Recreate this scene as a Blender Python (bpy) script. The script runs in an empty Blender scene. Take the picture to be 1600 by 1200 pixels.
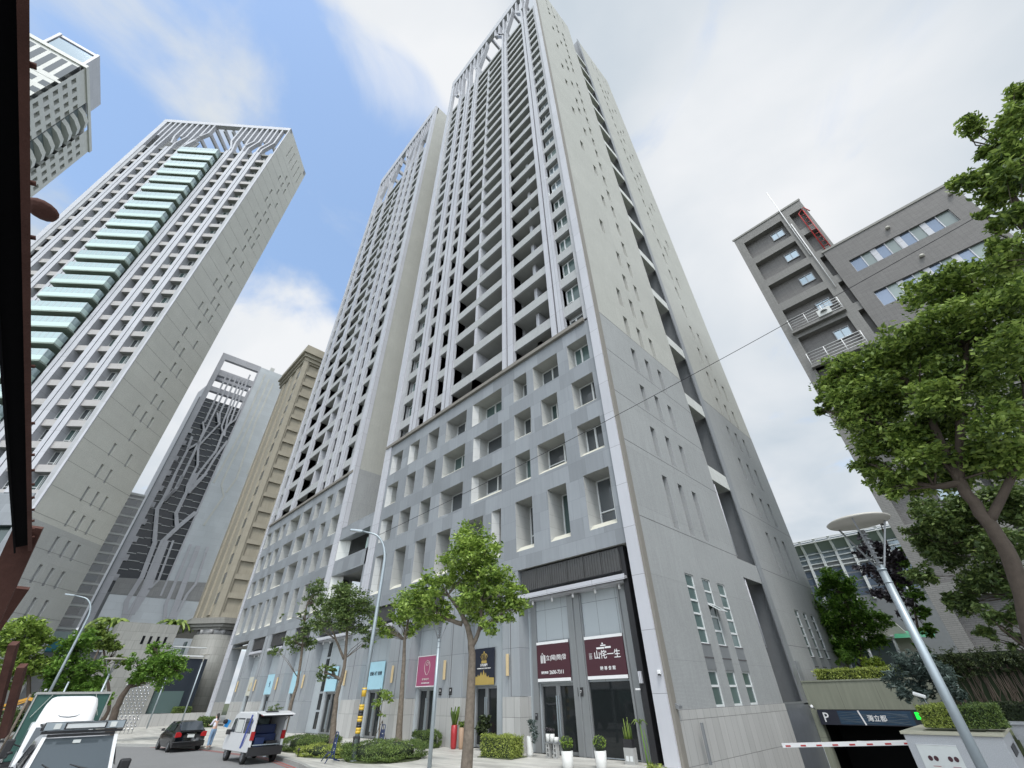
import bpy, math, random
import numpy as np
from mathutils import Vector, Matrix
random.seed(7); rng = np.random.default_rng(7)
sc = bpy.context.scene
# ------------------------------------------------------------------ camera
cam = bpy.data.cameras.new('camera'); camo = bpy.data.objects.new('camera', cam)
sc.collection.objects.link(camo); sc.camera = camo
cam.sensor_width = 36.0; cam.lens = 14.7915; cam.clip_start = 0.05; cam.clip_end = 3000
RX = Vector((0.6975019, 0.7164172, -0.0154126)); RD = Vector((-0.4357461, 0.4069701, -0.8028080)); RF = Vector((-0.5688730, 0.5666761, 0.5960384))
m = Matrix((RX, -RD, -RF)).transposed().to_4x4(); m.translation = Vector((10.438, -18.767, 2.2)); camo.matrix_world = m
# ------------------------------------------------------------------ light
SUN_AZ = math.radians(128)     # compass bearing from +Y clockwise: sun stands right of the camera, a little behind it
SUN_EL = math.radians(58)
sd = Vector((math.sin(SUN_AZ)*math.cos(SUN_EL), math.cos(SUN_AZ)*math.cos(SUN_EL), math.sin(SUN_EL)))
sl = bpy.data.lights.new('sun', 'SUN'); sl.energy = 1.5; sl.angle = math.radians(14); sl.color = (1.0, 0.96, 0.9)
so = bpy.data.objects.new('sun', sl); sc.collection.objects.link(so); so.rotation_euler = sd.to_track_quat('Z', 'Y').to_euler()
sc.view_settings.view_transform = 'Standard'; sc.view_settings.look = 'None'; sc.view_settings.gamma = 1.0
sc.view_settings.use_curve_mapping = False; sc.view_settings.exposure = 0.33
# ------------------------------------------------------------------ sky with clouds (procedural, by direction)
w = bpy.data.worlds.new('World'); sc.world = w; w.use_nodes = True
nt = w.node_tree; N = nt.nodes; L = nt.links; N.clear()
def wn(t, **k):
    n = N.new(t)
    for a, b in k.items(): setattr(n, a, b)
    return n
def wmath(op, a, b=None, c=None, clamp=False):
    n = wn('ShaderNodeMath', operation=op, use_clamp=clamp)
    for i, v in enumerate((a, b, c)):
        if v is None: continue
        if isinstance(v, (int, float)): n.inputs[i].default_value = v
        else: L.new(v, n.inputs[i])
    return n.outputs[0]
out = wn('ShaderNodeOutputWorld'); bg = wn('ShaderNodeBackground'); bg.inputs['Strength'].default_value = 0.1
L.new(bg.outputs[0], out.inputs[0])
sky = wn('ShaderNodeTexSky', sky_type='NISHITA', sun_disc=False, sun_elevation=SUN_EL, sun_rotation=SUN_AZ, air_density=1.0, dust_density=1.2, ozone_density=1.3)
tc = wn('ShaderNodeTexCoord'); sep = wn('ShaderNodeSeparateXYZ'); L.new(tc.outputs['Generated'], sep.inputs[0])
zc = wmath('ADD', wmath('MAXIMUM', sep.outputs[2], 0.0), 0.16)
comb = wn('ShaderNodeCombineXYZ'); L.new(wmath('DIVIDE', sep.outputs[0], zc), comb.inputs[0]); L.new(wmath('DIVIDE', sep.outputs[1], zc), comb.inputs[1])
n1 = wn('ShaderNodeTexNoise'); n1.inputs['Scale'].default_value = 2.6; n1.inputs['Detail'].default_value = 9; n1.inputs['Roughness'].default_value = 0.56; n1.inputs['Distortion'].default_value = 0.7
n2 = wn('ShaderNodeTexNoise'); n2.inputs['Scale'].default_value = 1.5; n2.inputs['Detail'].default_value = 5; n2.inputs['Distortion'].default_value = 0.4
mp = wn('ShaderNodeMapping'); mp.inputs['Location'].default_value = (3.3, 1.7, 0.4); L.new(comb.outputs[0], mp.inputs[0]); L.new(mp.outputs[0], n1.inputs[0]); L.new(comb.outputs[0], n2.inputs[0])
def lobe(d, lo, hi):            # 0..1 mask round a sky direction
    v = wn('ShaderNodeVectorMath', operation='DOT_PRODUCT'); L.new(tc.outputs['Generated'], v.inputs[0]); v.inputs[1].default_value = Vector(d).normalized()
    r = wn('ShaderNodeMapRange', interpolation_type='SMOOTHSTEP'); L.new(v.outputs['Value'], r.inputs[0]); r.inputs[1].default_value = lo; r.inputs[2].default_value = hi
    return r.outputs[0]
blue = wmath('ADD', wmath('ADD', lobe((-0.60, -0.05, 0.78), 0.90, 0.992), wmath('MULTIPLY', lobe((-0.52, 0.085, 0.85), 0.93, 0.995), 0.5)), wmath('MULTIPLY', lobe((-0.40, 0.13, 0.90), 0.985, 0.999), 0.35), clamp=True)
puff = wmath('ADD', lobe((-0.26, 0.05, 0.97), 0.975, 0.998), wmath('MULTIPLY', lobe((-0.78, 0.10, 0.57), 0.975, 0.998), 0.9))
puff = wmath('ADD', puff, wmath('MULTIPLY', lobe((-0.50, -0.20, 0.86), 0.975, 0.998), 0.45))
den = wmath('ADD', wmath('SUBTRACT', wmath('ADD', wmath('MULTIPLY', n1.outputs[0], 1.9), 0.02), wmath('MULTIPLY', blue, 0.78)), wmath('MULTIPLY', puff, 0.42))
mr = wn('ShaderNodeMapRange', interpolation_type='SMOOTHSTEP'); L.new(den, mr.inputs[0]); mr.inputs[1].default_value = 0.28; mr.inputs[2].default_value = 0.86
ccol = wn('ShaderNodeMix', data_type='RGBA'); ccol.inputs[6].default_value = (4.7, 5.3, 5.9, 1); ccol.inputs[7].default_value = (7.1, 7.25, 7.45, 1)
br = wmath('ADD', wmath('MULTIPLY', wmath('SUBTRACT', n2.outputs[0], 0.5), 2.6), wmath('ADD', 0.30, wmath('MULTIPLY', puff, 0.6)), clamp=True)
br = wmath('ADD', br, wmath('MULTIPLY', lobe((0.05, 0.62, 0.78), 0.94, 0.999), 0.5), clamp=True)
L.new(br, ccol.inputs[0])
# unseen overcast behind and right of the camera is brightened to light the facades
fill_glow = wmath('ADD', 1.0, wmath('MULTIPLY', lobe((0.55, -0.62, 0.55), 0.45, 1.0), 2.2))
vm = wn('ShaderNodeVectorMath', operation='SCALE'); L.new(ccol.outputs[2], vm.inputs[0]); L.new(fill_glow, vm.inputs['Scale'])
sk = wn('ShaderNodeVectorMath', operation='SCALE'); L.new(sky.outputs[0], sk.inputs[0]); sk.inputs['Scale'].default_value = 1.9
skb = wn('ShaderNodeVectorMath', operation='ADD'); L.new(sk.outputs[0], skb.inputs[0]); skb.inputs[1].default_value = (0.9, 1.3, 1.7)
mx = wn('ShaderNodeMix', data_type='RGBA'); L.new(mr.outputs[0], mx.inputs[0]); L.new(skb.outputs[0], mx.inputs[6]); L.new(vm.outputs[0], mx.inputs[7]); L.new(mx.outputs[2], bg.inputs[0])
# ------------------------------------------------------------------ materials
M = {}
class NT:
    def __init__(s, name):
        s.m = bpy.data.materials.new(name); s.m.use_nodes = True; s.t = s.m.node_tree; s.n = s.t.nodes; s.l = s.t.links
        s.b = s.n['Principled BSDF']; s.o = s.n['Material Output']
    def new(s, t, **k):
        n = s.n.new(t)
        for a, b in k.items(): setattr(n, a, b)
        return n
    def math(s, op, a, b=None, clamp=False):
        n = s.new('ShaderNodeMath', operation=op, use_clamp=clamp)
        for i, v in enumerate((a, b)):
            if v is None: continue
            if isinstance(v, (int, float)): n.inputs[i].default_value = v
            else: s.l.new(v, n.inputs[i])
        return n.outputs[0]
    def mix(s, f, a, b, blend='MIX'):
        n = s.new('ShaderNodeMix', data_type='RGBA', blend_type=blend)
        for i, v in ((0, f), (6, a), (7, b)):
            if isinstance(v, (int, float)): n.inputs[i].default_value = v
            elif isinstance(v, tuple): n.inputs[i].default_value = (*v, 1)
            else: s.l.new(v, n.inputs[i])
        return n.outputs[2]
    def wall(s):      # (u, z) on walls, (x, y) on floors, from the object's own axes
        tc = s.new('ShaderNodeTexCoord'); a = s.new('ShaderNodeSeparateXYZ'); s.l.new(tc.outputs['Object'], a.inputs[0])
        g = s.new('ShaderNodeSeparateXYZ'); s.l.new(tc.outputs['Normal'], g.inputs[0])
        side = s.math('GREATER_THAN', s.math('ABSOLUTE', g.outputs[0]), 0.6); flat = s.math('GREATER_THAN', s.math('ABSOLUTE', g.outputs[2]), 0.8)
        u = s.math('ADD', s.math('MULTIPLY', a.outputs[1], side), s.math('MULTIPLY', a.outputs[0], s.math('SUBTRACT', 1.0, side)))
        v = s.math('ADD', s.math('MULTIPLY', a.outputs[1], flat), s.math('MULTIPLY', a.outputs[2], s.math('SUBTRACT', 1.0, flat)))
        c = s.new('ShaderNodeCombineXYZ'); s.l.new(u, c.inputs[0]); s.l.new(v, c.inputs[1]); s.tc = tc
        return c.outputs[0]
    def noise(s, scale, detail=4, vec=None, rough=0.55, stretch=None):
        n = s.new('ShaderNodeTexNoise'); n.inputs['Scale'].default_value = scale; n.inputs['Detail'].default_value = detail; n.inputs['Roughness'].default_value = rough
        if vec is None:
            vec = s.new('ShaderNodeTexCoord').outputs['Object']
        if stretch:
            mp = s.new('ShaderNodeMapping'); mp.inputs['Scale'].default_value = stretch; s.l.new(vec, mp.inputs[0]); vec = mp.outputs[0]
        s.l.new(vec, n.inputs[0]); return n.outputs[0]
    def brick(s, vec, c1, c2, mortar, bw, bh, ms=0.006, off=0.5, bias=0.0):
        n = s.new('ShaderNodeTexBrick'); s.l.new(vec, n.inputs[0]); n.offset = off
        n.inputs['Color1'].default_value = (*c1, 1); n.inputs['Color2'].default_value = (*c2, 1); n.inputs['Mortar'].default_value = (*mortar, 1)
        n.inputs['Scale'].default_value = 1.0; n.inputs['Mortar Size'].default_value = ms; n.inputs['Mortar Smooth'].default_value = 0.1; n.inputs['Bias'].default_value = bias
        n.inputs['Brick Width'].default_value = bw; n.inputs['Row Height'].default_value = bh
        return n
    def ramp(s, f, stops):
        r = s.new('ShaderNodeValToRGB'); e = r.color_ramp.elements
        while len(e) < len(stops): e.new(0.5)
        for i, (p, c) in enumerate(stops): e[i].position = p; e[i].color = (*c, 1)
        s.l.new(f, r.inputs[0]); return r.outputs[0]
    def col(s, c):
        if isinstance(c, tuple): s.b.inputs['Base Color'].default_value = (*c, 1)
        else: s.l.new(c, s.b.inputs['Base Color'])
    def bump(s, h, d=0.02, st=0.5):
        b = s.new('ShaderNodeBump'); b.inputs['Strength'].default_value = st; b.inputs['Distance'].default_value = d
        s.l.new(h, b.inputs['Height']); s.l.new(b.outputs[0], s.b.inputs['Normal'])
    def set(s, rough=0.6, metal=0.0, spec=0.5): s.b.inputs['Roughness'].default_value = rough; s.b.inputs['Metallic'].default_value = metal; s.b.inputs['Specular IOR Level'].default_value = spec
def g(v): return (v, v, v)
def tone(c, k): return tuple(x*k for x in c)
def plain(name, c, rough=0.6, metal=0.0, spec=0.5, var=0.12, scale=3.0, bump=0.0, fine=0.0):
    t = NT(name); n = t.noise(scale, 5)
    c2 = t.mix(n, tone(c, 1-var), tone(c, 1+var))
    if fine:
        f = t.noise(60, 2); c2 = t.mix(fine, c2, t.ramp(f, [(0.3, tone(c, .45)), (0.7, tone(c, 1.5))]), 'MIX')
    t.col(c2); t.set(rough, metal, spec)
    if bump: t.bump(t.noise(scale*12, 3), 0.01, bump)
    M[name] = t.m; return t
def paneled(name, c, bw, bh, joint=0.006, var=0.10, rough=0.45, spec=0.5, jd=0.45, off=0.5, streak=0.25, vs=None, fine=False):
    t = NT(name); v = t.wall()
    if vs:
        mp = t.new('ShaderNodeMapping'); mp.inputs['Location'].default_value = vs; t.l.new(v, mp.inputs[0]); v = mp.outputs[0]
    b = t.brick(v, tone(c, 1-var), tone(c, 1+var), tone(c, jd), bw, bh, joint, off)
    s1 = t.noise(0.9, 5, v, 0.6, (6.0, 0.5, 1)); s2 = t.noise(0.35, 4, v)
    dirt = t.mix(s1, g(1-streak), g(1+streak*.6)); big = t.mix(s2, g(0.9), g(1.08))
    cc = t.mix(1.0, t.mix(1.0, b.outputs[0], dirt, 'MULTIPLY'), big, 'MULTIPLY')
    if fine:
        f = t.brick(v, g(0.94), g(1.05), g(0.72), 0.10, 0.045, 0.006)
        cc = t.mix(1.0, cc, f.outputs[0], 'MULTIPLY')
    t.col(cc); t.set(rough, 0, spec)
    t.bump(t.math('SUBTRACT', 1.0, b.outputs['Fac']), 0.01, 0.4)
    M[name] = t.m; return t
BL = (0.262, 0.280, 0.300)
paneled('podium stone', BL, 1.25, 1.11, 0.005, 0.15, 0.42, jd=0.62, streak=0.16)
paneled('pilaster stone', (0.52, 0.525, 0.56), 3.0, 2.2, 0.010, 0.04, 0.4, jd=0.4, off=0.0, streak=0.07)
paneled('fin stone', (0.50, 0.505, 0.54), 3.0, 3.25, 0.012, 0.04, 0.4, jd=0.45, off=0.0, streak=0.12)
paneled('ashlar grey', (0.42, 0.425, 0.44), 1.6, 1.25, 0.006, 0.07, 0.45, jd=0.5, streak=0.15)
paneled('reveal stone', (0.46, 0.465, 0.455), 2.0, 0.72, 0.007, 0.04, 0.5, jd=0.6, off=0.0, streak=0.12)
paneled('beige tile', (0.485, 0.485, 0.445), 6.0, 3.34, 0.006, 0.025, 0.6, jd=0.72, off=0.0, streak=0.16, fine=True)
paneled('grey tile', (0.375, 0.385, 0.385), 6.0, 3.34, 0.006, 0.03, 0.6, jd=0.7, off=0.0, streak=0.20, fine=True)
paneled('spandrel tile', (0.44, 0.45, 0.45), 30.0, 0.11, 0.012, 0.03, 0.55, jd=0.75, off=0.0, streak=0.16)
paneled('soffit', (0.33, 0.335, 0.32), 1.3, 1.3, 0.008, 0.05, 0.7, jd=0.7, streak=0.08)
paneled('shop panel', (0.40, 0.435, 0.455), 1.16, 6.0, 0.010, 0.03, 0.35, jd=0.35, off=0.0, streak=0.05)
paneled('base stone', (0.46, 0.455, 0.44), 0.62, 1.35, 0.010, 0.08, 0.5, jd=0.45, off=0.0, streak=0.16)
paneled('portal concrete', (0.25, 0.26, 0.20), 1.9, 8, 0.012, 0.06, 0.75, jd=0.6, off=0.0, streak=0.4)
paneled('dark tile', (0.155, 0.148, 0.142), 0.5, 0.09, 0.012, 0.10, 0.5, jd=0.6, streak=0.2)
paneled('dark tile frame', (0.20, 0.195, 0.183), 0.5, 0.09, 0.012, 0.08, 0.5, jd=0.65, streak=0.15)
paneled('sand stone', (0.40, 0.365, 0.29), 1.2, 0.9, 0.006, 0.04, 0.6, jd=0.75, streak=0.18)
paneled('granite cladding', (0.29, 0.29, 0.27), 0.95, 0.95, 0.012, 0.09, 0.5, jd=0.6, streak=0.25)
paneled('wing wall stone', (0.33, 0.33, 0.33), 1.1, 0.9, 0.010, 0.07, 0.5, jd=0.65, streak=0.22)
paneled('pale glass wall', (0.60, 0.64, 0.67), 3.2, 1.3, 0.012, 0.04, 0.12, spec=0.8, jd=0.8, streak=0.05)
paneled('white tile', (0.62, 0.63, 0.60), 1.2, 1.2, 0.01, 0.05, 0.5, jd=0.7, streak=0.12)
def paving(name, c):
    t = NT(name); tc = t.new('ShaderNodeTexCoord'); b = t.brick(tc.outputs['Object'], tone(c, .88), tone(c, 1.08), tone(c, .62), 1.2, 0.4, 0.008)
    n = t.noise(0.5, 6, None, 0.65, (0.4, 2.2, 1)); d = t.noise(9, 4)
    cc = t.mix(1.0, t.mix(1.0, b.outputs[0], t.ramp(n, [(0.30, g(.62)), (0.5, g(1.0)), (0.72, g(1.12))]), 'MULTIPLY'), t.mix(d, g(.92), g(1.06)), 'MULTIPLY')
    t.col(cc); t.set(0.55); M[name] = t.m
paving('pale paving', (0.56, 0.545, 0.50))
def asphalt():
    t = NT('asphalt'); f = t.noise(140, 2); n = t.noise(0.5, 6, None, .6); t.col(t.mix(0.5, t.ramp(f, [(.35, g(.13)), (.68, g(.26))]), t.mix(n, g(.20), g(.27)))); t.set(.85); t.bump(f, .01, .35); M['asphalt'] = t.m
asphalt()
def grass():
    t = NT('ground soil'); f = t.noise(6, 6); t.col(t.ramp(f, [(.35, (.05, .06, .03)), (.65, (.10, .12, .05))])); t.set(.9); M['ground soil'] = t.m
grass()
def glass(name, c, rough=0.06, spec=0.9, metal=0.0, var=0.35):
    t = NT(name); oi = t.new('ShaderNodeObjectInfo'); t.col(t.mix(oi.outputs['Random'], tone(c, 1-var), tone(c, 1+var))); t.set(rough, metal, spec); M[name] = t.m
    n = t.noise(0.6, 2); t.bump(n, 0.05, 0.05)
glass('window glass', (0.075, 0.084, 0.090)); glass('mirror glass', (0.30, 0.36, 0.40), 0.08, 0.9, 0.55, .15)
glass('green glass', (0.10, 0.15, 0.145), 0.12, 0.8, 0.15); glass('balcony glass', (0.52, 0.66, 0.62), 0.2, 0.7, 0.0, .05)  # balcony glass: pale base colour stands in for sky mirrored in the rails
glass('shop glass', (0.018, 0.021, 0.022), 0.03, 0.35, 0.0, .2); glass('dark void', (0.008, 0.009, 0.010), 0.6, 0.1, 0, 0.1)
glass('tower glass', (0.030, 0.037, 0.048), 0.10, 0.35, 0.0, .2); glass('car glass', (0.05, 0.06, 0.07), 0.04, 1.0, 0.1, .1); glass('curtain', (0.20, 0.25, 0.24), 0.25, 0.8, 0, .3)
plain('white frame', (0.68, 0.70, 0.70), 0.35); plain('grey metal', (0.24, 0.25, 0.26), 0.4, 0.3); plain('dark metal', (0.03, 0.03, 0.033), 0.45, 0.3)
plain('sill cream', (0.60, 0.585, 0.50), 0.5, var=.14, scale=1.2); plain('cornice brown', (0.22, 0.205, 0.18), 0.6); plain('groove', (0.10, 0.095, 0.10), 0.7)
plain('louver', (0.10, 0.10, 0.10), 0.5, 0.4, var=.2); plain('galvanised', (0.36, 0.41, 0.44), 0.45, 0.55, var=.10, scale=1.5)
plain('lamp disc', (0.52, 0.50, 0.45), 0.5, 0.1); plain('black paint', (0.010, 0.010, 0.011), 0.12, 0.0, 0.8); plain('white paint', (0.70, 0.71, 0.72), 0.18, 0.0, 0.7, var=.03)
plain('pearl paint', (0.58, 0.59, 0.62), 0.25, 0.2, 0.7, var=.04); plain('rubber', (0.018, 0.018, 0.018), 0.8); plain('black plastic', (0.022, 0.022, 0.024), 0.5)
plain('chrome', (0.6, 0.6, 0.62), 0.15, 1.0); plain('alloy', (0.35, 0.36, 0.38), 0.3, 0.8); plain('tail red', (0.35, 0.012, 0.015), 0.2); plain('blue paint', (0.02, 0.05, 0.32), 0.3)
plain('navy board', (0.014, 0.032, 0.11), 0.45); plain('plate', (0.62, 0.64, 0.62), 0.4); plain('canvas green', (0.035, 0.10, 0.085), 0.7, var=.25, scale=2.5)
plain('hard white', (0.78, 0.78, 0.78), 0.4, var=.03); plain('red paint', (0.42, 0.03, 0.03), 0.4); plain('road yellow', (0.62, 0.38, 0.06), 0.7); plain('road red', (0.42, 0.09, 0.07), 0.75, var=.25, scale=6)
plain('kerb stone', (0.33, 0.33, 0.31), 0.7, var=.2); plain('maroon vinyl', (0.062, 0.018, 0.026), 0.35, var=.08); plain('light blue vinyl', (0.38, 0.62, 0.72), 0.4, var=.06); plain('cream vinyl', (0.55, 0.54, 0.46), 0.4)
plain('pink vinyl', (0.36, 0.085, 0.17), 0.4, var=.1); plain('navy vinyl', (0.014, 0.018, 0.032), 0.4); plain('gold', (0.55, 0.40, 0.12), 0.35, 0.4); plain('ink', (0.02, 0.025, 0.04), 0.6)
plain('wall lamp wood', (0.60, 0.47, 0.27), 0.5, var=.08); plain('rust steel', (0.105, 0.050, 0.040), 0.85, 0.2, 0.3, var=.55, scale=5, bump=.5); plain('black steel', (0.004, 0.004, 0.005), 0.8, 0, 0.1)
plain('bark', (0.17, 0.14, 0.11), 0.9, var=.75, scale=9, bump=1.0); plain('bark dark', (0.085, 0.065, 0.05), 0.9, var=.4, scale=7, bump=.8)
plain('dark granite', (0.13, 0.14, 0.155), 0.3, var=.35, scale=3, fine=.4); plain('grey granite', (0.43, 0.44, 0.455), 0.45, var=.10, scale=2.5, fine=.25); plain('cap stone', (0.45, 0.43, 0.33), 0.6, var=.16)
plain('ramp concrete', (0.16, 0.165, 0.16), 0.7, var=.2, scale=.8); plain('screen green', (0.05, 0.7, 0.12), 0.4); plain('portal navy', (0.018, 0.020, 0.032), 0.4); plain('portal teal', (0.015, 0.045, 0.085), 0.4, var=.4, scale=2.5)
plain('jeans', (0.19, 0.29, 0.42), 0.9, var=.15, scale=8); plain('shirt white', (0.66, 0.65, 0.72), 0.8, var=.06); plain('skin', (0.52, 0.33, 0.25), 0.5, var=.05); plain('hair', (0.012, 0.010, 0.010), 0.6)
plain('dark cloth', (0.02, 0.02, 0.024), 0.9); plain('sky blue board', (0.02, 0.25, 0.62), 0.5); plain('umbrella black', (.02, .02, .02), .7); plain('pot red', (0.36, 0.025, 0.03), 0.35, var=.15); plain('pot tan', (0.36, 0.24, 0.16), 0.6)
plain('pot white', (0.66, 0.66, 0.64), 0.4, var=.05); plain('concrete block', (0.36, 0.36, 0.35), 0.8); plain('wrap yellow', (0.62, 0.40, 0.04), 0.5); plain('dome concrete', (0.55, 0.53, 0.47), 0.7, var=.12); plain('green roof sheet', (0.08, 0.42, 0.22), 0.5)
plain('ac white', (0.58, 0.59, 0.57), 0.5); plain('orange net', (0.55, 0.28, 0.03), 0.7); plain('sign note', (0.68, 0.68, 0.62), 0.7); plain('head lamp', (0.6, 0.62, 0.62), 0.1); plain('teal sheet', (0.03, 0.22, 0.30), 0.4)
t = NT('green sign light'); t.b.inputs['Emission Color'].default_value = (0.01, 1, 0.06, 1); t.b.inputs['Emission Strength'].default_value = 1.0; t.col((0.0, 0.5, 0.03)); M['green sign light'] = t.m
def leafmat(name, dark, mid, light, rough=0.45, trans=0.25):
    t = NT(name); gi = t.new('ShaderNodeNewGeometry'); n = t.noise(0.9, 3)
    f = t.math('ADD', t.math('MULTIPLY', gi.outputs['Random Per Island'], 0.62), t.math('MULTIPLY', n, 0.55))
    c = t.ramp(f, [(0.22, dark), (0.52, mid), (0.86, light)])
    t.col(c); t.set(rough, 0, 0.35)
    tr = t.new('ShaderNodeBsdfTranslucent'); t.l.new(c, tr.inputs[0]); mxs = t.new('ShaderNodeMixShader'); mxs.inputs[0].default_value = trans
    t.l.new(t.b.outputs[0], mxs.inputs[1]); t.l.new(tr.outputs[0], mxs.inputs[2]); t.l.new(mxs.outputs[0], t.o.inputs[0]); M[name] = t.m
leafmat('leaf camphor', (0.065, 0.12, 0.024), (0.21, 0.32, 0.058), (0.42, 0.55, 0.12), .4, .3)
leafmat('leaf fine', (0.045, 0.078, 0.026), (0.105, 0.165, 0.05), (0.21, 0.28, 0.085))
leafmat('leaf deep', (0.035, 0.065, 0.018), (0.15, 0.23, 0.048), (0.36, 0.47, 0.11), 0.38, .35)
leafmat('leaf lime', (0.10, 0.16, 0.02), (0.24, 0.34, 0.04), (0.40, 0.48, 0.08))
leafmat('leaf bright', (0.05, 0.11, 0.02), (0.12, 0.24, 0.035), (0.24, 0.40, 0.07), .5, .35)
leafmat('leaf hedge', (0.045, 0.08, 0.025), (0.11, 0.17, 0.05), (0.22, 0.30, 0.08)); leafmat('leaf yellow hedge', (0.12, 0.17, 0.03), (0.26, 0.32, 0.07), (0.44, 0.50, 0.12))
leafmat('leaf magnolia', (0.016, 0.012, 0.016), (0.045, 0.036, 0.042), (0.12, 0.11, 0.12), .3, .1); leafmat('leaf bluegreen', (0.02, 0.035, 0.03), (0.06, 0.09, 0.078), (0.16, 0.21, 0.19)); leafmat('leaf ivy', (0.010, 0.016, 0.008), (0.03, 0.045, 0.018), (0.075, 0.10, 0.035), .5, .1)
# ------------------------------------------------------------------ mesh builder
COL = sc.collection
SPLIT = {'strip_panel','bolt','white_border','ledge','spot_light','side_light','wall_fitting','seal','slot','shoe','rear_window','side_window','window','crown_slat_pair','canted_jamb','glass_screen','tail_lamp','spot_lamp','screen_pillar','gas_strut','wiper','railing','fan_grille','handle','far_post','rope','mirror_arm','spandrel_row','pane_row','low_louvre','parapet_fin','beam','glass_infill','plaque_row','terrace','wall_joint','drain_pipe'}
class MB:
    def build_split(s, name, mats, parent, label, kind, loc, rot, bevel, subd):
        par = list(range(len(s.v)))
        def fd(a):
            while par[a] != a: par[a] = par[par[a]]; a = par[a]
            return a
        for f in s.f:
            for a in f[1:]: par[fd(a)] = fd(f[0])
        gr = {}
        for k, f in enumerate(s.f): gr.setdefault(fd(f[0]), []).append(k)
        first = None
        for ks in gr.values():
            q = MB(); mp = {}
            for k in ks:
                for a in s.f[k]:
                    if a not in mp: mp[a] = len(q.v); q.v.append(s.v[a])
                q.f.append(tuple(mp[a] for a in s.f[k])); q.m.append(s.m[k]); q.sm.append(s.sm[k])
            SPLIT.discard(name); o = q.build(name, mats, parent, label, kind, loc, rot, bevel, subd); SPLIT.add(name); first = first or o
        return first
    def __init__(s, xf=None): s.v = []; s.f = []; s.m = []; s.cur = 0; s.xf = xf; s.sm = []; s.smooth = False
    def p(s, P):
        s.v.append(tuple(s.xf(P)) if s.xf else (P[0], P[1], P[2])); return len(s.v)-1
    def face(s, idx): s.f.append(tuple(idx)); s.m.append(s.cur); s.sm.append(s.smooth)
    def quad(s, *P): s.face([s.p(q) for q in P])
    def box(s, x0, x1, y0, y1, z0, z1):
        x0, x1 = sorted((x0, x1)); y0, y1 = sorted((y0, y1)); z0, z1 = sorted((z0, z1))
        i = [s.p(q) for q in ((x0,y0,z0),(x1,y0,z0),(x1,y1,z0),(x0,y1,z0),(x0,y0,z1),(x1,y0,z1),(x1,y1,z1),(x0,y1,z1))]
        for f in ((0,3,2,1),(4,5,6,7),(0,1,5,4),(1,2,6,5),(2,3,7,6),(3,0,4,7)): s.face([i[k] for k in f])
    def prism(s, poly, z0, z1, axis='z'):
        def q(a, b, c): return (a, b, c) if axis == 'z' else ((a, c, b) if axis == 'y' else (c, a, b))
        n = len(poly); lo = [s.p(q(a, b, z0)) for a, b in poly]; hi = [s.p(q(a, b, z1)) for a, b in poly]
        s.face(lo[::-1]); s.face(hi)
        for k in range(n): s.face([lo[k], lo[(k+1)%n], hi[(k+1)%n], hi[k]])
    def bar(s, a, b, w, h, up=(0, 0, 1)):
        a = Vector(a); b = Vector(b); d = (b-a).normalized(); u = Vector(up)
        if abs(d.dot(u)) > .98: u = Vector((0, 1, 0))
        r = d.cross(u).normalized()*(w/2); t = r.cross(d).normalized()*(h/2)
        i = [s.p(q) for q in (a-r-t, a+r-t, a+r+t, a-r+t, b-r-t, b+r-t, b+r+t, b-r+t)]
        for f in ((0,3,2,1),(4,5,6,7),(0,1,5,4),(1,2,6,5),(2,3,7,6),(3,0,4,7)): s.face([i[k] for k in f])
    def tube(s, pts, rad, n=8, cap=True):
        pts = [Vector(p) for p in pts]; rad = rad if isinstance(rad, (list, tuple)) else [rad]*len(pts); rings = []
        old = s.smooth; s.smooth = True; pr = None
        for k, p in enumerate(pts):
            d = (pts[min(k+1, len(pts)-1)]-pts[max(k-1, 0)]).normalized()
            if pr is None:
                u = Vector((1, 0, 0)) if abs(d.x) < .9 else Vector((0, 1, 0)); r = d.cross(u).normalized()
            else: r = (pr-d*pr.dot(d)).normalized()
            pr = r; t = d.cross(r)
            rings.append([s.p(p+r*math.cos(2*math.pi*j/n)*rad[k]+t*math.sin(2*math.pi*j/n)*rad[k]) for j in range(n)])
        for a, b in zip(rings, rings[1:]):
            for j in range(n): s.face([a[j], a[(j+1)%n], b[(j+1)%n], b[j]])
        s.smooth = old
        if cap: s.face(rings[0][::-1]); s.face(rings[-1])
    def lathe(s, c, prof, n=20, sx=1, sy=1):
        old = s.smooth; s.smooth = True
        rings = [[s.p((c[0]+r*sx*math.cos(2*math.pi*j/n), c[1]+r*sy*math.sin(2*math.pi*j/n), c[2]+z)) for j in range(n)] for r, z in prof]
        for a, b in zip(rings, rings[1:]):
            for j in range(n): s.face([a[j], a[(j+1)%n], b[(j+1)%n], b[j]])
        s.smooth = old
        s.face(rings[0][::-1]); s.face(rings[-1])
    def grid(s, us, vs, holes, P):
        us = sorted(set(round(u, 4) for u in us)); vs = sorted(set(round(v, 4) for v in vs)); idx = {}
        def vid(a, b):
            if (a, b) not in idx: idx[(a, b)] = s.p(P(us[a], vs[b]))
            return idx[(a, b)]
        for a in range(len(us)-1):
            for b in range(len(vs)-1):
                cu, cv = (us[a]+us[a+1])/2, (vs[b]+vs[b+1])/2
                if any(h[0] < cu < h[1] and h[2] < cv < h[3] for h in holes): continue
                s.face([vid(a, b), vid(a+1, b), vid(a+1, b+1), vid(a, b+1)])
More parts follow.
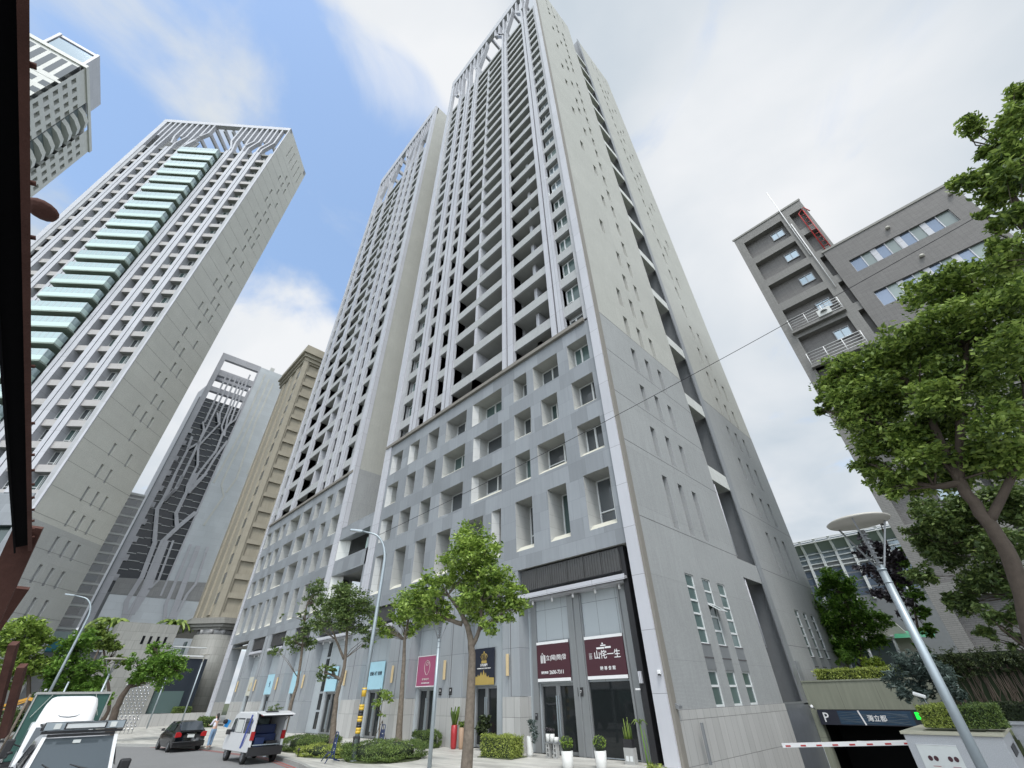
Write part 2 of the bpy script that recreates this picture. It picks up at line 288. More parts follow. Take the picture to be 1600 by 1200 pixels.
    def build(s, name, mats, parent=None, label=None, kind=None, loc=None, rot=None, bevel=0, subd=0):
        if name in SPLIT and parent is not None and len(s.f) > 1: return s.build_split(name, mats, parent, label, kind, loc, rot, bevel, subd)
        me = bpy.data.meshes.new(name); me.from_pydata(s.v, [], s.f)
        for k in ([mats] if isinstance(mats, str) else mats): me.materials.append(M[k])
        me.polygons.foreach_set('material_index', s.m); me.polygons.foreach_set('use_smooth', s.sm); me.update()
        o = bpy.data.objects.new(name, me); COL.objects.link(o)
        if parent: o.parent = parent
        if label: o['label'] = label
        if kind: o['kind'] = kind
        if loc: o.location = loc
        if rot: o.rotation_euler = rot
        if bevel:
            b = o.modifiers.new('bevel', 'BEVEL'); b.width = bevel; b.segments = 2; b.limit_method = 'ANGLE'; b.angle_limit = math.radians(35)
        if subd:
            b = o.modifiers.new('sub', 'SUBSURF'); b.levels = subd; b.render_levels = subd
        return o
def tag(o, label, cat, group=None, kind=None):
    o['label'] = label; o['category'] = cat
    if group: o['group'] = group
    if kind: o['kind'] = kind
    return o
def thing(name, label, cat, loc=(0, 0, 0), rz=0, group=None):
    o = bpy.data.objects.new(name, None); COL.objects.link(o); o.location = loc; o.rotation_euler = (0, 0, rz); o.empty_display_size = .3
    return tag(o, label, cat, group)
def copy_tree(o, parent=None):
    c = o.copy(); COL.objects.link(c)
    if parent: c.parent = parent
    for ch in list(o.children): copy_tree(ch, c)
    return c
def struct(mb, name, mats, label):
    o = mb.build(name, mats); o['kind'] = 'structure'; o['label'] = label; return o
# ------------------------------------------------------------------ ground
mb = MB(); mb.grid([-900,.03,7.05,900],[-900,0,20.6,900],[(.03,7.05,0,20.6)],lambda u,v:(u,v,-.16)); struct(mb, 'ground', 'ground soil', 'open ground under the district')
mb = MB(); mb.grid([-320,.04,7.0,60],[-60,0,3.6],[(.04,7.0,0,3.6),(-320,.04,0,3.6)],lambda u,v:(u,v,-.12)); struct(mb, 'road', 'asphalt', 'grey asphalt street in front of the towers')
kerb = [(0.55,-8.9),(-12.1,-8.45),(-13.4,-8.15),(-16.8,-7.7),(-19.2,-7.5),(-25,-8.05),(-27,-8.3),(-32,-9.9),(-36,-11.8),(-42,-12.9),(-60,-14.6),(-110,-18)]
mb = MB(); pl = kerb+[(-110,60),(-62.3,60),(-62.3,0.6),(0.04,0.6),(.04,0),(.55,-.02)]
mb.prism(pl, -.16, 0.0); struct(mb, 'plaza pavement', 'pale paving', 'pale stone forecourt in front of the shops')
mb = MB()
for a, b in zip(kerb, kerb[1:]):
    a = Vector((*a, 0)); b = Vector((*b, 0)); n = Vector((-(b-a).y, (b-a).x, 0)).normalized()
    if n.y > 0: n = -n
    mb.prism([tuple((a+n*.004).xy), tuple((b+n*.004).xy), tuple((b+n*.19).xy), tuple((a+n*.19).xy)], -.16, .012)
struct(mb, 'kerb', 'kerb stone', 'grey stone kerb along the forecourt')
mb = MB()
for a, b in zip(kerb[1:8], kerb[2:8]):
    a = Vector((*a, 0)); b = Vector((*b, 0)); mb.quad((a.x, a.y-.42, -.112), (b.x, b.y-.42, -.112), (b.x, b.y-.34, -.112), (a.x, a.y-.34, -.112)); mb.quad((a.x, a.y-.62, -.112), (b.x, b.y-.62, -.112), (b.x, b.y-.56, -.112), (a.x, a.y-.56, -.112))
struct(mb, 'red road line', 'road red', 'faded red no stopping line beside the kerb')
mb = MB()
for x in range(-70, 20, 8): mb.quad((x, -14.05, -.112), (x+3, -14.05, -.112), (x+3, -13.93, -.112), (x, -13.93, -.112))
struct(mb, 'road centre dashes', 'road yellow', 'yellow dashes along the middle of the street')
mb = MB(); mb.box(.07, 60, 20.7, 60, -.5, 2.0); mb.box(7.15,60,16.91,20.69,-.5,1.99); mb.box(.07,7.14,16.91,20.69,1.45,1.98); mb.box(9.25, 60, 4.1, 16.9, -.3, .95); mb.box(7.15, 9.25, 3.0, 16.9, -.3, .95); struct(mb, 'garden terrace', 'ground soil', 'raised planted terrace beside the tower')
# car park ramp going down beside the tower
mb = MB(); mb.quad((.02,0,-.125),(7.05,0,-.125),(7.05,21,-3.9),(.02,21,-3.9)); struct(mb, 'car park ramp', 'ramp concrete', 'dark concrete ramp down to the underground car park')

# ------------------------------------------------------------------ the twin towers
def tower(T, mir, side_full):
    X = (lambda x: -62.1-x) if mir else (lambda x: x)
    DP = .004
    r1 = [(-26,-24),(-22.8,-21.1),(-19.7,-17.95),(-16.85,-14),(-13.2,-9.6),(-8.25,-6.84),(-6.15,-3.75),(-2.8,-1.06)]
    r2 = [(-26,-24),(-22.57,-21.1),(-19.7,-18),(-16.9,-13.96),(-12.9,-9.6),(-8.25,-6.57),(-5.55,-4.09),(-2.8,-1.06)]
    r3 = [(-26,-24),(-22.87,-21.13),(-19.74,-18.2),(-16.9,-13.96),(-12.9,-9.6),(-8.23,-6.83),(-6.15,-3.8),(-2.78,-1.04)]
    r4 = [(-25.95,-24.1),(-22.78,-21.08),(-19.7,-18.25),(-16.85,-15.14),(-13.4,-11.5),(-10.6,-9.66),(-8.3,-6.82),(-5.52,-4.05),(-2.76,-1.02)]
    rows = [(r1, 20.1, 22.24), (r2, 16.82, 18.93), (r3, 13.5, 15.6), (r4, 9.2, 12.3)]
    wall = MB(); holes = []; us = [-26.4, -1.1+.46]; vs = [8.15, 23.45]
    us = [-26.4, -.66]
    for r, a, b in rows:
        vs += [a, b]
        for h in r: us += [h[0], h[1]]; holes.append((h[0], h[1], a, b))
    wall.grid(us, vs, holes, lambda u, v: (X(u), 0, v))
    # underside of the podium over the shops
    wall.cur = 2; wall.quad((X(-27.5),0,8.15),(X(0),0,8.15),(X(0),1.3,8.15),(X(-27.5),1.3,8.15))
    wins = []
    for ri, (r, a, b) in enumerate(rows):
        for ci, (x0, x1) in enumerate(r):
            dep = 1.15 if ri < 3 else 1.4
            if x1-x0 > 2.6: dep = 1.3
            if ci == len(r)-1: dep = .9 if ri < 3 else 1.25
            canted = (ci in (0, 4) and ri < 3) or (ri == 0 and ci == 1) or (ri == 3 and ci in (0, 5))
            cream = (ci in (4, 5, 6, 7) and not (ri == 1 and ci == 4)) or (ri == 3) or (ri == 0 and ci == 1) or (ri == 1 and ci in (0, 3))
            sh = .34 if cream else 0.02
            wall.cur = 1
            if canted:
                c = x0+.32
                wall.quad((X(x0),0,a),(X(x0),0,b),(X(c),.42,b),(X(c),.42,a)); wall.quad((X(c),.42,a),(X(c),.42,b),(X(c),dep,b),(X(c),dep,a)); xa = c
            else:
                wall.quad((X(x0),0,a),(X(x0),0,b),(X(x0),dep,b),(X(x0),dep,a)); xa = x0
            wall.quad((X(x1),0,a),(X(x1),0,b),(X(x1),dep,b),(X(x1),dep,a))
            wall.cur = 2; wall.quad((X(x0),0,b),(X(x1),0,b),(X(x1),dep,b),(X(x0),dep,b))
            wall.cur = 3 if cream else 1
            wall.quad((X(x0),0,a),(X(x1),0,a),(X(x1),sh*1.0+.05,a+sh),(X(x0),sh*1.0+.05,a+sh)); wall.quad((X(x0),sh+.05,a+sh),(X(x1),sh+.05,a+sh),(X(x1),dep,a+sh),(X(x0),dep,a+sh))
            wins.append((xa, x1, dep, a+sh, b, (ri+ci) % 3))
    wall.build('podium_wall', ['podium stone', 'reveal stone', 'soffit', 'sill cream'], T)
    def window(x0, x1, y, z0, z1, sp=.38, gm='window glass', name='window', fw=.07, sash=False):
        f = MB(); d = .06
        f.box(X(x0), X(x0+fw), y-d, y+.04, z0, z1); f.box(X(x1-fw), X(x1), y-d, y+.04, z0, z1)
        f.box(X(x0+fw), X(x1-fw), y-d, y+.04, z0, z0+fw); f.box(X(x0+fw), X(x1-fw), y-d, y+.04, z1-fw, z1)
        s = x0+(x1-x0)*sp; f.box(X(s-fw*.8), X(s+fw*.8), y-d-.02, y+.04, z0+fw, z1-fw)
        if sash: f.box(X(x0+fw), X(s-fw*.8), y-d-.012, y+.03, z0+(z1-z0)*.30, z0+(z1-z0)*.30+fw*.9)
        o = f.build(name, 'white frame', T)
        p = MB(); p.quad((X(x0),y,z0),(X(x1),y,z0),(X(x1),y,z1),(X(x0),y,z1)); p.build('pane', gm, o); return o
    for i, (a, b, dep, z0, z1, k) in enumerate(wins): window(a, b, dep, z0, z1, (.42, .36, .6)[k], ['window glass', 'green glass', 'window glass'][k], sash=(i % 2 == 0))
    # corner pilasters and edge strips
    cp = MB()
    cp.box(X(-27.5), X(-26.4), -.12, .5, 8.15, 127.3); cp.build('corner_pilaster', 'pilaster stone', T)
    cp = MB(); cp.box(X(-.64), X(-.02), -.14, .5, 0, 127.3); cp.build('corner_pilaster', 'pilaster stone', T)
    cp = MB(); cp.prism([(X(-.02), -.05), (X(.10), -.05), (X(.10), .30), (X(-.02), .30)] if not mir else [(X(.10), -.05), (X(-.02), -.05), (X(-.02), .30), (X(.10), .30)], 0, 127.3); cp.cur = 1; cp.box(X(-1.06), X(-.66), .03, .5, 23.7, 107); cp.box(X(-26.38), X(-25.6), .05, .5, 23.7, 107)
    cp.build('edge_strip', ['cornice brown', 'ashlar grey'], T)
    cp = MB(); cp.box(X(-27.35), X(-1.0), -.22, 0, 23.42, 23.72); cp.build('cornice', 'cornice brown', T)
    # paired fins
    for i, (a, b) in enumerate(((-23.39,-22.19),(-20.81,-19.38),(-17.91,-16.74),(-9.45,-8.14),(-3.97,-2.73))):
        f = MB(); w = (b-a); f.box(X(a), X(a+w*.40), -.08, 1.2, 23.72, 107.4); f.box(X(a+w*.52), X(b), -.08, 1.2, 23.72, 107.4)
        f.cur = 1; f.box(X(a+w*.40), X(a+w*.52), .1, 1.2, 23.72, 107.4)
        f.build('fin_pair', ['fin stone', 'groove'], T)
    # bays between the fins: (x0, x1, depth of back wall, divider)
    bays = [(-25.6,-23.39,.75,None,'w'),(-22.19,-20.81,1.3,None,'d'),(-19.38,-17.91,1.3,None,'d'),(-16.74,-9.45,1.75,(-13.66,-13.28),'b'),(-8.14,-3.97,1.75,(-6.1,-5.75),'b'),(-2.73,-1.06,.55,None,'w')]
    bw = MB()
    for (x0, x1, dp, dv, k) in bays:
        bw.cur = 0; bw.box(X(x0), X(x1), dp+.1, dp+.3, 23.72, 107.2)
        bw.box(X(x0-.25), X(x0), .3, dp+.3, 23.72, 107.2); bw.box(X(x1), X(x1+.25), .3, dp+.3, 23.72, 107.2)
    bw.box(X(-27.3), X(-.3), 1.2+.9, 2.4, 8.2, 107.2)
    bw.build('bay_wall', 'ashlar grey', T)
    sp_obj = []; late = MB(); latew = MB(); latew2 = MB(); nb = 0; nw = len(wins)
    for k in range(26):
        zb = 25.2+3.25*k; zt = zb+1.0; top = zb+3.25
        for bi, (x0, x1, dp, dv, kd) in enumerate(bays):
            ind = nb < 92 and k < 16
            q = MB() if ind else late
            q.cur = 0; q.box(X(x0), X(x1), .12, .30, zb, zt)
            q.cur = 1; q.box(X(x0), X(x1), .30, dp+.1, zb+.012, zb+.22)
            if dv and k < 25:
                q.cur = 2
                if bi == 3: q.box(X(dv[0]), X(dv[1]), .10+.04, dp+.1, zt-3.25, zb)
                else: q.box(X(dv[0]), X(dv[1]), .75, dp+.1, zt-3.25, zb)
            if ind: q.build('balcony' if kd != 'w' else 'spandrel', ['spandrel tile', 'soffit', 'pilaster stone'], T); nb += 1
            # windows standing above this parapet's slab (lowest storey sits on the cornice)
            z0 = (zb+.24 if k >= 0 else 23.8); z1 = zb+3.25
            segs = [(x0, x1)] if not dv else [(x0, dv[0]), (dv[1], x1)]
            if k == 25: continue
            for (a, b) in segs:
                if kd == 'd': a2, b2 = a+.15, b-.1
                else: a2, b2 = a+.12, b-.12
                if kd == 'w': zz0, zz1 = zb+.98, z1-.12
                else: zz0, zz1 = zb+.30, z1-.25
                lowk = (k < 5)
                if lowk and nw < 97:
                    window(a2, b2, dp+.08, zz0, zz1, .40, 'green glass' if kd == 'w' else 'window glass', sash=(kd == 'w')); nw += 1
                else:
                    L_ = latew; y = dp+.04
                    L_.box(X(a2), X(a2+.07), y-.06, y, zz0, zz1); L_.box(X(b2-.07), X(b2), y-.06, y, zz0, zz1); L_.box(X(a2+.07), X(b2-.07), y-.06, y, zz1-.07, zz1); L_.box(X(a2+.07), X(b2-.07), y-.06, y, zz0, zz0+.07)
                    s = a2+(b2-a2)*.4; L_.box(X(s-.05), X(s+.05), y-.07, y, zz0+.07, zz1-.07)
                    if kd == 'w': L_.box(X(a2+.07), X(s-.05), y-.07, y, zz0+.55, zz0+.62)
                    latew2.cur = 1 if (kd == 'w' and (k*7+bi) % 3) else (0 if (k*5+bi) % 4 else 2); latew2.quad((X(a2), y-.02, zz0), (X(b2), y-.02, zz0), (X(b2), y-.02, zz1), (X(a2), y-.02, zz1))
    # storey right above the cornice
    for (x0, x1, dp, dv, kd) in bays:
        for (a, b) in ([(x0, x1)] if not dv else [(x0, dv[0]), (dv[1], x1)]): window(a+.12, b-.12, dp+.08, 23.8, 24.95, .4, 'window glass') if nw < 99 else None; nw += 1
        if dv: late.cur = 2; late.box(X(dv[0]), X(dv[1]), (.14 if x0 < -10 else .75), dp+.1, 23.72, 25.2)
    late.build('upper_balconies', ['spandrel tile', 'soffit', 'pilaster stone'], T, kind='stuff'); lw = latew.build('upper_windows', 'white frame', T, kind='stuff'); latew2.build('upper_panes', ['window glass', 'mirror glass', 'curtain'], lw, kind='stuff')
    # crown: open frame with branching slats
    def slat(pts, w=.42, d=.75, y=.0):
        q = MB()
        for a, b in zip(pts, pts[1:]):
            dx = w/2
            q.prism([(X(a[0]-dx), a[1]), (X(a[0]+dx), a[1]), (X(b[0]+dx), b[1]), (X(b[0]-dx), b[1])], y-.06, y+d, axis='y')
        return q.build('crown_slat', 'fin stone', T)
    for pts in ([(-3.74,107.4),(-3.74,112.3),(-5.15,117),(-4.93,124)], [(-3.0,107.4),(-3.0,112.2),(-2.1,118),(-2.1,124)], [(-3.55,114),(-3.55,124)], [(-6.2,124),(-6.2,121),(-7.48,116),(-8.42,112.5),(-8.42,107.4)], [(-7.5,124),(-7.5,117.8)],
                [(-9.2,107.4),(-9.2,114),(-11.3,119.5)], [(-8.93,113),(-8.93,124)], [(-10.29,124),(-10.29,116.5),(-9.2,113.5)], [(-11.6,119.5),(-11.6,124)],
                [(-14.62,124),(-14.62,121.3),(-16.0,116.2),(-17.0,113.2),(-17.0,107.4)], [(-16.09,124),(-16.09,117.2)], [(-17.44,124),(-17.44,113.5)], [(-17.6,107.4),(-17.6,113.6),(-18.86,118.2),(-18.86,124)],
                [(-20.18,124),(-20.18,117),(-19.9,113),(-19.7,107.4)], [(-20.55,107.4),(-20.55,113.5),(-21.77,118),(-21.77,124)], [(-22.6,107.4),(-22.6,113),(-22.94,118),(-22.94,124)], [(-23.2,107.4),(-23.2,112),(-24.3,116),(-24.3,124)], [(-25.6,124),(-25.6,116),(-24.3,113)]): slat(pts)
    cr = MB(); cr.box(X(-27.5), X(0), -.16, .75, 123.9, 127.42); cr.box(X(-27.5), X(-.3), 11.4, 12.1, 123.9, 127.4)
    for x in (-4.2, -7.2, -10.6, -13.9, -17.2, -20.5, -23.9): cr.box(X(x), X(x+.45), .75, 11.4, 124.6, 125.9)
    cr.box(X(-26.5), X(-1), 5.6, 6.0, 124.9, 125.7); cr.build('crown_frame', 'pilaster stone', T)
    cr = MB(); cr.box(X(-27.3), X(-.3), .3, 28, 106.9, 107.3); cr.cur = 1; cr.box(X(-27.3), X(-14.9), 6.2, 6.5, 107.3, 122.0); cr.box(X(-6.5), X(-1.5), 8, 8.3, 107.3, 118); cr.build('roof', ['soffit', 'grey tile'], T)
    # back and side walls
    bk = MB(); bk.box(X(-27.5)+(0 if not mir else .06), X(-27.3)+(0 if not mir else .06), .5, 27.79, 8.15, 106.8) if not mir else None; bk.box(X(-27.3), X(-.2), 27.8, 28, 0, 107.3); bk.build('rear_wall', 'grey tile', T)
    return window

TA = thing('apartment_tower', 'tallest grey apartment tower in the middle, with deep-set podium windows and an open lattice crown', 'apartment tower', group='twin grey towers')
tower(TA, False, True)
# flank of the near tower: two tiled wings with slit windows and a bridged slot between them
ZC = 24.0; PK = 3.375
sl = {}
def S(k, *c): sl[k] = c
for k in (-3,-2,-1,0,1,2): S(k, 0, 1, 2, 3, 4, 5)
for k, c in {3:(1,2,3,4),4:(1,2,3,4),5:(0,2,3),6:(2,3),7:(1,2,3,4),8:(2,3),9:(1,2,3,4),10:(0,2,3,5),11:(2,3),12:(1,2,3,4),13:(0,2,3,5),14:(1,2,3,4),15:(1,2,3,4),16:(0,2,3,5),17:(1,2,3,4),18:(0,2,3,5),19:(1,3,4),20:(1,2,3,4),21:(0,2,3,5),22:(2,3),23:(1,2,3,4),24:(0,2,3,5),25:(1,2,3,4),26:(1,2,3,4),27:(0,3,5),28:(0,1)}.items(): sl[k] = c
YC = [(4.1,4.7),(6.0,6.6),(7.86,8.46),(20.62,21.22),(22.52,23.12),(24.42,25.02)]
holes = []
for k, cs in sl.items():
    zt = 22.84+PK*k; h = 2.12 if k > -3 else 3.15
    for c in cs: holes.append((YC[c][0], YC[c][1], zt-h, zt))
for y0 in (4.0,5.9,7.8,9.7,20.4,22.3,24.2,26.0): holes.append((y0, y0+.32, 118.2, 123.8))
low = []
for cy in ((3.95,4.9),(5.87,6.87),(7.78,8.78)): low.append((*cy, 4.1, 7.22)); low.append((*cy, 1.06, 3.02))
for cy in ((20.6,21.45),(22.5,23.35),(24.4,25.3)): low.append((*cy, 4.1, 7.05)); low.append((*cy, 1.06, 3.02))
def wing(name, y0, y1, zmax):
    for z0, z1, mat in ((1.66, ZC, 'grey tile'), (ZC, zmax, 'beige tile')):
        hs = [h for h in holes+low if y0 < h[0] < y1 and h[3] > z0 and h[2] < z1]
        q = MB(); q.grid([y0, y1]+[v for h in hs for v in h[:2]], [z0, z1]+[min(max(v, z0), z1) for h in hs for v in h[2:]], hs, lambda u, v: (0, u, v))
        for (a, b, c, d) in hs:
            dd = -.30 if (a, b, c, d) not in low else -.13
            for P in (((0,a,c),(0,a,d),(dd,a,d),(dd,a,c)), ((0,b,c),(0,b,d),(dd,b,d),(dd,b,c)), ((0,a,d),(0,b,d),(dd,b,d),(dd,a,d)), ((0,a,c),(0,b,c),(dd,b,c),(dd,a,c))): q.quad(*P)
        q.build(name, mat, TA)
wing('side_wall', .30, 12.3, 127.4); wing('side_wall', 16.0, 28.0, 127.8)
so_ = MB(); so_.grid([.12, 12.3], [-4, 1.66], [], lambda u, v: (.05, u, v)); so_.quad((.05,.12,1.66),(.05,12.3,1.66),(0,12.3,1.66),(0,.12,1.66)); so_.box(-.05,.05,.02,.12,0,1.7); so_.build('stone_base', 'base stone', TA)
# slit panes: the hundred nearest as parts, the rest together
hh = sorted(holes, key=lambda h: (h[0]+18)**2+(h[2])**2); rest = MB()
for i, h in enumerate(hh):
    q = MB() if i < 95 else rest
    q.quad((-.29,h[0],h[2]),(-.29,h[1],h[2]),(-.29,h[1],h[3]),(-.29,h[0],h[3]))
    if i < 95: q.build('slit_window', 'ashlar grey', TA)
rest.build('upper_slit_windows', 'ashlar grey', TA, kind='stuff')
# glazed strips of the lower flank
for n, (a, b, c, d) in enumerate(low):
    q = MB(); x = -.11; fw = .05
    q.box(x, x+.06, a, a+fw, c, d); q.box(x, x+.06, b-fw, b, c, d); q.box(x, x+.06, a+fw, b-fw, c, c+fw); q.box(x, x+.06, a+fw, b-fw, d-fw, d)
    ms = [6.6,5.98,5.38,4.74] if d > 5 else [2.44, 1.72]
    for z in ms: q.box(x, x+.065, a+fw, b-fw, z-.045, z+.045)
    fr = q.build('strip_window', 'white frame', TA)
    p = MB(); p.quad((x+.02,a,c),(x+.02,b,c),(x+.02,b,d),(x+.02,a,d)); p.build('pane', 'green glass', fr)
    if n == 2:
        q = MB(lambda P: (P[0], P[1], P[2])); c0 = Vector((x+.07, a+.02, 5.96)); e = Vector((.52, 0, -.34)); 
        for s_ in (0, b-a-.10): q.bar(c0+Vector((0, s_+.03, 0)), c0+e+Vector((0, s_+.03, 0)), .05, .04)
        q.bar(c0, c0+Vector((0, b-a-.04, 0)), .05, .04); q.bar(c0+e, c0+e+Vector((0, b-a-.04, 0)), .06, .045)
        o = q.build('open_sash', 'white frame', fr); p = MB(); p.quad(c0+Vector((.01,.04,0)), c0+Vector((.01,b-a-.08,0)), c0+e+Vector((-.01,b-a-.08,0)), c0+e+Vector((-.01,.04,0))); p.build('pane', 'green glass', fr)
q = MB()
for cy in ((3.95,4.9),(5.87,6.87),(7.78,8.78),(20.6,21.45),(22.5,23.35),(24.4,25.3)):
    q.cur = 0; q.box(0, .015, cy[0], cy[1], 3.56, 4.04); q.box(0, .015, cy[0], cy[1], 3.06, 3.50); q.cur = 1; q.box(0, .03, cy[0], cy[1], 3.50, 3.56); q.box(0, .03, cy[0], cy[1], 4.04, 4.09)
q.build('strip_panel', ['grey metal', 'groove'], TA)
q = MB()
for z, y0, y1 in ((9.42,.35,12.3),(9.3,16,28),(13.8,.35,12.3),(13.7,16,28),(17.2,.35,12.3),(20.6,.35,12.3),(24.0,.35,12.3),(24.0,16,28),(1.66,.3,12.3),(4.6,16,28)): q.box(-.01, .006, y0, y1, z-.012, z+.012)
q.build('wall_joint', 'groove', TA)
# slot between the wings
q = MB(); q.cur = 0; q.quad((-.0,12.3,1.5),(-.0,12.3,127.4),(-3.2,12.3,127.4),(-3.2,12.3,1.5)); q.quad((0,16.0,1.5),(0,16.0,127.8),(-3.2,16.0,127.8),(-3.2,16.0,1.5)); q.quad((-3.2,12.3,1.5),(-3.2,16,1.5),(-3.2,16,108),(-3.2,12.3,108))
q.box(-.05,.05,15.55,16.35,1.55,127.8)
q.quad((-3.2,12.3,108),(-3.2,16,108),(-3.2,16,127.4),(-3.2,12.3,127.4)); q.build('slot_wall', 'grey metal', TA)
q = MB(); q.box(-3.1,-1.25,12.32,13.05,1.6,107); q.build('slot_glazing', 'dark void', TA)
for k in range(16):
    q = MB(); zb = 8.15+6.72*k if k else 8.15; zt = zb+1.15
    q.box(-.9, -.02, 12.3, 15.55, zb, zt); q.build('slot_bridge', 'white tile' if k else 'grey tile', TA)
q = MB(); q.tube([(-.12,12.7,9.5),(-.12,12.7,14.6)], .05); q.tube([(-.12,12.75,4.3),(-.12,12.75,8.1)], .05); q.build('drain_pipe', 'pilaster stone', TA)
q = MB(); q.box(.0,.05,12.3,16.3,-5,1.62); q.build('granite_panel', 'dark granite', TA)
q = MB(); q.box(.02,.06,12.28,16.35,1.62,1.70); q.build('granite_coping', 'grey metal', TA)
q = MB(); q.box(-.0,.06,16.6,17.3,1.5,3.74); q.build('service_door', 'grey metal', TA)
q = MB(); q.box(-.03,.07,26,28.1,-1,.2); q.build('plinth', 'base stone', TA)

TB = thing('apartment_tower', 'second grey apartment tower left of the tallest one, its blank beige flank beside the gap', 'apartment tower', group='twin grey towers')
tower(TB, True, False)
q = MB()
for z0, z1, c in ((12, 24.0, 0), (24.0, 127.6, 1)):
    q.cur = c; q.quad((-34.6,.3,z0),(-34.6,28,z0),(-34.6,28,z1),(-34.6,.3,z1))
q.build('side_wall', ['grey tile', 'beige tile'], TB)
q = MB(); q.box(-34.62,-34.59,4.1,4.7,115.5,120.4); q.build('slit_window', 'groove', TB)
q = MB(); q.box(-35.3,-34.55,-.13,.5,8.15,127.4); q.build('corner_pilaster', 'pilaster stone', TB)

# link between the towers
TL = thing('link_building', 'low bridge of two stone beams closing the gap between the two towers, green glass behind', 'link building')
q = MB()
q.box(-34.55,-27.5,0,.9,15.62,16.9); q.box(-34.55,-27.5,0,.9,12.1,13.56); q.box(-34.55,-27.5,0,1.2,7.75,8.3); q.box(-28.05,-27.5,0,.9,8.3,15.62); q.box(-34.59,-34.55,0,.9,8.3,15.62); q.build('beam', 'podium stone', TL)
q = MB(); q.prism([(-34.55,0),(-33.7,.9),(-34.55,.9)],13.56,15.62); q.prism([(-34.55,0),(-33.7,.9),(-34.55,.9)],8.3,12.1); q.build('canted_jamb', 'white tile', TL)
q = MB(); q.box(-34.55,-27.5,.9,4,16.7,16.86); q.box(-34.55,-27.5,.9,4,12.2,12.4); q.box(-34.5,-27.5,3.4,3.6,8,16.8); q.build('terrace', 'soffit', TL)
q = MB(); q.quad((-30.4,1.0,13.6),(-28.3,1.0,13.6),(-28.3,1.0,15.2),(-30.4,1.0,15.2)); q.quad((-33.6,2.0,13.0),(-28.2,2.0,13.0),(-28.2,2.0,14.4),(-33.6,2.0,14.4)); q.build('glass_screen', 'balcony glass', TL)
q = MB()
for i in range(7): q.box(-32.4+i*.62, -32.3+i*.62, 2.3, 2.5, 8.3, 11.3)
q.box(-32.4,-28.5,2.3,2.5,11.2,11.35); q.build('screen_frame', 'white frame', TL)
q = MB(); q.quad((-32.4,2.45,8.3),(-28.5,2.45,8.3),(-28.5,2.45,11.2),(-32.4,2.45,11.2)); q.build('screen_glass', 'window glass', TL)
q = MB(); q.quad((-34.6,1.0,17),(-27.5,1.0,17),(-27.5,1.05,17.02),(-34.6,1.05,17.02)); q.build('coping', 'pilaster stone', TL)
# ------------------------------------------------------------------ lettering
def text_mesh(s, size, mat, name, parent, loc, rot=(math.pi/2, 0, 0), width=None, ext=.004, bold=0.0, align='CENTER'):
    c = bpy.data.curves.new('t', 'FONT'); c.body = s; c.size = size; c.extrude = ext; c.align_x = align; c.align_y = 'CENTER'; c.offset = bold; c.resolution_u = 2
    o = bpy.data.objects.new('t', c); COL.objects.link(o); bpy.context.view_layer.update()
    me = bpy.data.meshes.new_from_object(o.evaluated_get(bpy.context.evaluated_depsgraph_get())); bpy.data.objects.remove(o); bpy.data.curves.remove(c)
    r = bpy.data.objects.new(name, me); COL.objects.link(r); me.materials.clear(); me.materials.append(M[mat]); r.parent = parent; r.location = loc; r.rotation_euler = rot
    if width and len(me.vertices):
        xs = [v.co.x for v in me.vertices]; k = width/(max(xs)-min(xs)); r.scale = (k, 1, 1) if abs(k-1) < .6 else (k, k, 1)
    return r
# ------------------------------------------------------------------ shopfronts under the towers
Y0 = .8
def pier(T, a, b, light=True):
    q = MB(); q.cur = 1; q.box(a, b, .02, 1.2, 2.19, 8.15); q.cur = 2 if light else 1; q.box(a+.012, b-.012, 0.0, 1.19, 0, 2.18)
    q.cur = 3; q.box((a+b)/2-.012, (a+b)/2+.012, .004, .03, 2.19, 8.1); q.cur = 0; q.build('pier', ['podium stone', 'pilaster grey', 'base stone', 'groove'], T)
paneled('pilaster grey', (0.315, 0.335, 0.355), 1.3, 2.15, 0.010, 0.05, 0.42, jd=0.45, off=0.0, streak=0.18)
for T, a, b in ((TA,-9.56,-8.25),(TA,-15.3,-12.9),(TA,-21.5,-18.8),(TA,-27.7,-25.4),(TL,-36.6,-34.8),(TB,-42.9,-40.5),(TB,-48.9,-47.1),(TB,-54.5,-52.9),(TB,-62.1,-60.6)): pier(T, a, b, a > -30 or a < -45)
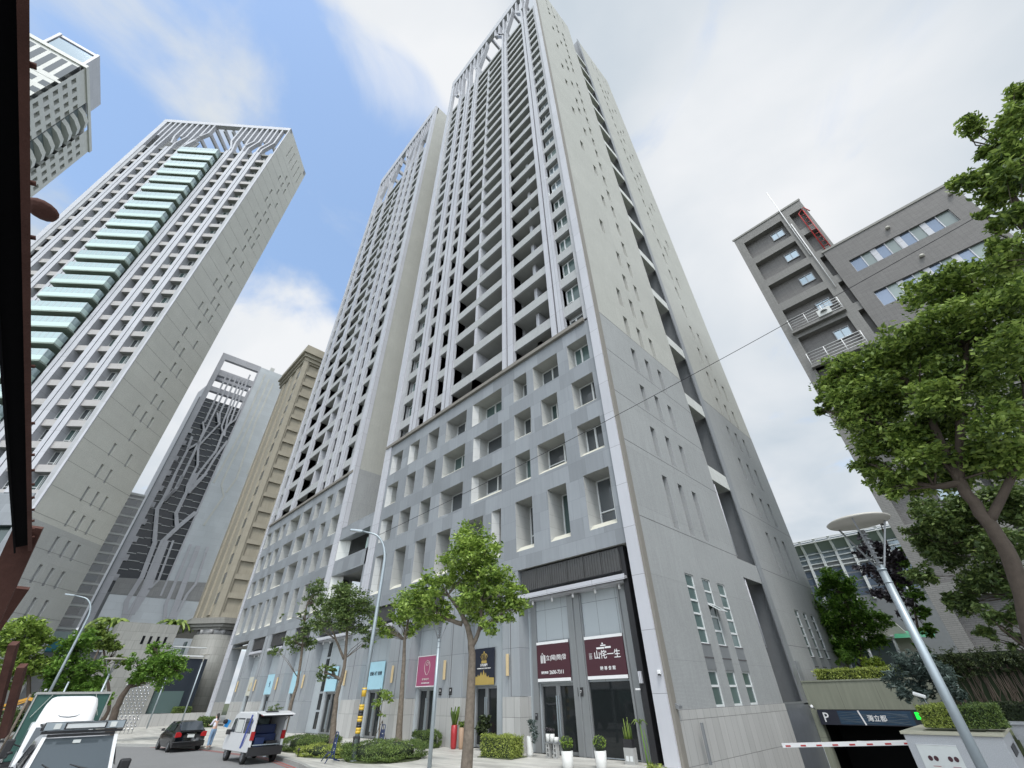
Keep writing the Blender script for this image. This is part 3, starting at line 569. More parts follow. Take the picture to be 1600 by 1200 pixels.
def bay(T, a, b, doors, louver=True, windows=()):
    q = MB(); q.box(a, b, Y0, Y0+.2, 4.55, 8.15)
    xs = [a]+[v for d in doors for v in d]+[b]
    for i in range(0, len(xs), 2):
        if xs[i+1]-xs[i] > .01: q.box(xs[i], xs[i+1], Y0, Y0+.2, 0, 4.55)
    for d in doors: q.box(d[0], d[1], Y0+.02, Y0+.2, 2.70, 4.55)
    q.build('shop_panel', 'shop panel', T)
    if louver:
        q = MB(); q.box(a+.25, b-.25, .15, Y0-.02, 7.0, 8.05); l = q.build('louver_box', 'louver', T)
        q = MB()
        for i in range(int((b-a-.5)/.16)): q.box(a+.28+i*.16, a+.31+i*.16, .12, .15, 7.02, 8.03)
        for i in range(int((b-a-.5)/1.1)+1): q.box(a+.25+i*1.1, a+.31+i*1.1, .10, .12, 7.0, 8.05)
        q.build('slats', 'louver', l)
        q = MB(); q.box(a+.05, b-.05, .0, Y0, 6.62, 6.74); q.box(a+.05, b-.05, -.05, 0, 6.56, 6.80); q.box(a+.05, b-.05, .25, Y0, 6.50, 6.60); c = q.build('canopy', 'pilaster stone', T)
        q = MB()
        n = max(2, int((b-a)/1.3))
        for i in range(n): q.lathe((a+(b-a)*(i+.5)/n, .45, 6.28), [(.06, 0), (.06, .22)], 10)
        q.build('spot_light', 'hard white', c)
    for (x0, x1) in doors:
        f = MB(); fw = .10
        f.box(x0, x0+fw, Y0+.1, Y0+.22, 0, 2.70); f.box(x1-fw, x1, Y0+.1, Y0+.22, 0, 2.70); f.box(x0+fw, x1-fw, Y0+.1, Y0+.22, 2.58, 2.70); f.box(x0+fw, x1-fw, Y0+.1, Y0+.22, 0, .12)
        mI = (x0+x1)/2; f.box(mI-.13, mI+.13, Y0+.1, Y0+.22, .12, 2.58); d = f.build('shop_door', 'shop frame', T)
        f = MB(); f.quad((x0,Y0+.18,0),(x1,Y0+.18,0),(x1,Y0+.18,2.7),(x0,Y0+.18,2.7)); f.build('pane', 'shop glass', d)
        f = MB()
        for s in (-.07, .07): f.box(mI+s-.028, mI+s+.028, Y0+.01, Y0+.05, .35, 2.2); f.box(mI+s-.02, mI+s+.02, Y0+.05, Y0+.1, .5, .54); f.box(mI+s-.02, mI+s+.02, Y0+.05, Y0+.1, 2.0, 2.04)
        f.build('handle', 'galvanised', d)
plain('shop frame', (0.27, 0.28, 0.285), 0.35, 0.4, var=.05)
bay(TA, -8.25, -1.06, [(-7.62,-5.33)])
bay(TA, -12.9, -9.56, [(-12.75,-10.85)])
bay(TA, -18.8, -15.3, [(-18.5,-16.6)])
bay(TA, -25.4, -21.5, [(-25.1,-23.1)])
bay(TL, -34.8, -27.7, [(-32.3,-30.3)])
bay(TB, -40.5, -36.6, [(-39.9,-38.0)])
bay(TB, -47.1, -42.9, [(-46.5,-44.5)])
bay(TB, -52.9, -48.9, [(-52.2,-50.4)])
q = MB(); q.box(-60.6,-54.5,3.5,3.7,0,8.1); q.cur = 1; q.quad((-60.6,0,7.68),(-54.5,0,7.68),(-54.5,3.5,7.68),(-60.6,3.5,7.68)); q.cur = 2; q.box(-59.4,-57.2,3.4,3.5,0,6.9); q.build('passage', ['ashlar grey', 'soffit', 'dark void'], TB)
q = MB()
for a, b in ((-60.55,-62.1),): q.box(a, b, -.1, .02, 0, 8.1)
q.build('passage_jamb', 'pilaster stone', TB)
# the large black glass opening right of the double door
q = MB(); q.quad((-4.4,Y0-.0,0.05),(-2.1,Y0-.0,.05),(-2.1,Y0-.0,2.68),(-4.4,Y0-.0,2.68)); o = q.build('dark_glass', 'shop glass', TA); o.location = (0, -.01, 0)
q = MB()
for x in (-4.95,-4.52,-2.06,-1.70): q.box(x-.05, x+.05, Y0-.16, Y0, 0, 6.45)
q.box(-5.33,-4.40,Y0-.10,Y0,0,6.45); q.box(-2.11,-1.35,Y0-.10,Y0,0,6.45); q.box(-8.0,-7.62,Y0-.08,Y0,0,6.45); q.build('shop_mullion', 'shop frame', TA)
q = MB(); q.box(-1.34,-1.08,.2,.78,0,8.1); q.build('shadow_gap', 'dark metal', TA)
q = MB()
for i in range(5): q.box(-33.4,-32.8,Y0-.03,Y0,.3+i*1.25,1.4+i*1.25)
q.build('side_light', 'shop glass', TL)
def sign(x0, x1, z0, z1, mat, label, group, y=Y0-.16):
    t = thing('banner_sign', label, 'sign', ((x0+x1)/2, y, z0), 0, group); w = (x1-x0)/2; h = z1-z0
    q = MB(); q.box(-w, w, 0, .05, 0, h); q.build('panel', mat, t); return t, w, h
G = 'shop banners above the doors'
t, w_, h_ = sign(-7.57,-5.38,2.77,4.49,'maroon vinyl','left maroon banner with a row of white characters and phone number 2600-7311', G)
q = MB(); q.box(-w_,w_,-.004,.0,h_-.12,h_); q.box(-w_,w_,-.004,0,.0,.13); q.build('white_border','hard white',t)
text_mesh('立|陽|開|發', .25, 'hard white', 'lettering', t, (.22,-.008,.98), width=1.35, bold=.0)
q = MB()
for x in (-.80,-.72,-.60,-.53): q.box(x-.022, x+.022, -.01, 0, .78, 1.12)
q.tube([(-.80,-.006,1.10),(-.70,-.006,1.22),(-.60,-.006,1.10)], .012, 5); q.build('emblem','hard white',t)
text_mesh('服務專線', .12, 'hard white', 'lettering', t, (-.58,-.008,.37), bold=.002); text_mesh('2600-7311', .23, 'hard white', 'lettering', t, (.22,-.008,.37), bold=.002, width=.92)
t, w_, h_ = sign(-4.36,-2.15,2.77,4.49,'maroon vinyl','maroon banner with a small white crest over four large characters, nearest the building corner', G)
q = MB(); q.box(-w_,w_,-.004,.0,h_-.12,h_); q.box(-w_,w_,-.004,0,.0,.13); q.build('white_border','hard white',t)
q = MB(); q.lathe((-.06,-.006,1.38),[(.035,-.03),(.045,0),(.035,.03)],10,1,.2); q.box(-.18,.12,-.01,0,1.28,1.33); q.box(-.42,.02,-.01,0,1.17,1.24); q.box(.06,.40,-.01,0,1.18,1.25); q.build('emblem','hard white',t)
text_mesh('山侘一生', .37, 'hard white', 'lettering', t, (.14,-.008,.92), width=1.45, bold=.002)
q = MB()
for i in range(5): q.box(-.90,-.72-.02*(i%2),-.008,0,.80+i*.05,.815+i*.05)
q.build('small_print','hard white',t); text_mesh('臻 尊 會 館', .16, 'hard white', 'lettering', t, (.10,-.008,.40), width=.85, bold=.002)
t, w_, h_ = sign(-13.11,-10.93,2.75,4.52,'navy vinyl','dark navy banner with a gold crown and gold skyline above the double door', G)
q = MB()
pts = [(-.24,.0),(-.30,.30),(-.26,.42),(-.15,.46),(-.06,.40),(0,.50),(.06,.40),(.15,.46),(.26,.42),(.30,.30),(.24,.0)]
cx, cz = .22, 1.05
for i, k in enumerate((-.27,-.14,0,.14,.27)):
    q.tube([(cx+k*.55,-.012,cz+.12),(cx+k*1.05,-.012,cz+.30),(cx+k*.75,-.012,cz+.42),(cx+k*.1,-.012,cz+.46)], .016, 5)
q.box(cx-.22,cx+.22,-.02,0,cz-.02,cz+.11); q.tube([(cx,-.012,cz+.44),(cx,-.012,cz+.56)],.02,5); q.box(cx-.05,cx+.05,-.02,0,cz+.50,cz+.53); q.build('crown_emblem','gold',t)
q = MB(); sk_ = [(-w_,.30),(-.80,.32),(-.55,.34),(-.45,.42),(-.35,.36),(-.28,.50),(-.22,.40),(-.12,.46),(-.02,.62),(.03,.50),(.10,.44),(.16,.60),(.2,.72),(.24,.60),(.32,.42),(.40,.58),(.45,.40),(.55,.36),(.62,.44),(.66,.34),(w_,.32),(w_,.0),(-w_,.0)]
q.prism([(a,b) for a,b in sk_], -.012, -.002, axis='y'); q.build('skyline','gold',t)
text_mesh('天母全聯門', .15, 'hard white', 'lettering', t, (.20,-.008,.93), width=.62, bold=.003); text_mesh('CHAMPAGNE DE NING PERLET', .075, 'hard white', 'lettering', t, (.22,-.008,.78), width=1.2, bold=.002)
t, w_, h_ = sign(-18.66,-16.55,2.78,4.50,'pink vinyl','raspberry pink banner with white border and the words BY BEAUTY', G)
q = MB()
q.box(-w_,w_,-.006,0,h_-.05,h_); q.box(-w_,w_,-.006,0,0,.05); q.box(-w_,-w_+.05,-.006,0,.05,h_-.05); q.box(w_-.05,w_,-.006,0,.05,h_-.05); q.build('white_border','hard white',t)
q = MB(); q.tube([(.35*math.sin(a)*(.5+.5*abs(math.cos(a*.5)))+.1,-.01,1.03+.40*math.cos(a)) for a in [i*.42 for i in range(16)]], .012, 5); q.tube([(.10+.10*math.sin(a),-.01,1.25+.10*math.cos(a)) for a in [i*.7 for i in range(10)]], .010, 5); q.build('line_drawing','sign note',t)
text_mesh('BY BEAUTY', .15, 'sign note', 'lettering', t, (.02,-.01,.40)); text_mesh('SKIN CARE SPA SALON', .085, 'hard white', 'lettering', t, (.02,-.01,.20), bold=.003)
for x0, x1, lab in ((-25.3,-22.96,'pale blue banner with dark characters, nearest the curved street lamp'),(-32.35,-30.42,'pale blue banner with dark characters under the gap between the two towers')):
    t, w_, h_ = sign(x0,x1,2.77,4.48,'light blue vinyl',lab,G); text_mesh('信新1樓 信展', .26, 'ink', 'lettering', t, (0.05,-.008,.95), width=w_*1.5, bold=.004)
t, w_, h_ = sign(-39.95,-37.9,2.75,4.45,'light blue vinyl','pale blue banner half hidden behind the thin tree trunk',G); text_mesh('信 展', .24, 'ink', 'lettering', t, (.5,-.008,.95), bold=.004)
t, w_, h_ = sign(-46.6,-44.4,2.75,4.45,'light blue vinyl','plain light blue poster on the second tower with a faint figure',G); q = MB(); q.tube([(0,-.01,.6),(.1,-.01,.9),(0,-.01,1.1),(-.1,-.01,.85)],.03,5); q.build('figure','navy board',t)
t, w_, h_ = sign(-52.2,-50.4,2.7,4.42,'cream vinyl','cream poster with a gold line drawing, furthest banner on the left',G); q = MB(); q.tube([(-.3,-.01,.4),(-.3,-.01,.9),(0,-.01,1.2),(.3,-.01,.9),(.3,-.01,.5),(-.1,-.01,.45)],.02,5); q.build('line_drawing','gold',t)
for i, (x, lab) in enumerate(((-9.05,'long warm coloured wall lamp on the pier between the crown banner and the maroon banners'),(-14.6,'long warm wall lamp on the pier left of the big tree trunk'),(-20.55,'wall lamp on the pier left of the pink banner'),(-27.5,'wall lamp right of the pale blue banner by the tall bent tree'),(-35.4,'wall lamp on the light pier at the gap between the towers'),(-41.6,'wall lamp between the blue poster and the half hidden banner'),(-47.7,'wall lamp beside the cream poster'),(-53.5,'wall lamp on the last pier, at the passage'))):
    q = MB(); q.box(-.075,.075,-.10,0,.07,1.05); q.cur = 1; q.box(-.03,.03,0,.06,.2,.9); o = q.build('wall_lamp', ['wall lamp wood', 'grey metal'], None, loc=(x, -.06, 3.0), bevel=.01); tag(o, lab, 'wall lamp', 'wall lamps on the piers')
for x, lab in ((-15.0,'left one of the two small black number plates by the pink banner'),(-14.0,'right one of the two small black number plates, nearer the red pot')):
    q = MB(); q.box(-.13,.13,-.02,0,0,.25); q.box(-.13,.13,-.02,0,-.10,-.02); o = q.build('number_plate','black plastic',None,loc=(x,-.01,2.42)); tag(o, lab, 'plate', 'house number plates'); text_mesh('15' if x < -14.5 else '13', .14, 'hard white', 'digits', o, (0,-.025,.12))
q = MB(); q.box(-.15,.15,-.03,0,0,.34); o = q.build('number_plate','black plastic',None,loc=(-4.9,Y0-.12,2.15)); tag(o, 'black number plate reading 17 on the post between the two maroon banners', 'plate', 'house number plates'); text_mesh('17', .16, 'hard white', 'digits', o, (0,-.035,.17))
for x, y, z, lab in ((-7.82,Y0-.09,1.25,'black entry phone beside the glass door of the left maroon banner shop'),(-18.95,Y0-.1,1.5,'black door phone left of the door below the pink banner')):
    q = MB(); q.box(-.07,.07,-.04,0,0,.26); q.cur = 1; q.box(-.045,.045,-.046,-.04,.14,.22); o = q.build('door_phone',['black plastic','grey metal'],None,loc=(x,y,z),bevel=.01); tag(o, lab, 'door phone')
# bits on the corner of the tower
t = thing('security_camera', 'white security camera on the corner pilaster of the near tower', 'security camera', (-.12,-.16,2.83)); q = MB(); q.box(-.07,.07,-.10,.0,-.02,.14); q.build('body','hard white',t,bevel=.02); q = MB(); q.lathe((.02,-.11,-.01),[(.05,-.04),(.055,0),(.03,.02)],12); q.build('dome','black plastic',t)
t = thing('flood_light', 'small grey flood light at the foot of the tiled side wall', 'flood light', (.10,.25,1.72)); q = MB(); q.prism([(-.12,0),(.16,0),(.16,.09),(-.02,.18),(-.12,.18)],-.1,.14,axis='y'); q.build('housing','grey metal',t); q = MB(); q.box(-.10,.14,-.09,.13,-.012,-.002); q.build('lens','head lamp',t)
t = thing('junction_box', 'pale junction box with a little camera beside the black doorway', 'box', (-1.2,.1,2.55)); q = MB(); q.box(-.07,.07,-.05,.05,0,.42); q.build('box','pilaster stone',t); q = MB(); q.box(-.30,-.10,-.06,.02,-.22,-.16); q.build('camera','hard white',t)
q = MB(); q.box(-.05,.05,-.05,.05,0,1.25); o = q.build('guard_post','grey metal',None,loc=(.35,1.5,0),bevel=.01); tag(o, 'thin steel guard post against the stone base of the side wall', 'post')
glass('mirror blue', (0.16, 0.20, 0.27), 0.1, 0.8, 0.4, .12)
glass('rail glass', (0.36, 0.46, 0.47), 0.12, 0.8, 0.25, .06)
paneled('sand grey', (0.25, 0.245, 0.225), 3, 2, 0.01, .04, .6)
# ------------------------------------------------------------------ left tower with green glass balconies
TLf = thing('apartment_tower', 'slanting left tower with a column of green glass balconies and an open slatted crown', 'apartment tower', (-66.44,-25.20,0), math.radians(50.0))
def left_tower(T):
    # local x runs along the front towards its right corner (x = 0), y goes into the building
    PK = 3.42; H = 127.4; W = -32.5
    q = MB(); q.box(W, W+1.1, -.12, .5, 0, H); q.box(-.32, -.02, -.12, .5, 20.6, H); q.cur = 1; q.box(-1.05,-.32,0,.4,20.6,113); q.box(W+1.1,W+1.9,0,.4,20.6,113); q.cur = 2; q.box(-1.2,-.02,-.05,.4,0,20.6); q.build('corner_pilaster', ['pilaster stone', 'ashlar grey', 'podium stone'], T)
    q = MB(); q.box(W, -1.2, .0, .5, 0, 9); q.box(W,-1.2,0,.5,19.6,23.6); 
    for x in (-4.3,-8,-12,-16,-20,-24,-28): q.box(x-1.0,x,0,.5,9,19.6)
    q.build('podium_wall','podium stone',T); q = MB(); q.box(W+.5,-.6,1.0,1.2,0,23); q.build('podium_glazing','green glass',T)
    fins = ((-29.3,-27.8),(-26.0,-24.4),(-22.7,-21.1),(-11.6,-10.0),(-8.25,-6.6),(-4.85,-3.35))
    for a, b in fins:
        w = b-a; q = MB(); q.box(a, a+w*.42, -.10, 1.4, 23.6, 113); q.box(a+w*.52, b, -.10, 1.4, 23.6, 113); q.cur = 1; q.box(a+w*.42, a+w*.52, .1, 1.4, 23.6, 113); q.build('fin_pair', ['fin stone', 'groove'], T)
    bays = [(-30.6,-29.3,1.0,'w'),(-27.8,-26.0,1.0,'w'),(-24.4,-22.7,1.7,'d'),(-21.1,-11.6,1.9,'g'),(-10.0,-8.25,1.7,'d'),(-6.6,-4.85,1.0,'w'),(-3.35,-1.05,1.0,'w')]
    q = MB()
    for x0, x1, dp, k in bays: q.box(x0-.05, x1+.05, dp+.1, dp+.3, 20, 113)
    q.build('bay_wall', 'ashlar grey', T)
    n = 0; rest = MB(); wr = MB(); wp = MB()
    for k in range(26):
        zb = 23.1+PK*k
        for x0, x1, dp, kd in bays:
            if kd == 'g':
                o = thing_part('glass_balcony', T)
                b = MB(); b.box(x0+.3, x1-.5, -1.25, dp, zb, zb+.24); b.build('slab', 'balcony glass dull', o)
                g_ = MB(); g_.box(x0+.3, x1-.5, -1.27, -1.22, zb+.24, zb+1.10); g_.box(x1-.55, x1-.5, -1.22, .0, zb+.24, zb+1.10); g_.box(x0+.3, x0+.35, -1.22, .0, zb+.24, zb+1.10)
                g_.cur = 1; g_.box(x0+.3, x1-.5, -1.26, -1.23, zb+1.1, zb+2.35); g_.box(x1-.54, x1-.51, -1.22, .0, zb+1.1, zb+2.35)
                g_.cur = 2
                for i in range(10): xx = x0+.35+i*(x1-x0-.95)/9; g_.box(xx-.03, xx+.03, -1.275, -1.225, zb+1.1, zb+2.35)
                g_.build('glass_rail', ['balcony glass', 'rail glass', 'pilaster stone'], o)
                b = MB(); b.quad((x0+.1,dp+.06,zb+.24),(x1-.1,dp+.06,zb+.24),(x1-.1,dp+.06,zb+PK),(x0+.1,dp+.06,zb+PK))
                b.cur = 1
                for i in range(14): xx = x0+.2+i*(x1-x0-.4)/13; b.box(xx-.05, xx+.05, dp-.05, dp+.04, zb+.24, zb+PK)
                b.build('glazing', ['window glass', 'white frame'], o); continue
            ind = n < 90 and k < 18; q = MB() if ind else rest
            q.cur = 0; q.box(x0, x1, .12, .3, zb, zb+1.0); q.cur = 1; q.box(x0, x1, .3, dp+.1, zb+.012, zb+.2)
            if ind: q.build('spandrel', ['spandrel warm', 'soffit'], T); n += 1
            a, b = x0+.1, x1-.1; z0, z1 = (zb+.9, zb+PK-.1) if kd == 'w' else (zb+.3, zb+PK-.2); y = dp+.05
            wp.cur = (k+int(x0)) % 2; wp.quad((a,y-.02,z0),(b,y-.02,z0),(b,y-.02,z1),(a,y-.02,z1))
            wr.box(a,a+.07,y-.07,y,z0,z1); wr.box(b-.07,b,y-.07,y,z0,z1); wr.box(a+.07,b-.07,y-.07,y,z1-.07,z1); s = a+(b-a)*.38; wr.box(s-.05,s+.05,y-.09,y,z0,z1-.07)
            if kd == 'w': wr.box(a+.07,s-.05,y-.08,y,z0+.7,z0+.78); s2 = s+.22; wr.box(s2-.03,s2+.03,y-.09,y,z0,z1-.07)
    rest.build('upper_spandrels', ['spandrel warm', 'soffit'], T, kind='stuff'); o = wr.build('window_frames', 'white frame', T, kind='stuff'); wp.build('window_panes', ['window glass', 'green glass'], o, kind='stuff')
    # crown
    def slat(pts, w=.40, d=.8):
        q = MB()
        for a, b in zip(pts, pts[1:]): q.prism([(a[0]-w/2,a[1]),(a[0]+w/2,a[1]),(b[0]+w/2,b[1]),(b[0]-w/2,b[1])], -.1, d, axis='y')
        q.build('crown_slat', 'fin stone', T)
    for x in (-30.4,-29.1,-27.9,-26.4,-24.9,-23.5,-22.0,-20.6,-19.3,-12.2,-11.0,-9.6,-8.3,-6.9,-5.6,-4.3,-3.1,-1.8):
        z = {-19.3:121.5,-12.2:118,-20.6:119,-11.0:117.5}.get(x, 118.5); slat([(x,126),(x,z)])
    slat([(-19.3,121.5),(-20.9,118.6),(-20.9,117),(-22.3,113.2)]); slat([(-20.6,119),(-22.3,114)]); slat([(-12.2,118),(-11.0,114.5),(-11.0,113)]); slat([(-11,117.5),(-10.3,113)]); slat([(-8.3,118.5),(-7.9,113)]); slat([(-6.9,118.5),(-8.2,116)]); slat([(-5.6,118.5),(-6.9,115),(-6.9,113)]); slat([(-3.1,118.5),(-4.4,115.5),(-4.4,113)]); slat([(-1.8,118.5),(-3.5,114.5),(-3.5,113)])
    slat([(-22,118.5),(-22.4,113)]); slat([(-23.5,118.5),(-24.7,115),(-24.7,113)]); slat([(-26.4,118.5),(-25.6,115)]); slat([(-27.9,118.5),(-28.1,113)]); slat([(-29.1,118.5),(-29.1,113)])
    q = MB(); q.box(W, 0, -.14, .9, 126.0, H); q.box(W, 0, 11.2, 12.2, 125.6, H); q.box(-.35,-.02,.5,12.2,126.4,H)
    for x in (-28,-24.8,-21.6,-19.4,-17.3,-15.2,-13.0,-9.5,-6): q.box(x, x+.45, .9, 11.2, 125.0, 126.2)
    q.build('crown_frame', 'pilaster stone', T)
    q = MB(); q.box(W+.2, -.1, .4, 12.2, 112.6, 113); q.cur = 1; q.box(W+.3,-22.5,2.4,2.6,113,121); q.box(-10.5,-.4,3.4,3.6,113,116.5); q.box(W+.1,-.2,11.9,12.1,0,113); q.box(W, W+.2, .5, 12.2, 0, H); q.box(-19.5,-12,9.8,10.1,113,120.5); q.build('roof', ['soffit', 'grey tile'], T)
    # flank
    pat = {-3:(0,1,2)}
    for k in range(-3, 29):
        c = (0,1,2) if k < 2 else ((0,1),(1,2),(0,1),(0,2),(1,),(0,1,2),(1,2))[k % 7]
        pat[k] = c
    hs = []; pans = []
    for k, cs in pat.items():
        zt = 19.76+3.42*(k+1)
        for c in cs:
            y = (4.9,6.75,8.55)[c]; hs.append((y, y+.5, zt-2.1, zt))
    for i in range(5): y = 3.3+i*1.82; hs.append((y, y+.28, 118.9, 124.5))
    hs = [h for h in hs if h[3] < 117.8 or h[2] > 118]
    for z0, z1, mat in ((0, 20.63, 'grey tile shade lift'), (20.63, H, 'beige tile shade lift')):
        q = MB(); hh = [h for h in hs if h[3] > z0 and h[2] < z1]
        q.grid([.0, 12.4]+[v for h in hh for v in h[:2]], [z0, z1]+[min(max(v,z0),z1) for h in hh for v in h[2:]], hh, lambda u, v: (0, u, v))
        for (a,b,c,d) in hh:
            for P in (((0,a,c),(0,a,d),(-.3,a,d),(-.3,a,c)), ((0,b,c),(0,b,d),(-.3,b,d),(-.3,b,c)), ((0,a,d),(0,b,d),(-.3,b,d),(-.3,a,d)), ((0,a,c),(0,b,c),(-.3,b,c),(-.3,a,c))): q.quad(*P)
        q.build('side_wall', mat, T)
    rest = MB()
    for i, h in enumerate(sorted(hs, key=lambda h: h[2])):
        q = MB(); q.cur = 0; q.quad((-.29,h[0],h[2]),(-.29,h[1],h[2]),(-.29,h[1],h[3]),(-.29,h[0],h[3])); q.cur = 1
        if h[0] < 8: q.box(-.28,-.20,h[0]+.10,h[0]+.17,h[2],h[3]-.3)
        q.build('slit_window', ['ashlar grey', 'white frame'], T)
    q = MB()
    for k in range(-4, 30):
        z = 17.9+3.42*k+.0; 
        if 0 < z < 118: q.box(-.005,.008,.02,12.38,z-.015,z+.015)
    q.build('wall_joint', 'groove', T)
def thing_part(name, parent):
    o = bpy.data.objects.new(name, None); COL.objects.link(o); o.parent = parent; o.empty_display_size = .2; return o
glass('balcony glass dull', (0.27, 0.33, 0.29), 0.5, 0.3, 0.0, .05); paneled('beige tile shade lift', (0.68, 0.68, 0.63), 6.0, 3.34, 0.006, 0.02, 0.6, jd=0.78, off=0.0, streak=0.08, fine=True); paneled('grey tile shade lift', (0.52, 0.53, 0.52), 6.0, 3.34, 0.006, 0.03, 0.6, jd=0.7, off=0.0, streak=0.10, fine=True); paneled('spandrel warm', (0.47, 0.45, 0.44), 30.0, 0.11, 0.012, 0.03, 0.55, jd=0.78, off=0.0, streak=0.15)  # left tower flank tiles lightened in colour to offset the shade on that side
left_tower(TLf)

# ------------------------------------------------------------------ lattice-faced tower behind
TN = thing('office_tower', 'dark glass tower behind with pale tree-branch lattice and a pale glass wall beside it', 'office tower', (-109.4,-13.3,0), math.radians(87.0))
q = MB(); q.cur = 0; q.quad((9.75,0,19.5),(21,0,19.5),(21,0,80.8),(9.75,0,80.8)); q.build('pale_wall','pale glass wall',TN)
q = MB(); q.quad((.6,.9,20),(9.75,.9,20),(9.75,.9,66.5),(.6,.9,66.5)); q.build('glass_wall','tower glass',TN)
q = MB(); q.box(-.4,21,.95,30,0,66.3); q.box(.0,21,29,30,60,80); q.build('core','grey metal',TN)
q = MB(); q.box(-.15,1.0,-.1,.9,14,80.9); q.box(1.0,9.75,-.1,.9,79.0,80.9); q.box(9.45,9.8,-.1,.9,20,79.0); q.box(.95,9.5,.2,1.3,73.8,75.6); q.box(.95,9.5,.2,1.3,68.6,70.0); q.box(.95,9.5,5.2,6.3,75.2,76.6); q.build('frame','fin stone',TN)
q = MB(); q.prism([(-.15,.9),(-1.2,6),(-1.2,6.4),(-.15,1.3)],14,70); q.cur = 1; q.box(-.14,.9,.92,8,14,79); q.build('side_return',['pilaster stone','tower glass'],TN)
q = MB()
for i in range(27):
    z = 24.2+i*1.58
    segs = 1 if i % 2 else 3
    for j in range(segs+2):
        a = .8+(j*8.9/(segs+2)); q.box(a, a+8.9/(segs+2)-.1, .70, .9, z+(.18 if (j+i) % 2 else 0), z+.11+(.18 if (j+i) % 2 else 0))
q.build('floor_edges','white frame',TN)
q = MB()
for z in (55.8,52.4,48.3,44.5,40.8,37,33.2,29.5,25.8,22): q.box(.75,1.6,.4,1.0,z,z+1.2)
q.build('ledge','pilaster stone',TN)
def br(pts, w=.42, w2=None):
    q = MB(); n = len(pts)
    for i, (a, b) in enumerate(zip(pts, pts[1:])):
        wa = w+((w2 or w)-w)*i/max(1, n-1); wb = w+((w2 or w)-w)*(i+1)/max(1, n-1)
        q.prism([(a[0]-wa/2,a[1]),(a[0]+wa/2,a[1]),(b[0]+wb/2,b[1]),(b[0]-wb/2,b[1])], -.28-.004*i, .2, axis='y')
    q.build('branch_strut','fin stone',TN)
for pts in ([(2.9,75),(3.1,59.4),(2.8,59.2),(3.7,57.4),(3.9,54)], [(4.0,75),(4.1,58.6),(3.95,54.1)], [(5.25,75),(5.3,62.8),(6.2,60),(4.2,53.0)], [(4.7,62.9),(5.9,60.4)], [(6.2,75),(6.9,59.5),(7.6,58.2)], [(7.1,75),(7.3,62.5),(8.3,57.2)], [(8.0,77),(8.0,66),(8.3,61.4),(7.7,57.6)], [(9.2,72),(9.1,62.4),(8.3,60.9)]): br(pts, .40)
for pts in ([(4.0,54.2),(4.4,52.0),(5.7,48.3),(5.6,43),(5.9,41.6)], [(4.1,54),(2.45,51.5),(2.4,42.2),(2.5,37)], [(2.1,54.8),(2.4,51.3)], [(7.8,57.8),(8.0,52.8),(6.6,46.2),(6.3,41.5)], [(9.4,56.2),(8.4,51.0),(7.9,46.6),(6.5,43.1)], [(3.9,54),(3.95,42.2),(2.9,38.8)]): br(pts, .50)
for pts in ([(3.8,45),(3.8,41.7),(2.6,38.6)], [(2.4,45),(2.7,41.4),(2.3,36.6),(4.5,30)], [(6.0,46.2),(6.0,41.7),(5.9,36.5),(7.2,33.6)], [(8.1,46.8),(6.3,41.4)]): br(pts, .55, .8)
br([(9.4,37.6),(7.3,33.6),(5.9,30.4),(6.4,21),(5.8,14)], .9, 1.0); br([(4.6,30.2),(5.2,23),(4.6,18.6),(5.9,14)], .8, .8); br([(6.6,30.6),(7.2,21.2),(6.4,16.4)], .6, .8); br([(7.6,30.8),(8.1,22.8),(7.2,20.8)], .4)
br([(11.0,30.6),(11.1,23.6),(11.1,18.6),(12.1,15.5)], .5, .7); br([(12.5,30.5),(12.6,25.3),(13.0,16),(13.0,14)], .9, 1.1); br([(14.3,30.6),(14.8,22.9),(14.0,20.7),(13.6,16)], .5)
q = MB(); q.quad((1.5,-.06,19.6),(21,-.06,19.6),(21,-.06,23.6),(1.5,-.06,22.5)); q.cur = 1; q.quad((1.5,-.04,10),(21,-.04,10),(21,-.04,19.55),(1.5,-.04,19.55)); q.build('lower_wall',['wing wall stone','pale glass wall'],TN)
q = MB()
for pts in ([(11.4,79),(11.5,59.7),(10.3,45)], [(12.9,78),(12.7,61.6),(12.0,48),(12.0,45),(13.4,42.4),(11.9,35)], [(14.3,77),(13.8,63.5),(14.6,47.4),(13.6,43.3)], [(17.3,75),(17.2,60),(16.5,49)]):
    for a, b in zip(pts, pts[1:]): q.prism([(a[0]-.22,a[1]),(a[0]+.22,a[1]),(b[0]+.22,b[1]),(b[0]-.22,b[1])], -.10, 0, axis='y')
q.build('wall_relief','white tile',TN)
q = MB(); q.box(12.5,13.6,3,4,80.8,84); q.build('roof_box','white tile',TN)

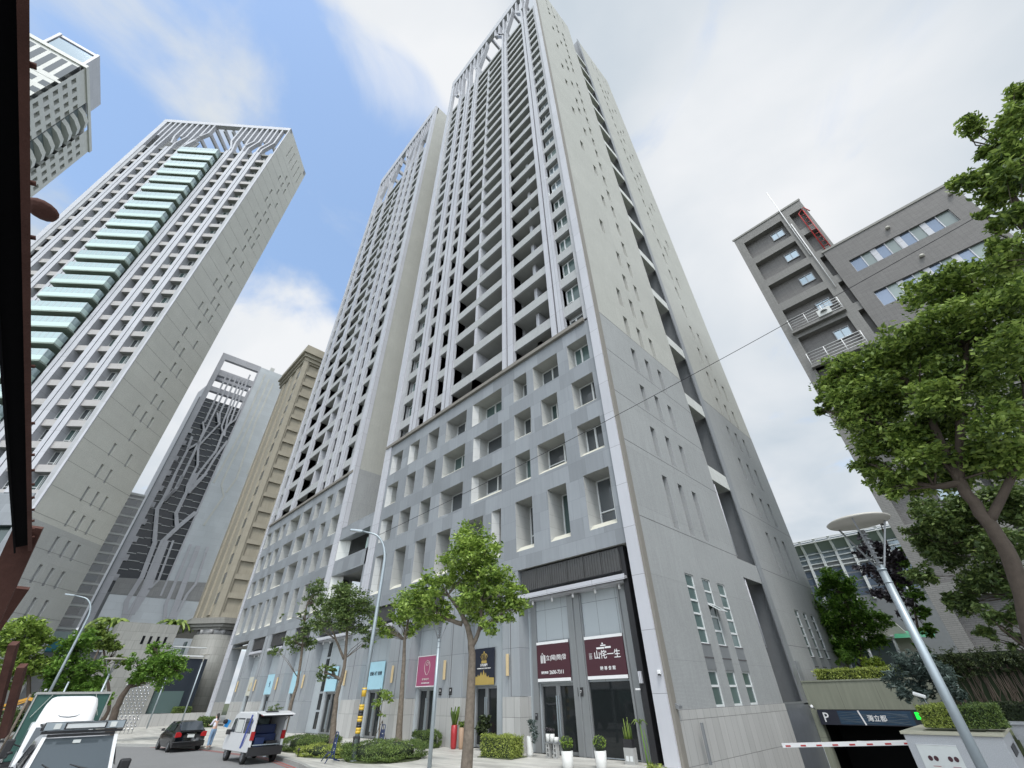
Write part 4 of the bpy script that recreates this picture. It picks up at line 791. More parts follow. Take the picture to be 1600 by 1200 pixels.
# ------------------------------------------------------------------ sand coloured classical block with rounded corner base
TE = thing('classical_building', 'sand coloured classical block with recessed panels, a moulded cornice and a rounded stone corner', 'building', (-72,-.8,0))
q = MB(); hs = []
for i in range(18):
    z = 13.2+2.75*i
    hs.append((.95, 3.1, z, z+2.0))
q.grid([0, 6, .95, 3.1], [11, 64.5]+[v for h in hs for v in h[2:]], hs, lambda u, v: (0, u, v))
q.box(-14,-.01,0,.2,11,64.5); q.box(-14,-13.8,.2,14,11,64)
q.build('wall','sand stone',TE)
for h in hs:
    q = MB(); q.quad((-.35,h[0],h[2]),(-.35,h[1],h[2]),(-.35,h[1],h[3]),(-.35,h[0],h[3])); q.quad((0,h[0],h[3]),(0,h[1],h[3]),(-.35,h[1],h[3]),(-.35,h[0],h[3])); q.quad((0,h[0],h[2]),(0,h[0],h[3]),(-.35,h[0],h[3]),(-.35,h[0],h[2])); q.quad((0,h[1],h[2]),(0,h[1],h[3]),(-.35,h[1],h[3]),(-.35,h[1],h[2])); q.build('recessed_panel','sand stone',TE)
q = MB()
for x in (-4.2,-8.4,-12.6): q.box(x, x+1.5, -.25, 0, 13, 62)
q.box(-.4,.25,-.25,.6,12,62.6); q.build('pilaster','sand stone',TE)
for i in range(16):
    z = 14.5+2.95*i; q = MB(); q.box(-3.2,-1.4,-.06,.0,z,z+1.6); q.build('window','window glass',TE)
q = MB()
for k, (o_, z0, z1) in enumerate(((.35,62.4,63.2),(.7,63.2,64.0),(1.15,64.0,64.5),(.8,64.5,66.2))): q.box(-14.5,o_,-o_,8,z0,z1)
q.build('cornice','sand stone',TE)
q = MB(); q.lathe((-1.0,1.6,0),[(3.0,0),(3.0,10.1)],40); q.build('corner_drum','granite cladding',TE)
q = MB(); q.lathe((-1.0,1.6,10.1),[(2.4,0),(2.4,.7)],24); 
for i in range(10):
    a = i*2*math.pi/10; q.tube([(-1+2.5*math.cos(a),1.6+2.5*math.sin(a),10.15),(-1+2.5*math.cos(a),1.6+2.5*math.sin(a),10.75)],.28,8)
q.build('capital','wing wall stone',TE)
q = MB()
for o_, z0, z1 in ((2.6,10.8,11.1),(3.1,11.1,11.5),(3.6,11.5,11.8),(3.0,11.8,12.3)): q.prism([(-14,-o_+.6),(-1.6,-o_+.6),(o_-.9,1.0),(o_-.9,8),(-14,8)],z0,z1)
q.build('base_cornice','sand grey',TE)
q = MB(); q.box(1.0,3.2,3.0,3.4,0,10.8); q.cur = 1; q.box(3.2,5.5,2.9,3.0,1.2,9.9); q.box(-4,-2.6,-1.8,-1.6,1,9.4); q.build('glass_infill',['grey metal','green glass'],TE)

# low entrance block left of the drum
TG = thing('entrance_block', 'low grey stone block with four small slots left of the rounded corner', 'building', (-66.5,-5.4,0))
q = MB(); q.box(-5,0,-6.5,-.15,1.0,10.5); q.build('wall','granite cladding',TG)
q = MB()
for y in (-3.5,-2.75,-1.95,-1.15): q.box(-.01,.02,y-.14,y+.14,8.2,9.1)
q.build('slot','dark void',TG)
q = MB(); q.box(-4.2,-.6,-.15,4.6,1.2,6.9); q.cur = 1; q.box(-1.0,-.35,.0,4.0,7.1,7.25); q.box(-1.0,-.35,0,4,8.1,8.2); q.cur = 2; q.box(-.62,-.55,0,3.2,1.2,3.4); q.build('entrance_recess',['tower glass','white frame','green glass'],TG)
q = MB(); q.box(-1.5,1.6,-4,6.3,0,1.15); q.build('low_wall','base stone',TG)
q = MB(); q.box(-6,.0,-30,-6.9,0,2.2); q.build('garden_wall','wing wall stone',TG)

# small grey block squeezed between the left tower and the lattice tower
TS = thing('apartment_block', 'small grey apartment block squeezed between the left tower and the lattice tower', 'building', (-95,-18.2,0))
q = MB(); q.box(-8,0,-4,3.6,0,34.2); q.build('wall','ashlar grey',TS)
for i in range(13):
    z = 12.4+1.66*i
    for y0, y1 in ((-1.2,.1),(.7,2.9)):
        q = MB(); q.box(-.02,.02,y0,y1,z,z+1.0); q.build('window','window glass',TS)
q = MB(); q.box(-.2,.3,.30,.5,11,35); q.box(-1,.2,-4,3.6,34.2,34.6)
for i in range(14): q.box(0,.12,-4,3.6,11.9+1.66*i,12.15+1.66*i)
q.build('trim','white frame',TS)
q = MB(); q.box(-1,2.5,-1.5,4,8.8,10.2); q.cur = 1; q.box(-.5,2.55,-1.0,3.4,10.2,11.4); q.build('link_canopy',['teal sheet','green glass'],TS)

# ------------------------------------------------------------------ far white tower, top left
A = Vector((-133.16,-71.68)); B = Vector((-104.57,-75.21)); ang = math.atan2(*(A-B).yx)
TW = thing('apartment_tower', 'far white tower at the top left corner with square windows and a glazed roof frame', 'apartment tower', (B.x,B.y,0), ang)
Wd = (A-B).length
q = MB(); hs = []
for cx in (0,):
    pass
def wcell(z0, z1, x0, x1): hs.append((x0, x1, z0, z1))
for k in range(0, 34):
    z = 150-4.1*(k+1)
    if z < 20: continue
    for i in range(10):
        x0 = 1.2+i*2.75
        if 4 <= i <= 6: continue
        if x0+1.5 < Wd-.6: hs.append((x0, x0+1.45, z+.9, z+3.1))
hs = [h for h in hs if h[3] < 149]
yo = -.0
q.grid([0, Wd]+[v for h in hs for v in h[:2]], [10, 150]+[v for h in hs for v in h[2:]], hs+[(12.0,19.6,20,149)], lambda u, v: (u, 0, v))
for (a,b,c,d) in hs:
    for P in (((a,0,c),(a,0,d),(a,.9,d),(a,.9,c)), ((b,0,c),(b,0,d),(b,.9,d),(b,.9,c)), ((a,0,d),(b,0,d),(b,.9,d),(a,.9,d)), ((a,0,c),(b,0,c),(b,.9,c),(a,.9,c))): q.quad(*P)
q.build('wall','white tile',TW)
q = MB(); q.quad((0,.9,10),(Wd,.9,10),(Wd,.9,149),(0,.9,149)); q.build('glazing','window glass',TW)
q = MB(); q.box(0,Wd,.95,16,10,149.6); q.build('core','white tile',TW)
for k in range(30):
    z = 148-4.1*k
    q = MB(); q.prism([(12,.4),(13.2,-.5),(15.8,-1.1),(18.4,-.5),(19.6,.4),(19.6,.9),(12,.9)], z-2.0, z-.4); q.build('curved_balcony','white tile',TW)
q = MB(); q.box(12,19.6,.5,.9,20,149); q.build('balcony_back','mirror glass',TW)
q = MB(); q.box(-.3,Wd*.55,.5,1.1,150,158); q.box(-.3,Wd*.55,9,9.6,150,158); 
for x in (0,4,8,12): q.box(x,x+.6,1.1,9,157,158)
q.build('roof_frame','pilaster stone',TW); q = MB(); q.box(0,Wd*.5,1.2,8.8,150,156); q.build('roof_glass','mirror glass',TW)
q = MB(); q.box(-.06,.0,0,16,137.5,138.3); q.box(-.35,Wd+.2,-.35,.0,149.2,150.6); q.box(-.35,-.01,0,16,149.2,150.6); q.build('roof_band','white tile',TW)
q = MB()
for i in range(7): q.box(-.03,.02,.9+i*2.2,2.2+i*2.2,139.5,148)
for j in range(26):
    for i in range(6): q.box(-.03,.02,1+i*2.6,2.5+i*2.6,133.6-4.1*j,135.8-4.1*j)
q.build('flank_windows','window glass',TW)

# ------------------------------------------------------------------ dark tiled building on the right
TR = thing('brick_building', 'dark grey tiled building on the right with framed stair tower panels and ribbon windows', 'building', (8.2,15,0))
q = MB(); zs = [37.2-3.12*i for i in range(12)]; hs = []
for i, z in enumerate(zs):
    hs.append((.65,4.05,z-2.35,z)); hs.append((4.75,5.75,z-2.35,z))
q.grid([0,6.0]+[v for h in hs for v in h[:2]], [2.0,38.3]+[v for h in hs for v in h[2:]], hs, lambda u, v: (u, 0, v))
for (a,b,c,d) in hs:
    for P in (((a,0,c),(a,0,d),(a,.55,d),(a,.55,c)), ((b,0,c),(b,0,d),(b,.55,d),(b,.55,c)), ((a,0,d),(b,0,d),(b,.55,d),(a,.55,d)), ((a,0,c),(b,0,c),(b,.55,c),(a,.55,c))): q.quad(*P)
q.box(0,6,.6,9,2,38.2); q.build('stair_tower_wall','dark tile frame',TR)
for i, h in enumerate(hs):
    q = MB(); q.quad((h[0],.54,h[2]),(h[1],.54,h[2]),(h[1],.54,h[3]),(h[0],.54,h[3])); q.build('recessed_panel','dark tile',TR)
for i, z in enumerate(zs[:9]):
    q = MB(); x0, x1 = 2.75,3.78; q.box(x0,x0+.06,.44,.52,z-1.40,z-.5); q.box(x1-.06,x1,.44,.52,z-1.4,z-.5); q.box(x0+.06,x1-.06,.44,.52,z-1.4,z-1.34); q.box(x0+.06,x1-.06,.44,.52,z-.56,z-.5); q.box(3.22,3.27,.44,.52,z-1.34,z-.56)
    w1 = q.build('window','grey metal',TR); q = MB(); q.quad((x0,.50,z-1.4),(x1,.50,z-1.4),(x1,.50,z-.5),(x0,.50,z-.5)); q.build('pane','mirror glass',w1)
for zr in (26.5, 22.95):
    q = MB()
    for j in range(5): q.tube([(.6,-.25,zr-.25*j),(4.15,-.25,zr-.25*j)], .022, 5)
    for j in range(4): q.tube([(.6+1.18*j,-.25,zr),(.6+1.18*j,-.25,zr-1.1)], .03, 5)
    q.tube([(.6,-.25,zr),(.6,.3,zr)],.022,5); q.build('railing','hard white',TR)
q = MB(); q.box(.5,4.2,-.35,.4,25.1,25.3); q.box(.5,4.2,-.35,.4,21.6,21.8); q.build('ledge','dark tile frame',TR)
X0, X1 = 5.1, 13.2
q = MB(); hs = [(6.1,12.15,27.85,29.2),(6.1,12.15,24.1,25.55),(6.1,12.15,20.3,21.9),(6.1,12.15,16.6,18.2),(6.1,12.15,13,14.5),(6.1,12.15,9.3,10.8),(6.1,12.15,5.4,7.0)]
q.grid([X0,X1,6.1,12.15],[2,31.2]+[v for h in hs for v in h[2:]],hs,lambda u,v:(u,-.12,v)); q.quad((X1,-.12,2),(X1,12,2),(X1,12,31.2),(X1,-.12,31.2)); q.quad((X0,-.12,2),(X0,.6,2),(X0,.6,31.2),(X0,-.12,31.2)); q.box(6,X1-.01,.3,12,2,31.15)
for (a,b,c,d) in hs: q.quad((a,-.12,d),(b,-.12,d),(b,.1,d),(a,.1,d)); q.quad((a,-.12,c),(b,-.12,c),(b,.1,c),(a,.1,c)); q.quad((a,-.12,c),(a,-.12,d),(a,.1,d),(a,.1,c)); q.quad((b,-.12,c),(b,-.12,d),(b,.1,d),(b,.1,c))
q.build('main_wall','dark tile',TR)
q = MB(); q.box(X0-.05,X1+.05,-.18,.02,31.15,31.35); q.box(-.1,6.05,-.06,.02,38.2,38.4); q.build('parapet_trim','sand grey',TR)
for (a,b,c,d) in hs:
    q = MB(); n = 8
    for i in range(n+1):
        x = a+(b-a)*i/n; w = .17 if i % 2 == 0 and 0 < i < n else .03; q.box(max(a,x-w), min(b,x+w), .0, .08, c, d)
    o = q.build('ribbon_window','pilaster stone',TR); q = MB(); q.cur = 0
    for i in range(n): q.cur = i % 2; q.quad((a+(b-a)*i/n,.06,c),(a+(b-a)*(i+1)/n,.06,c),(a+(b-a)*(i+1)/n,.06,d),(a+(b-a)*i/n,.06,d))
    q.build('pane',['mirror blue','curtain'],o)
q = MB()
for x, z in ((6.6,30.2),(10.3,30.25),(6.9,26.5),(11.8,26.6)): q.lathe((x+2.5,-.22,z),[(.02,-.1),(.14,-.06),(.16,0),(.1,.1)],12)
q.build('wall_fitting','lamp disc',TR)
q = MB(); q.tube([(4.35,-.1,31.6),(4.35,-.1,41.5)],.04,6); q.tube([(4.5,-.1,27.5),(4.5,-.1,36)],.04,6); q.build('white_pipe','hard white',TR)
q = MB(); q.tube([(5.35,-.12,31.3),(5.35,-.12,36.6),(5.9,-.12,37.0),(6.1,-.12,36.2)],.05,6)
for i in range(9): q.tube([(5.35,-.12,31.8+.55*i),(5.75,-.12,31.8+.55*i)],.025,5)
q.tube([(5.75,-.12,31.3),(5.75,-.12,36.7)],.04,6); q.build('ladder','red paint',TR)

t = thing('air_conditioner', 'white air conditioner box on a bracket of the dark tiled building', 'air conditioner', (11.2,14.7,25.35)); q = MB(); q.box(-.45,.45,-.15,.15,0,.62); q.build('case','ac white',t,bevel=.02); q = MB(); q.lathe((0,-.16,.31),[(.24,-.0),(.24,.01)],16); 
o = q.build('fan_grille','grey metal',t)
t = thing('air_conditioner', 'grey air conditioner cage low on the tiled building, above the ivy wall', 'air conditioner', (18.1,14.5,4.95)); q = MB(); q.box(-.6,.5,-.3,.2,0,.75); q.build('case','ac white',t,bevel=.03); q = MB(); q.box(-.62,.55,-.36,.3,-.1,-.02); q.box(-.5,.4,-.31,-.3,.1,.6); q.build('tray','black plastic',t)
t = thing('security_camera', 'white bullet camera on the pier of the dark tiled building', 'security camera', (9.9,14.7,6.0)); q = MB(); q.tube([(-.22,0,0),(.22,-.1,-.06)],.08,10); q.build('body','hard white',t); q = MB(); q.tube([(.1,0,0),(.15,.3,-.25)],.03,6); q.build('bracket','grey metal',t)

# low building with a sloped glass roof far behind
TP = thing('glass_roof_building', 'distant low building with a white framed glazed roof edge', 'building', (-8,60,0))
q = MB(); q.box(0,16,0,10,0,17.2); q.build('wall','grey metal',TP)
q = MB(); q.quad((-.2,-1.2,20.2),(16,-1.2,20.2),(16,0,18.6),(-.2,0,18.6)); q.quad((0,0,17.2),(16,0,17.2),(16,0,18.6),(0,0,18.6)); q.build('roof_glass','mirror glass',TP)
q = MB()
for i in range(9): q.bar((i*1.95,-1.3,20.5),(i*1.95,-.2,18.4),.3,.3); q.box(i*1.95-.15,i*1.95+.15,-.4,-.05,12,18.5)
for z in (20.3,19.9,18.55,17.9,17.2,16.6): q.box(0,16,-1.35 if z > 19.5 else -.25,-1.15 if z > 19.5 else -.02,z,z+.13)
q.build('roof_frame','white frame',TP)
q = MB()
for z in (12.6,13.6,14.6,15.6): q.quad((0.1,-.03,z),(16,-.03,z),(16,-.03,z+.8),(.1,-.03,z+.8))
q.build('window_band','mirror blue',TP)

# curved concrete hall behind the trees
TD = thing('curved_hall', 'pale curved concrete hall wall behind the trees on the right', 'building', (-3,35,0))
q = MB(); pts = [(0,1.5),(0,8.0),(3.5,8.2),(5.0,8.1),(6.0,7.6),(6.7,6.9),(7.2,6.0),(7.4,4.6),(7.5,1.5)]
q.prism(pts, 0, .6, axis='y'); q.build('wall','dome concrete',TD)
q = MB(); q.box(0,6.0,-.02,.0,2,5.6); q.build('glazing','mirror glass',TD); q = MB()
for x in (.2,2.0,3.8,5.9): q.tube([(x,-.4,1.5),(x+.2,-.1,6)],.12,8)
q.box(0,7.4,-.3,0,5.75,5.95); q.build('frame','white frame',TD)
q = MB(); q.box(-2,3.6,-2.4,-.3,5.4,5.5); q.quad((6.3,-1,5.7),(9,-1,5.6),(9,.6,6.2),(6.3,.6,6.3)); q.build('awning','green roof sheet',TD)
TREES = {
'T1': ((-1.3, -9.1), [(-1.35,-9.16,6.83,0.7),(-1.55,-9.4,6.11,0.76),(-1.09,-8.85,6.18,0.72),(-1.82,-9.74,5.46,0.69),(-1.95,-8.67,5.52,0.81),(-0.85,-8.55,5.36,0.77),(-0.47,-8.09,4.84,0.59),(-0.6,-8.26,4.41,0.54),(-1.94,-10.49,4.9,0.57),(-2.36,-10.39,4.51,0.53),(-1.9,-9.83,4.41,0.49),(-1.65,-8.5,4.6,0.64),(-0.95,-9.7,4.58,0.48),(-0.93,-8.65,4.05,0.41),(-0.31,-7.9,4.53,0.35)], [[(-1.26,-9.05,2.64),(-1.3,-9.1,3.62),(-1.49,-9.33,4.32),(-1.8,-9.7,4.88)],[(-1.27,-9.07,3.45),(-1.14,-8.91,3.87),(-1.11,-8.87,4.69),(-1.22,-9.01,5.86)],[(-1.48,-9.32,4.05),(-1.76,-9.66,4.18),(-2.03,-9.99,4.41)]]),
'T2': ((-12.5, -4.1), [(-12.64,-4.31,6.46,0.94),(-12.37,-3.9,6.79,0.82),(-12.89,-4.7,5.97,0.72),(-12.21,-3.65,5.83,0.66),(-12.55,-4.18,5.2,0.51),(-13.75,-4.84,5.11,0.58),(-14.07,-5.34,5.57,0.45)], [[(-12.5,-4.1,0.01),(-12.57,-4.21,2.5),(-12.65,-4.33,4.75),(-12.6,-4.26,5.98)]]),
'T3': ((-17.5, -5), [(-17.78,-5.58,7.33,1.25),(-18.17,-6.35,6.94,1.0),(-17.31,-4.62,6.82,0.95),(-18.38,-6.79,5.88,0.75),(-17.75,-5.51,6.09,0.91),(-17.3,-4.58,5.59,0.63),(-18.05,-6.11,3.43,0.5),(-17.84,-5.69,3.64,0.32),(-17.09,-4.16,5.1,0.49),(-18.07,-6.16,7.67,0.66)], [[(-17.51,-5.02,0.0),(-17.59,-5.18,1.45),(-17.61,-5.23,2.59),(-17.57,-5.15,3.8),(-17.67,-5.35,5.58),(-17.73,-5.48,6.79)],[(-17.6,-5.21,4.11),(-17.9,-5.81,5.07),(-18.14,-6.31,5.9)],[(-17.6,-5.21,3.12),(-17.81,-5.63,3.34),(-18.0,-6.02,3.43)]]),
'T4': ((-23, -6), [(-22.89,-5.72,8.61,0.82),(-22.99,-5.97,7.97,0.64),(-22.75,-5.34,7.8,0.57),(-23.12,-6.31,6.96,0.46),(-22.96,-5.89,6.01,0.61),(-23.03,-6.08,5.27,0.66),(-23.25,-6.67,5.44,0.44),(-23.46,-7.21,4.78,0.49),(-22.75,-5.34,5.28,0.52),(-22.7,-5.2,7.2,0.64),(-23.54,-7.42,6.91,0.26)], [[(-22.86,-5.64,0.44),(-22.85,-5.62,2.03),(-22.83,-5.56,3.34),(-22.91,-5.77,5.09),(-22.99,-5.99,6.58),(-23.03,-6.07,7.56),(-22.92,-5.79,8.4)]]),
'T5': ((-38, -12), [(-37.84,-10.84,4.8,1.19),(-37.94,-11.61,4.16,0.99),(-37.68,-9.71,4.61,0.97),(-37.75,-10.22,3.76,1.01),(-37.6,-9.12,4.19,0.73),(-38.06,-12.46,4.77,0.68),(-37.95,-11.68,5.86,0.72),(-37.98,-11.84,3.76,0.6)], [[(-38.04,-12.26,1.16),(-38.05,-12.33,2.2),(-38.02,-12.17,3.16),(-37.93,-11.52,3.96),(-37.83,-10.76,4.59)]]),
'LA': ((-48, -17), [(-48.1,-20.17,7.32,1.36),(-48.05,-18.82,7.41,1.1),(-48.1,-20.18,6.17,1.31),(-48.05,-18.65,6.24,1.15),(-48.03,-17.88,6.74,0.71),(-48.06,-19.15,4.87,1.22),(-48.02,-17.7,4.68,1.27),(-48.06,-19.06,3.58,1.04)], [[(-47.99,-16.52,1.07),(-48.03,-17.98,4.45),(-48.07,-19.26,6.67)]]),
'LB': ((-48, -14), [(-48.18,-16.21,6.36,1.07),(-48.13,-15.58,6.87,1.11),(-48.19,-16.3,5.17,1.19),(-48.07,-14.82,4.73,1.31),(-47.99,-13.84,4.99,1.01),(-48.08,-14.93,3.59,1.18),(-47.96,-13.55,3.36,1.22),(-47.92,-12.98,4.05,0.76),(-48.18,-16.17,4.03,1.0),(-47.85,-12.15,2.67,0.66),(-48.18,-16.25,2.94,0.89)], [[(-47.94,-13.3,0.95),(-48.06,-14.72,4.04),(-48.13,-15.57,5.9)]]),
'LC': ((-55, -12), [(-55.27,-14.57,8.33,0.99),(-55.15,-13.45,7.53,1.0),(-55.23,-14.2,6.93,0.87),(-55.05,-12.44,7.0,0.81),(-54.94,-11.44,5.91,0.7)], [[(-54.86,-10.65,1.7),(-55.05,-12.49,5.34),(-55.18,-13.7,7.52)]]),
'RA': ((10.9, -3.5), [(11.93,-3.53,7.09,0.62),(12.27,-3.54,6.6,0.57),(10.79,-3.5,7.16,0.61),(13.99,-3.59,11.96,0.44),(14.62,-3.61,10.59,0.54),(10.18,-3.48,9.59,0.59),(10.86,-3.5,9.23,0.71),(10.12,-3.48,8.68,0.59),(13.9,-3.59,9.25,0.6),(9.54,-3.46,9.8,0.29),(9.25,-3.45,9.57,0.18),(9.91,-3.47,10.24,0.48),(10.43,-3.49,10.6,0.54),(10.63,-3.49,9.84,0.68),(10.15,-3.48,9.13,0.67),(11.39,-3.51,10.4,0.66),(11.25,-2.47,9.77,0.84),(12.18,-3.54,10.4,0.7),(13.07,-3.57,11.61,0.59),(12.92,-3.56,10.39,0.72),(13.74,-3.59,11.47,0.52),(13.48,-4.23,10.04,0.65),(14.46,-3.61,11.25,0.59),(14.15,-4.38,9.9,0.59),(12.19,-3.54,9.19,0.71),(12.87,-2.52,9.34,0.71),(13.34,-4.61,8.57,0.57),(10.86,-3.5,7.92,0.66),(10.15,-3.48,8.01,0.56),(11.74,-2.22,8.26,0.73),(12.43,-4.85,7.25,0.56),(9.89,-3.47,7.1,0.48),(10.44,-3.49,6.72,0.5),(11.27,-2.21,7.02,0.56),(9.63,-2.81,7.7,0.46),(13.33,-3.05,8.19,0.6),(11.73,-4.57,8.28,0.6),(9.86,-3.47,6.54,0.29)], [[(10.59,-3.49,2.33),(11.1,-3.51,4.2),(11.2,-3.51,5.32),(11.2,-3.51,6.38),(11.37,-3.51,7.51),(11.6,-3.52,8.85),(11.46,-3.52,9.85)],[(11.2,-3.51,6.38),(10.72,-3.49,6.45),(10.19,-3.48,6.8)],[(11.4,-3.52,7.3),(10.9,-3.5,7.7),(10.39,-3.48,8.56),(10.12,-3.48,9.87)],[(11.24,-3.51,6.45),(12.01,-3.53,8.01),(13.05,-3.57,9.81),(13.99,-3.59,11.12)],[(11.2,-3.51,5.32),(12.36,-3.54,6.57),(13.39,-3.58,8.3)]]),
'RB': ((13.6, -7), [(15.57,-7.53,12.44,0.36),(15.14,-7.41,12.23,0.31),(15.17,-7.42,13.17,0.22),(15.24,-7.44,11.72,0.36),(14.82,-7.33,11.63,0.29),(14.47,-7.23,11.81,0.22),(14.27,-7.18,12.01,0.14),(14.83,-7.33,11.05,0.34),(14.53,-7.25,11.28,0.25),(14.49,-7.24,10.31,0.29),(14.25,-7.17,10.54,0.21),(14.2,-7.16,10.86,0.15),(14.1,-7.13,9.68,0.26),(15.98,-7.64,13.01,0.24),(14.96,-7.37,12.43,0.15),(13.92,-7.09,10.02,0.21),(13.8,-7.05,9.49,0.22)], [[(13.15,-6.88,6.75),(14.31,-7.19,9.19),(15.11,-7.41,11.38),(15.14,-7.41,12.23)],[(14.31,-7.19,9.19),(14.72,-7.3,11.23),(14.4,-7.22,11.92)]]),
'RC': ((11, 1.5), [(9.2,1.55,5.21,0.43),(9.74,2.19,4.44,0.46),(10.8,1.51,4.94,0.51),(10.44,1.52,6.39,0.56),(10.49,1.51,3.28,0.28),(9.91,1.53,3.49,0.25),(12.35,1.46,6.51,0.57),(9.67,1.54,6.57,0.39),(11.11,1.5,7.07,0.59),(11.57,1.48,6.72,0.61),(12.28,1.46,6.94,0.59),(10.33,1.52,6.84,0.58),(10.8,2.29,6.25,0.65),(11.29,1.49,5.59,0.65),(10.06,2.57,5.82,0.6),(10.44,2.3,4.92,0.54),(11.15,1.5,4.53,0.48),(10.82,1.51,3.89,0.39),(10.3,0.74,3.89,0.34),(9.76,2.83,6.36,0.43),(11.84,0.83,5.54,0.53),(10.2,2.3,7.52,0.41)], [[(10.79,1.51,2.65),(11.19,1.49,4.35),(11.29,1.49,5.59),(11.3,1.49,6.8)],[(11.2,1.49,5.42),(10.55,1.51,5.95),(10.23,1.52,6.65)]]),
'RD': ((0.9, 28), [(1.85,28.19,10.09,0.92),(0.81,27.98,9.21,0.92),(2.24,28.27,8.79,1.06),(1.01,28.02,7.96,1.33),(2.4,28.31,7.58,1.19),(-0.36,27.74,7.37,0.81),(2.96,28.42,6.38,1.05),(0.81,27.98,6.33,1.44),(1.91,28.21,5.36,1.04),(-0.61,27.69,5.53,0.94),(0.53,27.93,4.58,1.05),(3.94,28.62,6.75,0.64),(3.1,28.45,5.28,0.7)], [[(1.32,28.09,3.29),(1.77,28.18,6.03),(2.06,28.24,8.57),(2.07,28.24,10.06)]]),
'RE': ((6.3, 17.5), [(5.89,17.45,9.3,0.48),(6.76,17.55,9.34,0.73),(7.52,17.64,8.82,0.51),(5.66,17.43,8.36,0.54),(6.52,17.53,8.04,0.77),(7.34,17.62,7.73,0.55),(6.44,17.52,6.78,0.61),(5.76,17.44,7.04,0.44),(7.02,17.58,6.36,0.41),(6.44,17.52,5.75,0.41),(6.91,17.57,8.54,0.52),(6.37,17.51,10.43,0.32),(7.67,17.66,11.41,0.28),(7.81,17.67,10.95,0.2),(6.65,17.54,5.23,0.29)], [[(6.29,17.5,3.23),(6.58,17.53,5.4),(6.59,17.53,7.11),(6.61,17.53,8.98)],[(6.59,17.53,6.76),(7.21,17.6,8.49),(7.66,17.65,10.99)]]),
'RF': ((5.2, 27), [(6.74,27.18,10.08,0.64),(6.9,27.19,9.12,0.69),(5.97,27.09,8.8,0.55),(6.68,27.17,7.82,0.67),(7.52,27.27,10.9,0.48),(6.57,27.16,6.77,0.58),(6.36,27.13,5.56,0.55),(5.56,27.04,4.62,0.48)], [[(5.04,26.98,2.76),(6.12,27.1,6.6),(6.91,27.2,9.58)]]),
'RG': ((1.2, 23.5), [(1.39,23.54,4.36,0.44),(1.49,23.56,3.97,0.36),(0.86,23.42,3.8,0.29)], [[(1.2,23.5,2.77),(1.27,23.51,3.4),(1.38,23.54,4.16)]]),
'RH': ((2.43, 19.66), [(3.25,19.83,3.59,0.44),(3.73,19.93,3.57,0.44),(3.97,19.98,3.22,0.37),(2.74,19.72,3.17,0.32)], []),
'RI': ((6.8, 9.8), [(6.67,9.78,3.15,0.65),(5.95,9.69,2.58,0.52),(7.17,9.85,3.01,0.63),(7.54,9.89,2.65,0.52),(6.69,9.79,2.22,0.53),(7.54,9.89,2.2,0.47),(7.84,9.93,1.98,0.34),(6.03,9.7,2.0,0.33)], [[(6.75,9.79,1.45),(6.96,9.82,2.32),(7.06,9.83,3.01)]]),
'sapling': ((-19.7, -0.9), [(-19.76,-0.99,2.43,0.5),(-19.92,-1.27,1.94,0.42),(-19.54,-0.62,2.26,0.36),(-19.76,-0.99,1.45,0.28)], [[(-19.72,-0.93,0.05),(-19.78,-1.04,1.29),(-19.77,-1.02,2.1)]]),
}
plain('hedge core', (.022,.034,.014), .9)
# ------------------------------------------------------------------ vegetation
def leaves(name, mat, pts_c, pts_r, n, size, parent, kind=None, up=.45, label=None, aspect=2.2, clump=26, cr=.30):
    """leaf-sized faces gathered in clumps through the volume of several lobes"""
    pc = np.array(pts_c, float); pr = np.array(pts_r, float); wgt = pr**2.2; wgt /= wgt.sum()
    nc = max(8, n//clump); li = rng.choice(len(pc), nc, p=wgt)
    d = rng.normal(size=(nc, 3)); d /= np.linalg.norm(d, axis=1)[:, None]
    rad = rng.random(nc)**.45
    cc = pc[li]+d*(rad*pr[li])[:, None]*np.array([1, 1, .82])
    ci = rng.integers(0, nc, n); crr = cr*np.clip(pr[li][ci], .25, 1.3)
    p = cc[ci]+rng.normal(size=(n, 3))*crr[:, None]*np.array([.5, .5, .32])
    a = rng.normal(size=(n, 3)); a[:, 2] *= .5; a += d[ci]*.5; a[:, 2] -= .15; a /= np.linalg.norm(a, axis=1)[:, None]
    nn = rng.normal(size=(n, 3)); nn[:, 2] += up*3; b = np.cross(a, nn); b /= (np.linalg.norm(b, axis=1)[:, None]+1e-9)
    s = size*(.65+.7*rng.random(n))[:, None]
    v = np.stack([p-a*s*.5, p+b*s*.5/aspect, p+a*s*.5, p-b*s*.5/aspect], 1).reshape(-1, 3)
    me = bpy.data.meshes.new(name); me.vertices.add(4*n); me.vertices.foreach_set('co', v.ravel()); me.loops.add(4*n); me.loops.foreach_set('vertex_index', np.arange(4*n))
    me.polygons.add(n); me.polygons.foreach_set('loop_start', np.arange(n)*4); me.polygons.foreach_set('loop_total', np.full(n, 4)); me.update(calc_edges=True); me.materials.append(M[mat])
    o = bpy.data.objects.new(name, me); COL.objects.link(o)
    if parent: o.parent = parent
    if label: o['label'] = label
    if kind: o['kind'] = kind
    return o
